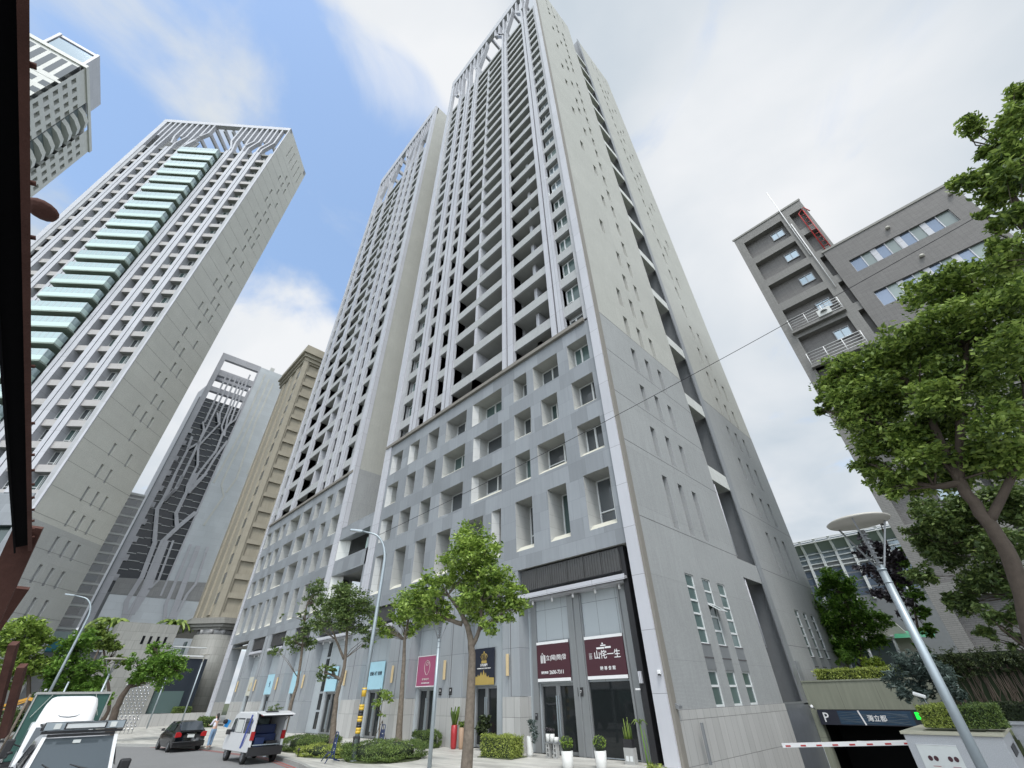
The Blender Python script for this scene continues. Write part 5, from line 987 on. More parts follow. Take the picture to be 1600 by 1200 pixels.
def tree(key, name, label, mat, n, size, group, rt, bark='bark', spread=1.0, twigs=26, thick=.8, **kw):
    base, lobes, limbs = TREES[key]; t = thing(name, label, 'tree' if rt else 'shrub', (base[0], base[1], 0), 0, group); o0 = Vector((base[0], base[1], 0))
    cen = [Vector(l[:3])-o0 for l in lobes]; rr = [l[3]*spread for l in lobes]
    view = Vector((base[0]-10.44, base[1]+18.77, 0)).normalized()
    C2 = []; R2 = []
    for c, r in zip(cen, rr):
        for k in range(3): C2.append(c+view*random.uniform(-1.1, 1.1)*r*thick*(1.4 if k else .3)+Vector((0, 0, random.uniform(-.2, .2)*r))); R2.append(r*(1 if k == 0 else .8))
    if rt:
        q = MB(); L0 = [Vector(p)-o0 for p in limbs[0]]
        if L0[0].z > .3: L0 = [Vector((L0[0].x*.2, L0[0].y*.2, 0))]+L0
        def smooth(P, R_):
            out = []; ro = []
            for i in range(len(P)-1):
                for j in range(4):
                    u = j/4; a = P[max(i-1,0)]; b = P[i]; c = P[i+1]; d = P[min(i+2,len(P)-1)]
                    out.append(.5*((2*b)+(c-a)*u+(2*a-5*b+4*c-d)*u*u+(3*b-a-3*c+d)*u**3)+Vector((random.gauss(0,1),random.gauss(0,1),0))*rt*.09); ro.append(R_[i]*(1-u)+R_[i+1]*u)
            out.append(P[-1]); ro.append(R_[-1]); return out, ro
        k = len(L0); R0 = [rt*(1.25 if i == 0 else 1-.72*i/(k-1)) for i in range(k)]
        q.tube(*smooth(L0, R0), n=11)
        nodes = list(L0[1:])
        for lm in limbs[1:]:
            P = [Vector(p)-o0 for p in lm]; r1 = rt*.52
            q.tube(*smooth(P, [r1*(1-.6*i/(len(P)-1)) for i in range(len(P))]), n=8); nodes += P
        for i in range(twigs):      # secondary branches reaching into the lobes
            j = random.randrange(len(C2)); c = C2[j]; e = c+Vector((random.uniform(-.6,.6), random.uniform(-.6,.6), random.uniform(-.3,.6)))*R2[j]
            s = min(nodes, key=lambda p: (p-e).length+(0 if p.z < e.z else 1.5)); mid = s.lerp(e, .5)+Vector((random.uniform(-.15,.15), random.uniform(-.15,.15), random.uniform(-.05,.2)))*(e-s).length
            q.tube([s, mid, e], [rt*.17, rt*.10, rt*.03], 5)
        q.build('trunk', bark, t)
    leaves('crown' if rt else 'foliage', mat, C2, R2, n, size, t, **kw)
    return t
GF = 'street trees on the forecourt'
tree('T1', 'camphor_tree', 'nearest street tree with a forked trunk and tall bright crown, left of the maroon banners', 'leaf camphor', 17000, .135, GF, .145, twigs=40, clump=30, cr=.30)
tree('T2', 'camphor_tree', 'slim street tree with a knobbly trunk in the round hedge, right of the curved lamp', 'leaf camphor', 7500, .16, GF, .155, twigs=30)
tree('T3', 'olive_tree', 'bent street tree with a dense round crown, left of the curved street lamp', 'leaf fine', 11000, .16, GF, .165, twigs=44, clump=20)
tree('T4', 'olive_tree', 'thin sparse street tree leaning behind the white van', 'leaf fine', 4200, .17, GF, .13, twigs=46, clump=16)
tree('T5', 'street_tree', 'leaning tree with a thick dark trunk just right of the lorry', 'leaf bright', 7000, .24, GF, .30, bark='bark dark', twigs=40)
GL = 'trees along the left side of the street'
tree('LA', 'street_tree', 'leafy tree at the left edge of the picture below the left tower', 'leaf camphor', 9000, .30, GL, .22, bark='bark dark')
tree('LB', 'street_tree', 'wide leafy tree behind the green covered lorry', 'leaf bright', 11000, .30, GL, .25, bark='bark dark')
tree('LC', 'street_tree', 'dark feathery tree between the lorry tree and the stone block', 'leaf deep', 4000, .34, GL, .2, bark='bark dark')
GR = 'trees on the right terrace'
tree('RA', 'big_tree', 'big dark tree filling the right side in front of the tiled building', 'leaf deep', 62000, .155, GR, .20, bark='bark dark', spread=1.08, twigs=110, thick=1.0, clump=24, cr=.34)
tree('RB', 'big_tree', 'high branch of leaves against the sky in the top right corner', 'leaf deep', 11000, .13, GR, .13, bark='bark dark', spread=1.12, twigs=50, clump=14, cr=.45)
tree('RC', 'big_tree', 'olive green tree at the right edge, below the big dark tree', 'leaf fine', 30000, .15, GR, .16, bark='bark dark', spread=1.05, twigs=60)
tree('RD', 'layered_tree', 'tree of flat feathery green layers beside the corner of the near tower', 'leaf bright', 17000, .32, GR, .22, bark='bark dark', spread=1.0, up=1.6, clump=40, cr=.5)
tree('RE', 'magnolia_tree', 'dark purple-brown leaved tree behind the disc lamp', 'leaf magnolia', 5200, .23, GR, .13, bark='bark dark', clump=12, aspect=1.7, twigs=50)
tree('RF', 'street_tree', 'bright green young tree between the disc lamp and the tiled building', 'leaf bright', 5500, .27, GR, .14, bark='bark dark')
tree('RG', 'small_tree', 'small twisted shrub above the car park wall', 'leaf bright', 1200, .16, GR, .06, bark='bark dark')
tree('RH', 'shrub', 'round light green shrub above the car park wall', 'leaf lime', 2500, .14, 'shrubs on the terrace', 0)
tree('RI', 'cycas_shrub', 'blue green bush hanging over the right end of the car park wall', 'leaf bluegreen', 9000, .22, 'shrubs on the terrace', 0, aspect=5, up=.1)
tree('sapling', 'sapling', 'small propped sapling in a mound beside the blue sign trolley', 'leaf camphor', 1500, .12, GF, .05, twigs=16)
o = MB()
for a in (0.4, 2.5, 4.6): o.tube([(.5*math.cos(a), .5*math.sin(a), 0), (.02, 0, 1.1)], .018, 5)
tag(o.build('tree_prop', 'bark dark', None, loc=(-19.7, -.9, 0)), 'three thin stakes propping the small sapling', 'stakes')
def hedge(name, label, loc, sx, sy, sz, mat, n, size, group='clipped hedges', rz=0, round_=True, soil=True, core=(.03,.05,.02)):
    t = thing(name, label, 'hedge', loc, rz, group)
    u = rng.random((n, 3))*2-1
    if round_: 
        k = rng.normal(size=(n, 3)); k /= np.linalg.norm(k, axis=1)[:, None]; P = k*np.array([sx/2, sy/2, sz*.5]); P = np.sign(P)*np.abs(P/np.array([sx/2,sy/2,sz*.5]))**.55*np.array([sx/2,sy/2,sz*.5]); P[:, 2] += sz*.5
    else:
        f = rng.integers(0, 5, n); P = u.copy()
        P[f == 0, 0] = -1; P[f == 1, 0] = 1; P[f == 2, 1] = -1; P[f == 3, 1] = 1; P[f == 4, 2] = 1
        nb = np.maximum(0, np.abs(P)-.86); P -= np.sign(P)*nb*.5*(np.abs(P).max(1) > .9)[:, None]*.6
        P = P*np.array([sx/2, sy/2, sz/2]); P[:, 2] += sz/2
    P *= 1+.05*rng.normal(size=(n, 1)); P[:, 2] = np.maximum(P[:, 2]+.04*np.sin(P[:, 0]*5+P[:, 1]*3), .02)
    a = rng.normal(size=(n, 3)); a[:, 2] += .5; a /= np.linalg.norm(a, axis=1)[:, None]; b = np.cross(a, rng.normal(size=(n, 3))); b /= np.linalg.norm(b, axis=1)[:, None]; s = size*(.6+.8*rng.random((n, 1)))
    v = np.stack([P-a*s*.5, P+b*s*.28, P+a*s*.5, P-b*s*.28], 1).reshape(-1, 3)
    me = bpy.data.meshes.new('foliage'); me.vertices.add(4*n); me.vertices.foreach_set('co', v.ravel()); me.loops.add(4*n); me.loops.foreach_set('vertex_index', np.arange(4*n)); me.polygons.add(n); me.polygons.foreach_set('loop_start', np.arange(n)*4); me.polygons.foreach_set('loop_total', np.full(n, 4)); me.update(calc_edges=True); me.materials.append(M[mat])
    o = bpy.data.objects.new('foliage', me); COL.objects.link(o); o.parent = t
    q = MB(); q.lathe((0,0,0), [(.30,.02),(.42,.3*sz),(.42,.7*sz),(.25,.9*sz)], 16, sx, sy) if round_ else q.box(-sx*.45,sx*.45,-sy*.45,sy*.45,0,sz*.9)
    q.build('twigs', 'hedge core', t)
    if soil: q = MB(); q.lathe((0,0,0.004),[(.54,0),(.5,.02)],20,sx,sy) if round_ else q.box(-sx*.55,sx*.55,-sy*.6,sy*.6,.004,.03); q.build('soil_bed','ground soil',t)
    return t

hedge('hedge','big round low hedge around the slim tree, nearest the bottom edge',(-11.9,-5.2,0),3.3,3.0,.62,'leaf hedge',17000,.055,rz=.2)
hedge('hedge','oval clipped hedge directly behind the open white van',(-18.9,-5.6,0),3.1,2.2,.62,'leaf hedge',13000,.06,rz=.2)
hedge('hedge','low yellow-green planting at the foot of the bent tree',(-15.3,-6.2,0),3.4,1.7,.42,'leaf yellow hedge',6000,.07,rz=.3)
hedge('hedge','box shaped dark green hedge below the pink banner',(-14.9,-.8,0),1.7,1.0,.72,'leaf hedge',7000,.06,rz=.1)
hedge('hedge','square clipped yellow-green hedge below the crown banner',(-8.0,-1.5,0),1.8,.95,.75,'leaf yellow hedge',8000,.055,round_=False,rz=.12)
hedge('hedge','ball hedge by the passage at the far end of the second tower',(-55.5,-1.5,0),1.8,1.6,.9,'leaf hedge',2500,.12)
hedge('hedge','box hedge on the low wall left of the rounded corner',(-66.3,-1.9,1.15),1.5,1.8,.6,'leaf hedge',2500,.12,round_=False,soil=False)
hedge('hedge','long light green hedge along the top of the car park wall',(2.9,18.1,2.5),4.2,1.6,.72,'leaf yellow hedge',12000,.10,round_=False,soil=False)
hedge('hedge','yellow-green half of the hedge on the granite planter, left of the lamp pole',(8.0,.45,1.32),.75,.8,.48,'leaf yellow hedge',6500,.05,round_=False,soil=False,group='planter hedges')
hedge('hedge','darker green half of the hedge on the granite planter, right of the lamp pole',(8.85,.5,1.32),.95,.85,.48,'leaf hedge',7500,.05,round_=False,soil=False,group='planter hedges')
hedge('hedge','dark hedge on the far wall behind the planter',(10.3,4.2,1.36),2.4,.8,.42,'leaf ivy',5000,.06,round_=False,soil=False,group='planter hedges')
# ivy wall
t = thing('ivy_wall', 'dark retaining wall hung with ivy and hanging roots below the tiled building', 'wall', (10.2,12.4,0)); q = MB(); q.box(-3.2,4,0,.5,-1,3.5); q.build('wall','hedge core',t)
n = 20000; P = np.stack([rng.uniform(-3.2,4,n), rng.uniform(-.25,.05,n), 3.65-np.abs(rng.normal(0,.45,n))], 1)
leaves('ivy','leaf ivy',[(x,-.1,3.4-.3*(i%3)) for i, x in enumerate(np.linspace(-3,3.8,24))],[.45]*24,16000,.09,t)
q = MB()
for i in range(170): x = random.uniform(-3.1,3.9); z = random.uniform(2.4,3.4); q.tube([(x,-.08,z),(x+random.uniform(-.15,.15),-.14,z-1),(x+random.uniform(-.4,.1),-.06,random.uniform(.6,1.4))],.014,4)
q.build('hanging_roots','bark dark',t)
# palms on the low block
def palm(loc, h, label):
    t = thing('palm', label, 'palm', loc, 0, 'palms above the stone block'); q = MB(); q.tube([(0,0,0),(.15,.1,h*.5),(0,0,h)],[.16,.12,.10],7); q.build('trunk','bark',t)
    q = MB()
    for i in range(13):
        a = i*2.4; L_ = 2.2+random.random()*.8; prev = None
        for j in range(7):
            u = j/6; c = Vector((math.cos(a)*L_*u, math.sin(a)*L_*u, h+.9*math.sin(u*2.6)*.8-1.2*u*u)); wv = Vector((-math.sin(a), math.cos(a), 0))*(.42*(1-abs(u-.4)*1.2))
            cur = (c-wv-Vector((0,0,.25)), c, c+wv-Vector((0,0,.25)))
            if prev: q.quad(prev[0],prev[1],cur[1],cur[0]); q.quad(prev[1],prev[2],cur[2],cur[1])
            prev = cur
    q.build('fronds','leaf deep',t)
palm((-74,-12.2,0),11.2,'palm with drooping fronds above the lorry, leftmost of the palms'); palm((-72,-9.6,0),10.2,'leaning palm in the middle of the row, left of the slotted wall'); palm((-74.5,-4.8,10.0),1.6,'short palm top peeping over the slotted stone block')
# potted plants by the doors
def pot(name, label, loc, prof, mat, foliage, fmat, nleaf, size, aspect=2.2, upr=False):
    t = thing(name, label, 'plant', loc, 0, 'potted plants by the shop doors'); q = MB(); q.lathe((0,0,0), prof, 22); q.build('pot', mat, t); h = prof[-1][1]
    leaves('foliage', fmat, [(c[0],c[1],h+c[2]) for c in foliage], [c[3] for c in foliage], nleaf, size, t, aspect=aspect); return t
t = pot('potted_plant','tall ribbed red pot with cactus-like plants, beside the tan pot',(-12.9,-.45,0),[(.12,0),(.155,.1),(.17,.6),(.17,.98),(.13,1.0)],'pot red',[(0,0,.1,.12)],'leaf deep',150,.08)
q = MB()
for i in range(12): a = i*.7; q.tube([(.06*math.cos(a),.06*math.sin(a),.95),(.2*math.cos(a)*random.uniform(.5,1.3),.2*math.sin(a),1.35+random.uniform(0,.35)),(.26*math.cos(a),.22*math.sin(a),1.5+random.uniform(0,.3))],[.05,.05,.03],6)
q.build('stems','leaf deep',t)
pot('potted_plant','tall tan pot with a little green plant, right of the red pot',(-12.45,-.3,0),[(.10,0),(.13,.1),(.15,.88),(.12,.9)],'pot tan',[(0,0,.12,.18)],'leaf deep',350,.10)
pot('potted_plant','dark bushy plant in front of the double door with the crown banner',(-10.9,-.1,0),[(.14,0),(.18,.3)],'black plastic',[(0,0,.6,.34),(.1,0,.95,.26),(-.2,0,.8,.22)],'leaf ivy',1500,.16,1.6)
pot('potted_plant','tall white vase with a wispy olive bush, left of the glass doors',(-7.15,-.55,0),[(.14,0),(.16,.1),(.15,.6),(.12,.72)],'pot white',[(.22,.05,.25,.22),(.3,.05,.0,.2),(.15,0,.5,.2),(.25,0,-.2,.15)],'leaf bluegreen',1500,.06)
for x, y, lab in ((-3.35,-2.45,'ball shaped bush in a white pot, left of the pair by the black doorway'),(-2.35,-1.7,'ball shaped bush in a white pot, right of the pair by the black doorway')):
    t = thing('potted_bush', lab, 'plant', (x,y,0), 0, 'ball bushes in white pots'); q = MB(); q.lathe((0,0,0),[(.17,0),(.20,.04),(.225,.50),(.20,.50),(.19,.44)],26); q.build('pot','pot white',t)
    leaves('foliage','leaf camphor',[(0,0,.74)],[.25],3800,.045,t,clump=10,cr=.12,aspect=1.5); q = MB(); q.lathe((0,0,.5),[(.15,0),(.2,.15),(.2,.32),(.1,.44)],16); q.build('twigs','hedge core',t)
t = thing('plant_bench','concrete block bench carrying three white pots beside the glass doors','bench',(-5.95,-.35,0)); q = MB()
for x in (-.3,.12):
    q.box(x,x+.05,-.1,.1,0,.5); q.box(x+.14,x+.19,-.1,.1,0,.5)
    for z in (0,.16,.32,.46): q.box(x+.05,x+.14,-.1,.1,z,z+.04)
q.build('blocks','concrete block',t); q = MB(); q.box(-.38,.38,-.13,.13,.502,.54); q.build('board','grey metal',t)
for x, h, lab in ((-.22,.28,'white square pot with dark sprigs, left on the block bench'),(.02,.28,'white square pot with dark sprigs, middle of the block bench'),(.25,.17,'small white pot at the right end of the block bench')):
    t = thing('flower_pot',lab,'pot',(-5.95+x,-.35,.541),0,'white pots on the block bench'); q = MB(); q.lathe((0,0,0),[(.10,0),(.115,h),(.095,h),(.09,h-.03)],18); q.build('pot','pot white',t)
    if h > .2: leaves('sprigs','leaf magnolia',[(0,0,h+.10)],[.10],150,.07,t)
t = thing('planter','white breeze block planter with upright snake plants, right edge of the black doorway','planter',(-2.05,-.15,0)); q = MB(); q.box(-.22,.22,-.12,.12,0,.5); q.cur = 1; q.box(-.15,-.02,-.125,-.12,.1,.26); q.box(.03,.16,-.125,-.12,.1,.26); q.cur = 2; q.box(-.2,.2,-.11,.11,.5,.76); q.build('block',['concrete block','white frame','black plastic'],t)
q = MB()
for i in range(9): x = -.17+i*.042; q.tube([(x,0,.74),(x+random.uniform(-.05,.05),random.uniform(-.05,.05),1.1+random.uniform(0,.35))],[.025,.008],4)
q.build('leaves','leaf deep',t)
t = thing('young_palm','thin young palm against the corner pilaster of the near tower','plant',(-.7,-1.15,0)); q = MB(); q.tube([(0,0,0),(-.03,0,.6),(-.1,.02,1.3)],[.035,.025,.02],7); q.tube([(.12,0,0),(.10,0,.7),(.05,0,1.15)],.012,5); q.build('stem','leaf bright',t)
q = MB()
for i in range(7): a = i*.9; q.tube([(-.1,0,1.3),(-.1+.16*math.cos(a),.14*math.sin(a),1.42),(-.1+.34*math.cos(a),.28*math.sin(a),1.28)],[.012,.03,.006],4)
q.build('fronds','leaf hedge',t); leaves('ground_leaves','leaf yellow hedge',[(0.2,0,.1),(.55,-.1,.08)],[.16,.2],300,.16,t,aspect=5)
for i in range(1):
    t = thing('bush','loose green bush behind the white van in front of the second tower','shrub',(-33.6,-2.6,0)); leaves('foliage','leaf fine',[(0,0,.9),(-.3,-.3,1.5),(.2,.3,1.7)],[.5,.45,.4],1600,.12,t)
    q = MB(); q.tube([(0,0,0),(0,0,1.2)],.04,6); q.build('stem','bark',t)
t = thing('bush','low green bush at the left edge beside the lorry','shrub',(-52,-17,0)); leaves('foliage','leaf fine',[(0,0,1.0),(-2,1.5,1.1),(2,-1,1.0),(-3,3,1.2)],[1.3,1.3,1.2,1.2],5000,.3,t); q = MB(); q.box(-5,4,-.2,.2,0,.5); q.build('bed_edge','kerb stone',t)
for x,y,lab in ((-16.2,-7.35,'small black garden spotlight in the planting near the van'),(-13.6,-7.1,'small black garden spotlight left of the blue sign frame'),(-15.0,-3.4,'small black garden spotlight on the paving behind the bent tree'),(-11.9,-3.35,'small round garden spotlight left of the round hedge')):
    t = thing('garden_spotlight',lab,'spotlight',(x,y,0),0,'garden spotlights'); q = MB(); q.tube([(0,0,0),(0,0,.22)],.012,5); q.build('stake','black plastic',t); q = MB(); q.tube([(-.05,0,.22),(.06,-.02,.30)],[.035,.06],10); q.build('lamp_head','black plastic',t)
# ------------------------------------------------------------------ lamps, signs, barrier
def disc_lamp(loc, label, sc_=1.0, h=5.3, r=.62, tilt=0):
    t = thing('disc_lamp', label, 'lamp', loc, .3, 'disc lamps on poles'); q = MB(); q.tube([(0,0,0),(0,0,h-.95)],[.085*sc_,.07*sc_],14); q.lathe((0,0,h-1.05),[(.085*sc_,0),(.085*sc_,.03)],14); q.lathe((0,0,h-1.3),[(.08*sc_,0),(.08*sc_,.02)],14); q.build('pole','galvanised',t)
    q = MB(); q.lathe((0,0,h),[(.02,-.035),(r*.97,-.03),(r,-.005),(r*.9,.03),(.02,.05)],36); q.build('lamp_shade','lamp disc',t)
    q = MB()
    for a in (.2,2.3,4.4): q.bar((.07*math.cos(a),.07*math.sin(a),h-.98),(r*.85*math.cos(a),r*.85*math.sin(a),h-.03),.03,.03)
    q.build('strut','grey metal',t)
    q = MB()
    for i in range(7): q.lathe((0,0,h-.92+i*.10),[(.06,0),(.085,.02),(.06,.03)],12)
    q.tube([(0,0,h-.95),(0,0,h-.2)],.035,8); q.build('louvre_lamp','grey metal',t)
disc_lamp((-7.73,-5.64,0),'disc shaped lamp on a grey pole in front of the pink banner')
disc_lamp((9.10,-6.32,0),'nearest disc lamp leaning across the right side, in front of the magnolia',1.05)
disc_lamp((-38.6,-13.6,0),'white disc lamp half hidden in the leaves right of the lorry',1.0,5.0,.75)
for x, y, h, lab in ((-55.5,-3.9,6.6,'slim pale post with a V-shaped lamp head in front of the rounded stone corner'),(-60,-6.0,5.6,'slim pale post in front of the glass entrance of the stone block')):
    t = thing('post_lamp', lab, 'lamp', (x,y,0), 0, 'slim post lamps'); q = MB(); q.tube([(0,0,0),(0,0,h-.7)],.07,8); q.build('pole','galvanised',t)
    q = MB()
    for s in (-1,0,1): q.bar((0,0,h-.75),(s*.42,0,h),.035,.035)
    q.lathe((0,0,h),[(.5,0),(.5,.03)],20); q.build('lamp_head','lamp disc',t)
def street_lamp(loc, h, reach, dirv, label, wrap=False, sc_=1.0):
    t = thing('street_lamp', label, 'street lamp', loc, math.atan2(dirv[1], dirv[0]), 'curved street lamps'); q = MB(); pts = [(0,0,0),(0,0,h*.5),(0,0,h-1.5)]
    for i in range(1, 9): a = i/8*math.pi*.44; pts.append((reach*.62*(1-math.cos(a)), 0, h-1.5+1.65*math.sin(a)))
    e = pts[-1]; pts.append((e[0]+reach*.42, 0, e[2]+.16)); n = len(pts)
    q.tube(pts, [.10*sc_*(1-.55*i/(n-1)) for i in range(n)], 12); q.lathe((0,0,0),[(.17,0),(.17,.03),(.11,.06)],12); q.lathe((0,0,2.55),[(.112*sc_,0),(.112*sc_,.04)],12); q.build('pole','galvanised',t)
    L_ = Vector(pts[-1]); q = MB(); q.prism([(-.08,-.10),(.35,-.13),(.62,-.10),(.66,0),(.62,.10),(.35,.13),(-.08,.10)],-.07,.03); o = q.build('lamp_head','galvanised',t,loc=L_,rot=(0,-.10,0),bevel=.015); q = MB(); q.box(.05,.55,-.09,.09,-.085,-.072); q.build('lens','head lamp',o)
    if wrap:
        q = MB(); m_ = 10
        for j in range(m_): z = .95+j*.105; q.cur = j//2 % 2; q.lathe((0,0,z),[(.116,0),(.116,.105)],14)
        q.build('warning_wrap',['wrap yellow','black plastic'],t); q = MB(); q.lathe((0,0,2.3),[(.108,0),(.108,.34)],14); q.build('sticker','wrap yellow',t)
    return t
t = street_lamp((-12.24,-6.5,0),9.75,1.7,(-.62,-.78),'tall curved street lamp with a yellow and black wrapped foot, by the kerb',True)
q = MB(); q.box(-.12,.16,-.10,.10,.78,.86); q.tube([(.12,0,.85),(.15,.02,.45),(.10,.05,.20)],.03,6); q.tube([(-.12,0,.80),(-.14,.05,.40)],.03,6); q.build('strap','dark metal',t)
street_lamp((-44.5,-16.2,0),9.6,1.9,(-.35,-.93),'curved street lamp at the left, above the lorry')
q = MB(); q.tube([(0,0,0),(0,0,3.6)],.06,8); q.build
o = q.build('signal_post','galvanised',None,loc=(-40.5,-15.6,0)); tag(o,'second slim pole beside the foot of the left street lamp','post')
# overhead cable
q = MB(); a = Vector((16.9,-2.4,14.6)); b = Vector((-12.55,-6.95,9.8)); pts = [a.lerp(b,i/24)-Vector((0,0,1.0*math.sin(math.pi*i/24)*.35)) for i in range(25)]; q.tube(pts,.012,5); o = q.build('cable','dark cloth',None); tag(o,'thin dark cable crossing from the top right tree to the curved street lamp','cable')
# blue sign frames on the forecourt
for x, y, rz, lab in ((-12.9,-7.15,-.28,'blue tubular sign frame standing at the kerb left of the street lamp foot'),(-16.6,-2.6,-.2,'second blue sign frame, further back beside the sapling')):
    t = thing('sign_frame', lab, 'sign', (x,y,0), rz, 'blue sign frames'); q = MB(); q.tube([(-.3,.25,.05),(-.36,-.02,.10),(-.34,-.05,.35),(-.28,0,.95),(-.24,0,1.02),(.24,0,1.02),(.28,0,.95),(.34,-.05,.35),(.36,-.02,.10),(.3,.25,.05)],.022,8)
    q.tube([(-.34,-.05,.33),(-.45,-.25,.22),(-.5,-.40,.0)],.02,6); q.tube([(.34,-.05,.33),(.45,-.25,.22),(.5,-.40,.0)],.02,6); q.build('frame','navy board',t)
    q = MB(); q.box(-.29,.29,-.02,0,.28,.82); q.build('board','navy board',t); q = MB(); q.box(-.07,.13,-.026,-.021,.62,.66); q.box(-.12,.10,-.026,-.021,.44,.46); q.box(-.16,.2,-.026,-.021,.38,.40); q.build('lettering','sign note',t)

# ------------------------------------------------------------------ car park portal and planter
t = thing('car_park_portal','weathered concrete portal over the car park ramp with a dark sign reading P','wall',(0,16.5,0)); q = MB(); q.box(.06,9,-.2,.4,1.30,2.62); q.box(.06,.42,-.2,.4,-4,1.3); q.box(.06,9.0,-.24,.42,2.62,2.70); q.build('concrete','portal concrete',t)
q = MB(); q.box(.06,7.1,4.0,4.1,-5.5,1.4); q.box(.06,.09,.45,4.0,-5.5,1.4); q.box(7.05,7.1,.45,4.0,-5.5,1.4); q.box(.09,7.05,.45,4.0,1.36,1.42); q.build('tunnel','dark void',t)
q = MB(); q.box(.42,6.0,-.34,-.21,.60,1.28); sb = q.build('sign_board','portal navy',t); q = MB(); q.box(1.45,4.9,-.345,-.341,.64,1.24); q.build('wave_panel','portal teal',sb)
q = MB()
for j in range(6):
    pts = [(1.5+i*.2,-.35,.72+.08*j+.035*math.sin(i*.7+j*1.3)) for i in range(17)]; q.tube(pts,.006,4,False)
q.build('wave_lines','mirror glass',sb)
text_mesh('P',.62,'hard white','lettering',sb,(.80,-.35,.92),bold=.004); text_mesh('灣立都',.30,'hard white','lettering',sb,(3.28,-.36,.90),bold=.003)
q = MB(); q.bar((2.50,-.36,1.26),(2.66,-.36,.62),.07,.01,(0,1,0)); q.build('slash','hard white',sb)
q = MB(); q.box(5.05,5.45,-.40,-.34,.90,1.20); q.build('green_light','green sign light',t)
q = MB(); q.box(6.99,7.14,3.0,20,-4.2,.95); q.box(6.99,7.14,.0,3.0,-4.2,-.1); o = q.build('ramp_side_wall','ramp concrete',None); tag(o,'sloping concrete side walls of the car park ramp','wall')
q = MB(); q.box(3.4,6.9,9.96,10.04,.25,.33); o = q.build('height_bar','hard white',None); tag(o,'thin white height bar inside the dark car park opening','bar')
q = MB(); q.tube([(-.1,0,0),(.05,-.3,.05)],.07,10); q.cur = 1; q.tube([(0,0,0),(.02,.2,-.1)],.03,6); o = q.build('security_camera',['hard white','grey metal'],None,loc=(.35,15.9,1.42)); tag(o,'small white camera at the top left corner of the car park opening','security camera')
t = thing('barrier','white barrier arm with short red stripes across the car park ramp','barrier',(7.15,3.6,0)); q = MB(); L0 = Vector((-4.75,0,.52)); R0 = Vector((.1,0,.80)); q.bar(L0,R0,.06,.13); q.build('arm','hard white',t)
q = MB()
for i in range(9): a = L0.lerp(R0,.025+i*.112)+Vector((0,-.034,-.02)); b = L0.lerp(R0,.025+i*.112+.038)+Vector((0,-.034,-.02)); q.bar(a,b,.005,.045)
q.build('stripe','red paint',t); q = MB(); q.box(.0,.4,-.15,.2,0,1.0); q.build('housing','hard white',t,bevel=.02)
t = thing('planter_wall','granite planter wall with a pale stone cap and a plaque of red seals','planter',(7.15,-.5,0)); q = MB(); q.box(0,2.0,0,3.4,-.16,1.20); q.build('wall','grey granite',t,bevel=.01)
q = MB(); q.box(-.05,2.06,-.06,.42,1.20,1.265); q.box(-.05,.40,.42,3.4,1.20,1.265); q.box(1.70,2.06,.42,3.46,1.2,1.265); q.cur = 1; q.box(.4,1.7,.42,3.4,1.20,1.245); q.build('cap',['cap stone','ground soil'],t,bevel=.006)
q = MB(); q.box(2.06,6,3.6,4.0,-.1,1.30); q.box(2.06,6,3.52,4.05,1.30,1.36); q.build('return_wall','grey granite',t)
q = MB(); q.box(2.0,2.02,1.0,2.4,.75,.95); q.build('side_slot','dark metal',t)
q = MB(); q.box(.18,1.02,-.02,0,-.1,.99); pq = q.build('plaque','plate',t); q = MB()
for x in (.37,.49,.78,.90): q.lathe((x,-.022,.72),[(.048,-.048),(.048,.048)],3) if False else q.prism([(x+.048*math.cos(a*.524),.72+.055*math.sin(a*.524)) for a in range(12)],-.026,-.021,axis='y')
q.build('seal','maroon vinyl',pq); q = MB()
for x0 in (.36,.76):
    for j in range(4): q.box(x0,x0+.16,-.023,-.021,.56-j*.055,.57-j*.055)
q.build('small_print','tail red',pq)
q = MB(); q.box(.18,1.02,-.03,-.001,.99,1.0); q.build('plaque_edge','hard white',t)
t = thing('garden_lamp','small white garden lamp on a thin stem above the planter hedge','lamp',(7.62,2.6,1.2)); q = MB(); q.tube([(0,0,0),(-.06,.05,.75)],.012,6); q.build('stem','galvanised',t); q = MB(); q.box(-.16,.16,-.07,.07,0,.10); o = q.build('lamp_head','hard white',t,loc=(-.16,.05,.78),rot=(0,.35,0),bevel=.03)
t = thing('convex_mirror','cream rim of a round traffic mirror at the right edge','mirror',(10.75,2.6,1.2)); q = MB(); q.lathe((0,0,.95),[(.33,-.25),(.42,-.12),(.44,0),(.42,.12),(.33,.25)],24,1,.35); q.build('rim','cap stone',t); q = MB(); q.tube([(0,.1,-1.2),(0,.1,.8)],.04,8); q.build('post','galvanised',t)

# ------------------------------------------------------------------ rusty steel frame beside the camera
t = thing('steel_frame','rusty bolted steel frame right beside the camera at the left edge','steel frame',(7.4,-19.9,0))
def wp(p): return Vector(p)-Vector((7.4,-19.9,0))
a = wp((9.431, -19.493, 3.691)); b = wp((5.36, -19.112, 3.218)); d = (b-a).normalized(); V_ = (a*.6+b*.4)+Vector((7.4,-19.9,0))-Vector((10.438,-18.767,2.2)); nx = d.cross(V_).normalized(); nx = nx if nx.dot(RX) > 0 else -nx; fw = d.cross(nx).normalized()
q = MB(); q.bar(a-nx*.030, b-nx*.030, .075, .02, tuple(fw)); q.bar(a-nx*.062, b-nx*.062, .01, .11, tuple(fw)); q.build('web','black steel',t)
q = MB(); q.bar(a+nx*.015, b+nx*.015, .022, .12, tuple(fw)); q.build('flange','rust steel',t)
q = MB()
for u in (.06,.16,.22,.42,.55,.64,.69,.74,.79,.84,.89,.93,.97):
    c = a.lerp(b,u)+nx*.024; q.tube([c, c+nx*.016],.009,6)
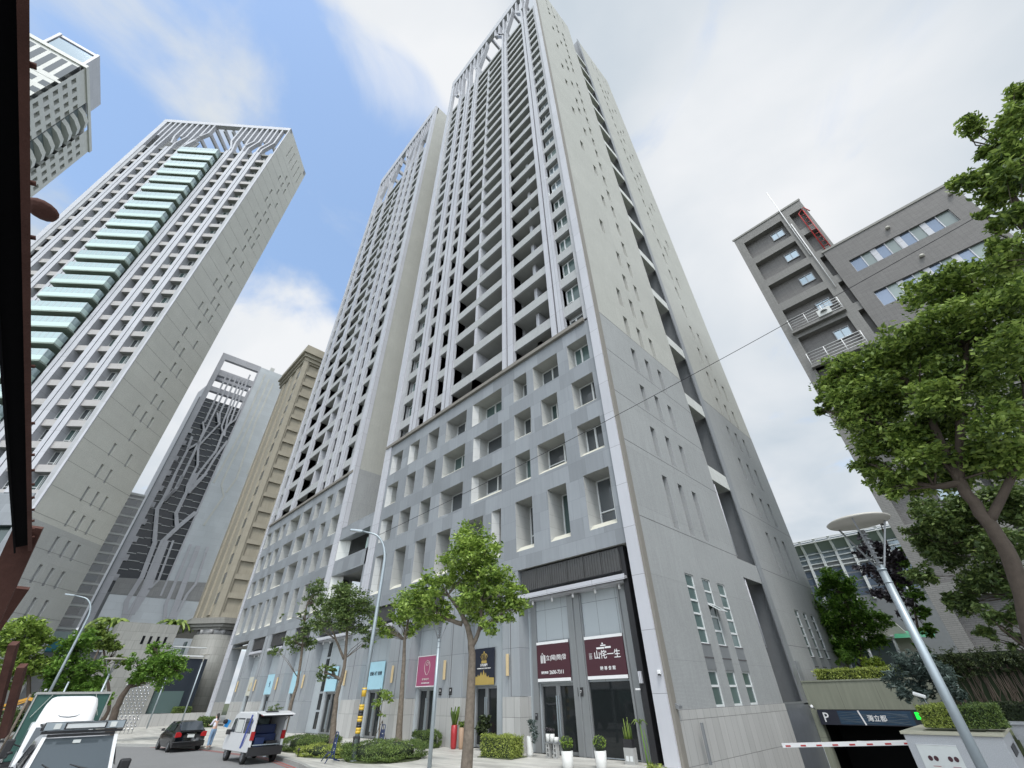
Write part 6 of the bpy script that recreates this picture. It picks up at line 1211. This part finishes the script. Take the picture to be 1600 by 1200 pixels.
q.lathe(tuple(wp((8.22, -19.53, 3.996))),[(.02,-.03),(.055,-.01),(.055,.01),(.02,.03)],14); q.build('bolt','rust steel',t)
q = MB(); q.bar(wp((4.723, -19.08, 2.58)),wp((5.435, -19.155, 3.331)),.16,.03); q.bar(wp((4.241, -19.069, 2.613)),wp((4.705, -19.023, 3.012)),.10,.03); q.build('brace','rust steel',t)
q = MB(); q.bar(wp((7.936, -19.663, 3.684)),wp((8.049, -19.528, 3.831)),.12,.05); q.build('cross_member','black steel',t)
for j,(p0,p1) in enumerate((((-4.527, -19.041, 3.277),(-5.578, -18.658, 1.91)),((-4.612, -18.718, 2.89),(-5.554, -18.4, 1.687)))):
    q = MB(); q.bar(wp(p0),wp(p1),.13,.13); q.build('far_post','rust steel',t)
glass('windscreen glass', (0.09, 0.11, 0.125), 0.10, 1.0, 0.25, .05)
# ------------------------------------------------------------------ vehicles (local x forward, origin on the ground under the middle)
def loft(rings, mats, cols, name, parent, bevel=0, subd=0, caps=True):
    q = MB(); q.smooth = True; ids = [[q.p(p) for p in r] for r in rings]
    for k, (a, b) in enumerate(zip(ids, ids[1:])):
        for j in range(len(a)-1): q.cur = cols[j] if cols else 0; q.face([a[j], a[j+1], b[j+1], b[j]])
    if caps: q.cur = 0; q.face(ids[0]); q.face(ids[-1][::-1])
    return q.build(name, mats, parent, bevel=bevel, subd=subd)
def wheel(T, x, y, r, w=.18, name='wheel'):
    s = 1 if y > 0 else -1; q = MB(); n = 22; q.smooth = True; rings = []
    prof = [(r*.62,-w/2),(r*.93,-w/2),(r,-w*.35),(r,w*.35),(r*.93,w/2),(r*.62,w/2)]
    ids = [[q.p((rr*math.cos(2*math.pi*j/n), o, rr*math.sin(2*math.pi*j/n))) for j in range(n)] for rr, o in prof]
    for a, b in zip(ids, ids[1:]):
        for j in range(n): q.face([a[j], a[(j+1)%n], b[(j+1)%n], b[j]])
    t = q.build('wheel', 'rubber', T, loc=(x, y, r))
    q = MB(); q.smooth = False
    q.v = []; c = [q.p((r*.62*math.cos(2*math.pi*j/n), s*w*.28, r*.62*math.sin(2*math.pi*j/n))) for j in range(n)]; q.cur = 1; q.face(c)
    q.cur = 0
    for k in range(5):
        a = k*2*math.pi/5; q.bar((0,s*w*.38,0),(r*.58*math.cos(a),s*w*.40,r*.58*math.sin(a)),.07,.03,(0,1,0))
    c1 = [q.p((r*.64*math.cos(2*math.pi*j/n), s*w*.5, r*.64*math.sin(2*math.pi*j/n))) for j in range(n)]; c2 = [q.p((r*.54*math.cos(2*math.pi*j/n), s*w*.42, r*.54*math.sin(2*math.pi*j/n))) for j in range(n)]
    for j in range(n): q.face([c1[j], c1[(j+1)%n], c2[(j+1)%n], c2[j]])
    q.build('rim', ['alloy', 'black plastic'], t)
# --- black hatchback seen from behind
CZ = -.12
t = thing('parked_car','black car seen from behind, the woman in white standing at its right','car',(-28.4,-9.75,CZ),math.pi,'vehicles on the street')
def section(x, w, wt, z0, zb, zr): return [(x,-w*.92,z0),(x,-w,z0+.18),(x,-w,zb-.14),(x,-w*.96,zb),(x,-wt,zr-.04),(x,-wt*.75,zr),(x,0,zr+.015),(x,wt*.75,zr),(x,wt,zr-.04),(x,w*.96,zb),(x,w,zb-.14),(x,w,z0+.18),(x,w*.92,z0)]
st = [(-2.12,.74,.62,.30,.86,.90),(-2.05,.82,.68,.22,.90,.98),(-1.75,.85,.66,.20,.93,1.12),(-1.25,.86,.62,.20,.93,1.36),(-.6,.86,.61,.20,.92,1.43),(.1,.86,.60,.20,.91,1.42),(.6,.86,.60,.20,.90,1.34),(1.1,.85,.66,.20,.88,1.02),(1.25,.85,.72,.20,.86,.90),(1.8,.82,.70,.22,.76,.78),(2.1,.72,.6,.26,.62,.66)]
loft([section(*s) for s in st], ['black paint'], None, 'body', t, subd=1)
q = MB(); q.quad((-2.02,-.60,.97),(-2.02,.60,.97),(-1.33,.55,1.375),(-1.33,-.55,1.375)); o = q.build('rear_window','car glass',t,loc=(-.035,0,.02))
q = MB()
for s in (-1,1): q.quad((-1.35,s*.80,.97),(-.25,s*.83,.96),(-.25,s*.665,1.34),(-1.15,s*.66,1.31)); q.quad((-.18,s*.83,.96),(.85,s*.83,.93),(.42,s*.665,1.31),(-.18,s*.665,1.34))
q.build('side_window','car glass',t,loc=(0,0,0)); q = MB(); q.quad((1.12,-.62,.98),(1.12,.62,.98),(.58,.56,1.36),(.58,-.56,1.36)); q.build('windscreen','car glass',t,loc=(.02,0,.02))
for s in (-1,1):
    q = MB(); q.prism([(s*.50,.70),(s*.80,.68),(s*.80,.92),(s*.62,.93),(s*.50,.84)],-2.17,-2.0,axis='x'); q.build('tail_light','tail red',t,bevel=.01)
q = MB(); q.box(-2.165,-2.14,-.18,.18,.66,.80); q.build('number_plate','plate',t)
q = MB(); q.box(-2.18,-2.05,-.83,.83,.24,.50); q.build('bumper','black paint',t,bevel=.04); q = MB(); q.box(-2.17,-2.15,-.25,.25,.83,.855); q.build('badge_strip','chrome',t)
for s in (-1,1): q = MB(); q.prism([(.62,.93),(.84,.93),(.84,1.06),(.66,1.06)],s*.86,s*1.02,axis='y'); q.build('mirror','black paint',t,bevel=.03)
for x in (-1.35,1.30):
    for y in (-.76,.76): wheel(t,x,y,.30)
q = MB()
for y in (-.3,.2,.45): q.tube([(-1.9,y,1.0),(-1.8,y+.02,1.10),(-1.75,y+.1,1.12),(-1.8,y+.15,1.05)],.02,5)
q.build('parcel_shelf','black plastic',t)
# --- white microvan with its tailgate up
t = thing('parked_van','small white delivery van with its tailgate raised and a blue striped side','van',(-18.15,-8.95,CZ),math.pi,'vehicles on the street')
W = .76
prof = [(-1.85,.42),(1.72,.40),(1.86,.52),(1.84,.82),(1.62,1.02),(1.20,1.62),(1.02,1.80),(.6,1.88),(-1.72,1.88),(-1.84,1.74),(-1.87,1.0)]
for s in (-1, 1):
    q = MB(); q.prism(prof, s*W, s*(W-.05), axis='y')
    o = q.build('side_panel','white paint',t,bevel=.02)
q = MB(); q.box(-1.84,.95,-W+.05,W-.05,1.86,1.90); q.prism([(1.62,1.02),(1.84,.82),(1.86,.52),(1.72,.40),(1.0,.40),(1.0,.9)],-W+.05,W-.05,axis='y'); q.build('body','white paint',t,bevel=.03)
q = MB(); q.box(-1.80,1.2,-W+.06,W-.06,.40,.46); q.cur = 1; q.box(.1,.16,-W+.06,W-.06,.46,1.80); q.build('floor',['black plastic','black plastic'],t)
q = MB(); q.quad((1.60,-.68,1.05),(1.60,.68,1.05),(1.16,.64,1.70),(1.16,-.64,1.70)); q.build('windscreen','car glass',t,loc=(.03,0,.0))
for s in (-1,1):
    q = MB(); y = s*(W+.004)
    q.quad((.62,y,1.10),(1.28,y,1.10),(1.04,y,1.62),(.62,y,1.66)); q.quad((-.45,y,1.10),(.52,y,1.10),(.52,y,1.66),(-.45,y,1.66)); q.quad((-1.62,y,1.10),(-.62,y,1.10),(-.62,y,1.66),(-1.55,y,1.66)); q.build('side_window','car glass',t)
    q = MB(); q.quad((-.40,y+s*.003,1.12),(.46,y+s*.003,1.12),(.46,y+s*.003,1.60),(-.40,y+s*.003,1.60)); q.build('window_sticker','plate',t) if s > 0 else None
    q = MB(); y2 = s*(W+.007); q.quad((-.95,y2,.55),(-.72,y2,.55),(-1.25,y2,1.80),(-1.45,y2,1.80)); q.quad((-1.05,y2,.62),(-1.0,y2,.62),(-1.62,y2,1.6),(-1.7,y2,1.6)); q.build('blue_stripe','blue paint',t)
    q = MB(); q.box(-1.90,-1.78,s*.62,s*(W+.012),.86,1.18); q.build('tail_light','tail red',t,bevel=.01)
    q = MB(); q.prism([(1.15,1.0),(1.38,1.0),(1.38,1.2),(1.18,1.2)],s*(W+.02),s*(W+.17),axis='y'); q.build('mirror','black plastic',t,bevel=.02)
    q = MB(); q.box(-1.87,-1.80,s*.66,s*(W+.001),.45,1.86); q.build('door_frame','white paint',t)
q = MB(); q.box(-1.98,-1.80,-W,W,.30,.62); q.cur = 1; q.box(-1.985,-1.975,-.24,.24,.34,.46); q.cur = 2; q.box(-1.90,-1.80,-.62,.62,.66,.70); q.box(-1.99,-1.98,-.10,.04,.24,.28); q.build('bumper',['black plastic','black plastic','galvanised'],t,bevel=.015)
g_ = MB(); a = Vector((-1.84,0,1.88)); e = Vector((-.80,0,-.10)); 
g_.xf = lambda P: a+e*P[0]+Vector((0,P[1],0))+Vector((.12,0,.99))*P[2]
g_.box(0,1.05,-W+.02,W-.02,0,.05); tg = g_.build('tailgate','white paint',t,bevel=.01)
g_ = MB(); g_.xf = lambda P: a+e*P[0]+Vector((0,P[1],0))+Vector((.12,0,.99))*P[2]; g_.box(.12,.62,-W+.12,W-.12,-.03,-.001); g_.cur = 1; g_.box(.70,.98,-W+.1,W-.1,-.06,-.001); g_.box(.2,.5,-.1,.45,.052,.08); g_.cur = 2; g_.box(.62,.9,-.72,-.60,-.03,-.001); g_.box(.62,.9,.60,.72,-.03,-.001); g_.build('gate_lining',['car glass','dark cloth','tail red'],tg)
q = MB(); q.tube([(-1.80,-.66,1.55),(-2.35,-.66,1.80)],.015,6); q.tube([(-1.80,.66,1.55),(-2.35,.66,1.80)],.015,6); q.build('gas_strut','dark metal',t)
q = MB(); q.box(-1.2,-.9,-.6,.6,.46,1.05); q.box(-.98,-.86,-.6,.6,1.05,1.40); q.cur = 1; q.box(-1.72,-1.3,-.55,-.05,.46,.80); q.cur = 0; q.box(-1.7,-1.35,.05,.5,.46,.95); q.build('cargo',['navy board','black plastic'],t,bevel=.03)
q = MB(); q.quad((.09,-.6,1.1),(.09,.6,1.1),(.09,.6,1.6),(.09,-.6,1.6)); 
for x in (-.4,-.1,.2,.45): q.box(.05,.08,x,x+.015,1.1,1.62)
q.build('partition','green glass',t)
for x in (-1.30,1.12):
    for y in (-.66,.66): wheel(t,x,y,.28,.17)
# --- white off-road car with roof rack, nearest, front towards the camera
t = thing('off_road_car','white off-road car with a black roof rack, cut by the bottom left corner','car',(-8.0,-16.98,CZ),-.02,'vehicles on the street')
SW = .83
def sec(x,w,wt,z0,zb,zr): return section(x,w,wt,z0,zb,zr)
st = [(-1.9,.74,.60,.5,1.12,1.5),(-1.75,.84,.68,.4,1.15,1.70),(-.9,.86,.70,.35,1.15,1.75),(.6,.86,.70,.35,1.12,1.76),(1.55,.86,.70,.35,1.10,1.74),(1.85,.86,.70,.35,1.09,1.62),(2.42,.85,.73,.35,1.05,1.12),(2.60,.84,.72,.35,1.02,1.06),(3.35,.82,.68,.4,.92,.99),(3.5,.78,.6,.45,.8,.86)]
loft([sec(*s) for s in st], ['pearl paint'], None, 'body', t, subd=1)
q = MB(); q.quad((2.42,-.70,1.10),(2.42,.70,1.10),(1.80,.63,1.68),(1.80,-.63,1.68)); ws = q.build('windscreen','windscreen glass',t,loc=(.045,0,.02))

q = MB(); q.bar((2.50,-.74,1.08),(1.86,-.66,1.72),.07,.03); q.bar((2.50,.74,1.08),(1.86,.66,1.72),.07,.03); q.build('screen_pillar','white paint',t)
q = MB(); q.box(1.78,1.86,-.63,.63,1.72,1.77); q.box(2.48,2.56,-.72,.72,1.07,1.10); q.tube([(2.52,-.1,1.12),(2.40,-.35,1.20),(2.3,-.5,1.27)],.012,5); q.tube([(2.52,.45,1.12),(2.42,.2,1.18),(2.33,-.02,1.24)],.012,5); q.build('wiper','black plastic',t)
q = MB(); q.prism([(1.9+.55,.1),(2.0+.55,.42),(2.02+.55,.60),(1.85+.55,.62),(1.85+.55,.05)],1.10,1.115); q.build('dash_tray','black plastic',t)
q = MB(); q.box(1.90,1.905,-.12,.02,1.60,1.66); q.build('toll_tag','plate',t,loc=(.07,0,0))
q = MB(); q.box(-1.5,1.86,-.72,-.68,1.86,1.90); q.box(-1.5,1.86,.68,.72,1.86,1.90); q.box(1.82,1.90,-.76,.76,1.84,2.0); q.box(1.80,1.88,-.76,.76,1.78,1.83)
for x in (-1.4,-.9,-.4,.1,.6,1.1,1.5): q.box(x,x+.09,-.70,.70,1.87,1.89)
for x in (-1.3,1.2):
    for y in (-.68,.66): q.box(x,x+.1,y,y+.04,1.76,1.86)
rk = q.build('roof_rack','black plastic',t)
q = MB(); q.quad((1.905,-.74,1.85),(1.905,.74,1.85),(1.905,.74,1.99),(1.905,-.74,1.99)); q.build('rack_fairing','galvanised',rk)
q = MB(); q.box(1.91,1.95,-.36,.36,1.875,1.965); q.build('light_bar','head lamp',rk); q = MB(); 
for y in (-.52,.52): q.box(1.91,1.95,y-.06,y+.06,1.87,1.97)
q.build('spot_lamp','plate',rk); q = MB()
for y0, y1, z0, z1 in ((-.39,.39,1.86,1.872),(-.39,.39,1.968,1.98),(-.39,-.365,1.872,1.968),(.365,.39,1.872,1.968)): q.box(1.91,1.96,y0,y1,z0,z1)
q.build('light_frame','black plastic',rk)
for s in (-1,1):
    q = MB(); q.prism([(2.05,1.02),(2.25,1.0),(2.27,1.26),(2.08,1.26)],s*.92,s*1.14,axis='y'); q.build('mirror','black plastic',t,bevel=.04)
    q = MB(); y = s*.862; q.quad((-.1,y,1.18),(.85,y,1.17),(.85,y-s*.12,1.62),(-.1,y-s*.12,1.62)); q.quad((.95,y,1.17),(2.1,y,1.15),(1.7,y-s*.12,1.60),(.95,y-s*.12,1.62)); q.build('side_window','car glass',t)
for x in (-1.2,2.7):
    for y in (-.76,.76): wheel(t,x,y,.36,.22)
q = MB(); q.box(3.45,3.55,-.6,.6,.55,.78); q.build('grille','black plastic',t)
# --- small lorry with green canvas
t = thing('lorry','small lorry with green canvas and a white wind deflector, behind the off-road car','lorry',(-16.0,-16.85,CZ),-.02,'vehicles on the street')
q = MB(); q.prism([(2.0,.5),(3.85,.5),(3.95,.9),(3.85,1.15),(3.55,1.82),(3.3,1.88),(2.0,1.88)],-.80,.80,axis='y'); q.build('cab','white paint',t,bevel=.05)
q = MB(); q.quad((3.87,-.70,1.18),(3.87,.70,1.18),(3.60,.66,1.76),(3.60,-.66,1.76)); q.build('windscreen','car glass',t,loc=(.02,0,.0))
# the moulded roof deflector
rings = []
for u in np.linspace(0,1,9):
    w_ = .73-.10*u**3; x = 3.55-.75*u+.0; z = 1.86+.70*math.sin(u*math.pi/2)
    rings.append([(x-.45*(1-u)-.1,-w_,1.86),(x-.12,-w_,z-.05),(x-.02,-w_*.82,z),(x,-.25,z),(x,.25,z),(x-.02,w_*.82,z),(x-.12,w_,z-.05),(x-.45*(1-u)-.1,w_,1.86)])
loft(rings, ['hard white'], None, 'wind_deflector', t, caps=False, subd=1)
q = MB(); q.tube([(3.05+.0,-.42,2.36),(3.3,-.40,2.12),(3.44,-.2,2.02),(3.47,0,2.0),(3.44,.2,2.02),(3.3,.40,2.12),(3.05,.42,2.36)],.012,5); q.build('deflector_groove','grey metal',t,loc=(.01,0,0))
q = MB(); q.box(-2.2,1.75,-1.02,1.02,.85,2.66); q.build('canvas','canvas green',t,bevel=.03)
q = MB(); 
for y in (-1.03,1.03): q.box(1.72,1.78,y-.02,y+.02,.85,2.68); q.box(-2.2,1.76,y-.02,y+.02,2.64,2.70)
q.box(1.74,1.79,-1.03,1.03,2.63,2.70); q.build('canvas_frame','concrete block',t)
q = MB()
for y in (-.6,.6): q.bar((1.79,y,2.62),(1.80,y*1.5,2.0),.02,.01)
q.build('rope','sign note',t)
q = MB(); q.box(-2.3,3.2,-.5,.5,.45,.62); q.box(-2.2,1.75,-1.0,1.0,.62,.85); q.build('chassis','black plastic',t)
for s in (-1,1):
    q = MB(); q.box(3.6,3.75,s*.98,s*1.18,1.05,1.50); q.build('mirror','black plastic',t,bevel=.03); q = MB(); q.tube([(3.5,s*.8,1.3),(3.68,s*1.05,1.4)],.018,5); q.build('mirror_arm','black plastic',t)
    q = MB(); q.quad((2.35,s*.803,1.15),(3.5,s*.803,1.15),(3.32,s*.803,1.68),(2.35,s*.803,1.70)); q.build('side_window','car glass',t)
for x in (-1.2,3.0):
    for y in (-.78,.78): wheel(t,x,y,.33,.2)
# --- scooter at the left edge
t = thing('scooter','dark scooter with a pale front at the bottom left edge','scooter',(-11.2,-18.35,CZ),.1); q = MB(); q.smooth = True
q.tube([(-.7,0,.62),(-.3,0,.72),(.0,0,.70),(.15,0,.42),(.4,0,.38),(.55,0,.70),(.50,0,1.0)],[.12,.16,.12,.10,.12,.14,.10],10); q.build('body','navy board',t); q = MB(); q.tube([(.48,-.33,1.05),(.50,0,.98),(.48,.33,1.05)],.02,6); q.build('handlebar','black plastic',t)
q = MB(); q.tube([(.62,0,.78),(.66,0,.92)],[.09,.07],10); q.build('headlight','head lamp',t); wheel(t,-.6,0,.24,.12); wheel(t,.72,0,.24,.12)
q = MB()
for s in (-1,1): q.tube([(.46,s*.25,1.05),(.40,s*.33,1.25)],.008,5); q.lathe((.40,s*.36,1.25),[(.0,-.04),(.07,-.02),(.07,.02),(0,.04)],10,.3,1)
q.build('mirror','black plastic',t)
t = thing('traffic_cone','red and white traffic cone at the bottom left edge','cone',(-11.6,-17.9,CZ)); q = MB(); q.lathe((0,0,0),[(.2,0),(.2,.03),(.14,.05),(.10,.28)],16); q.cur = 1; q.lathe((0,0,.28),[(.10,0),(.065,.18)],16); q.cur = 0; q.lathe((0,0,.46),[(.065,0),(.03,.2)],16); q.build('cone',['red paint','hard white'],t)
t = thing('netting','yellow safety netting strung between posts at the left edge','netting',(-30,-19.3,0)); q = MB(); q.bar((-2.5,0.2,2.0),(2.5,1.6,2.5),.05,.12); q.bar((2.5,1.6,2.5),(5,3.4,2.05),.05,.12); q.bar((-2.5,.2,1.7),(2.5,1.6,2.4),.05,.05); q.build('tape','orange net',t); q = MB(); q.tube([(2.5,1.6,-.1),(2.5,1.6,2.7)],.06,7); q.tube([(-2.5,.2,-.1),(-2.5,.2,2.3)],.06,7); q.tube([(5,3.4,-.1),(5,3.4,2.2)],.06,7); q.build('post','bark',t)
# metal mesh sculpture behind the leaning tree
t = thing('mesh_screen','glittering metal mesh screen behind the leaning tree trunk','screen',(-50,-9.7,0)); q = MB()
for i in range(7):
    for j in range(22):
        x = 0; y = i*.30+(j%2)*.15-1; z = .3+j*.24; q.lathe((x,y,z),[(0,-.10),(.07,0),(0,.10)],5)
q.build('mesh','chrome',t); q = MB()
for i in range(7): q.tube([(0,i*.30-1+.07,0),(0,i*.30-1+.07,5.6)],.02,4)
q.build('rods','alloy',t)

# ------------------------------------------------------------------ the woman beside the black car
def figure(T, joints, bones, rad, mat, name, sub=2):
    me = bpy.data.meshes.new(name); me.from_pydata(joints, bones, []); me.materials.append(M[mat]); o = bpy.data.objects.new(name, me); COL.objects.link(o); o.parent = T
    s = o.modifiers.new('skin','SKIN'); s.use_smooth_shade = True
    for i, v in enumerate(me.skin_vertices[0].data if me.skin_vertices else []): v.radius = rad[i] if isinstance(rad[i], tuple) else (rad[i], rad[i])
    if not me.skin_vertices:
        bpy.context.view_layer.objects.active = o
    if me.skin_vertices: me.skin_vertices[0].data[0].use_root = True
    b = o.modifiers.new('sub','SUBSURF'); b.levels = b.render_levels = sub; return o
P_ = thing('person','woman in white top and light blue jeans reaching towards the black car beside her','person',(-26.15,-8.62,-.0),math.radians(200))
# faces local +x (towards the car), 1.60 m tall
J = [(0,0,.86),(.01,0,1.02),(.03,0,1.18),(.05,0,1.30),(.07,0,1.37),(.09,0,1.44),(.10,0,1.52),   # pelvis .. head
     (.05,.15,1.30),(.16,.17,1.10),(.36,.12,1.07),(.43,.10,1.07),      # arm L: shoulder, elbow, wrist, palm
     (.05,-.15,1.30),(.20,-.16,1.12),(.38,-.10,1.16),(.45,-.08,1.17),
     (0,.09,.80),(.02,.10,.45),(-.04,.11,.10),(.02,.11,.04),(.12,.12,.03),
     (0,-.09,.80),(.05,-.10,.45),(.05,-.10,.10),(.10,-.10,.04),(.20,-.11,.03)]
Bn = [(0,1),(1,2),(2,3),(3,4),(4,5),(5,6),(3,7),(7,8),(8,9),(9,10),(3,11),(11,12),(12,13),(13,14),(0,15),(15,16),(16,17),(17,18),(18,19),(0,20),(20,21),(21,22),(22,23),(23,24)]
Rr = [(.13,.11),(.10,.12),(.10,.13),(.09,.13),(.045,.045),(.07,.065),(.085,.075),.055,.042,.03,.028,.055,.042,.03,.028,(.085,.085),.058,.04,.04,.035,(.085,.085),.058,.04,.04,.035]
def skin(o, Rr):
    d = o.data
    for i, v in enumerate(d.skin_vertices[0].data): r = Rr[i]; v.radius = r if isinstance(r, tuple) else (r, r)
    d.skin_vertices[0].data[0].use_root = True
def mkfig(name, J, Bn, Rr, mat, T, sub=2):
    me = bpy.data.meshes.new(name); me.from_pydata(J, Bn, []); me.materials.append(M[mat]); o = bpy.data.objects.new(name, me); COL.objects.link(o); o.parent = T
    o.modifiers.new('skin','SKIN').use_smooth_shade = True
    if not me.skin_vertices:
        bpy.context.view_layer.objects.active = o; o.select_set(True)
        try: bpy.ops.mesh.customdata_skin_add()
        except Exception: pass
    if me.skin_vertices: skin(o, Rr)
    b = o.modifiers.new('sub','SUBSURF'); b.levels = b.render_levels = sub
    return o
body = mkfig('body', J, Bn, Rr, 'skin', P_)
mkfig('jeans', [(0,0,.95),(0,0,.84),(0,.09,.78),(.02,.10,.45),(-.035,.11,.09),(0,-.09,.78),(.05,-.10,.45),(.05,-.10,.09)], [(0,1),(1,2),(2,3),(3,4),(1,5),(5,6),(6,7)], [(.115,.135),(.135,.14),(.10,.095),.075,.062,(.10,.095),.075,.062], 'jeans', P_)
mkfig('top', [(.02,0,.93),(.02,0,1.08),(.04,0,1.24),(.055,0,1.33),(.05,.15,1.31),(.16,.17,1.10),(.33,.125,1.07),(.05,-.15,1.31),(.20,-.16,1.12),(.35,-.105,1.155)], [(0,1),(1,2),(2,3),(3,4),(4,5),(5,6),(3,7),(7,8),(8,9)], [(.135,.145),(.12,.13),(.12,.145),(.07,.09),.068,.055,.045,.068,.055,.045], 'shirt white', P_)
mkfig('hair', [(.08,0,1.56),(.05,0,1.60),(-.0,0,1.53),(-.03,0,1.42),(-.04,0,1.28)], [(0,1),(1,2),(2,3),(3,4)], [(.06,.05),(.095,.085),(.075,.09),(.05,.075),(.03,.05)], 'hair', P_)
q = MB(); 
for s, x0, y0, z0 in ((1,.43,.10,1.07),(-1,.45,-.08,1.17)):
    for k in range(4): yy = y0+(k-1.5)*.019; q.tube([(x0,yy,z0+.005),(x0+.045,yy,z0+.008),(x0+.075-.006*abs(k-1.5),yy,z0-.012)],[.0095,.0085,.007],6)
    q.tube([(x0-.02,y0-s*.028,z0),(x0+.02,y0-s*.05,z0-.005),(x0+.045,y0-s*.048,z0-.012)],[.011,.010,.008],6)
q.build('fingers','skin',P_); q = MB(); q.lathe((.185,0,1.50),[(0,-.02),(.014,-.01),(.008,.03)],6); q.lathe((.165,.032,1.53),[(0,-.008),(.01,0),(0,.008)],6); q.lathe((.165,-.032,1.53),[(0,-.008),(.01,0),(0,.008)],6); q.build('face','skin',P_)
q = MB(); q.box(.0,.16,.08,.15,0,.045); q.box(.08,.24,-.145,-.065,0,.045); q.build('shoe','sign note',P_,bevel=.015)
t = thing('shoulder_bag','black bag with a bright blue board sticking out, behind the woman in white','bag',(-26.05,-8.15,1.22)); q = MB(); q.lathe((0,0,0),[(.02,-.12),(.12,-.08),(.13,.06),(.05,.12)],12); q.build('bag','dark cloth',t); q = MB(); q.xf = lambda P: Vector((P[0], P[1]*.9+P[2]*.35, P[2]-P[1]*.3)); q.box(-.015,.015,.05,.30,-.22,.12); q.build('board','sky blue board',t)
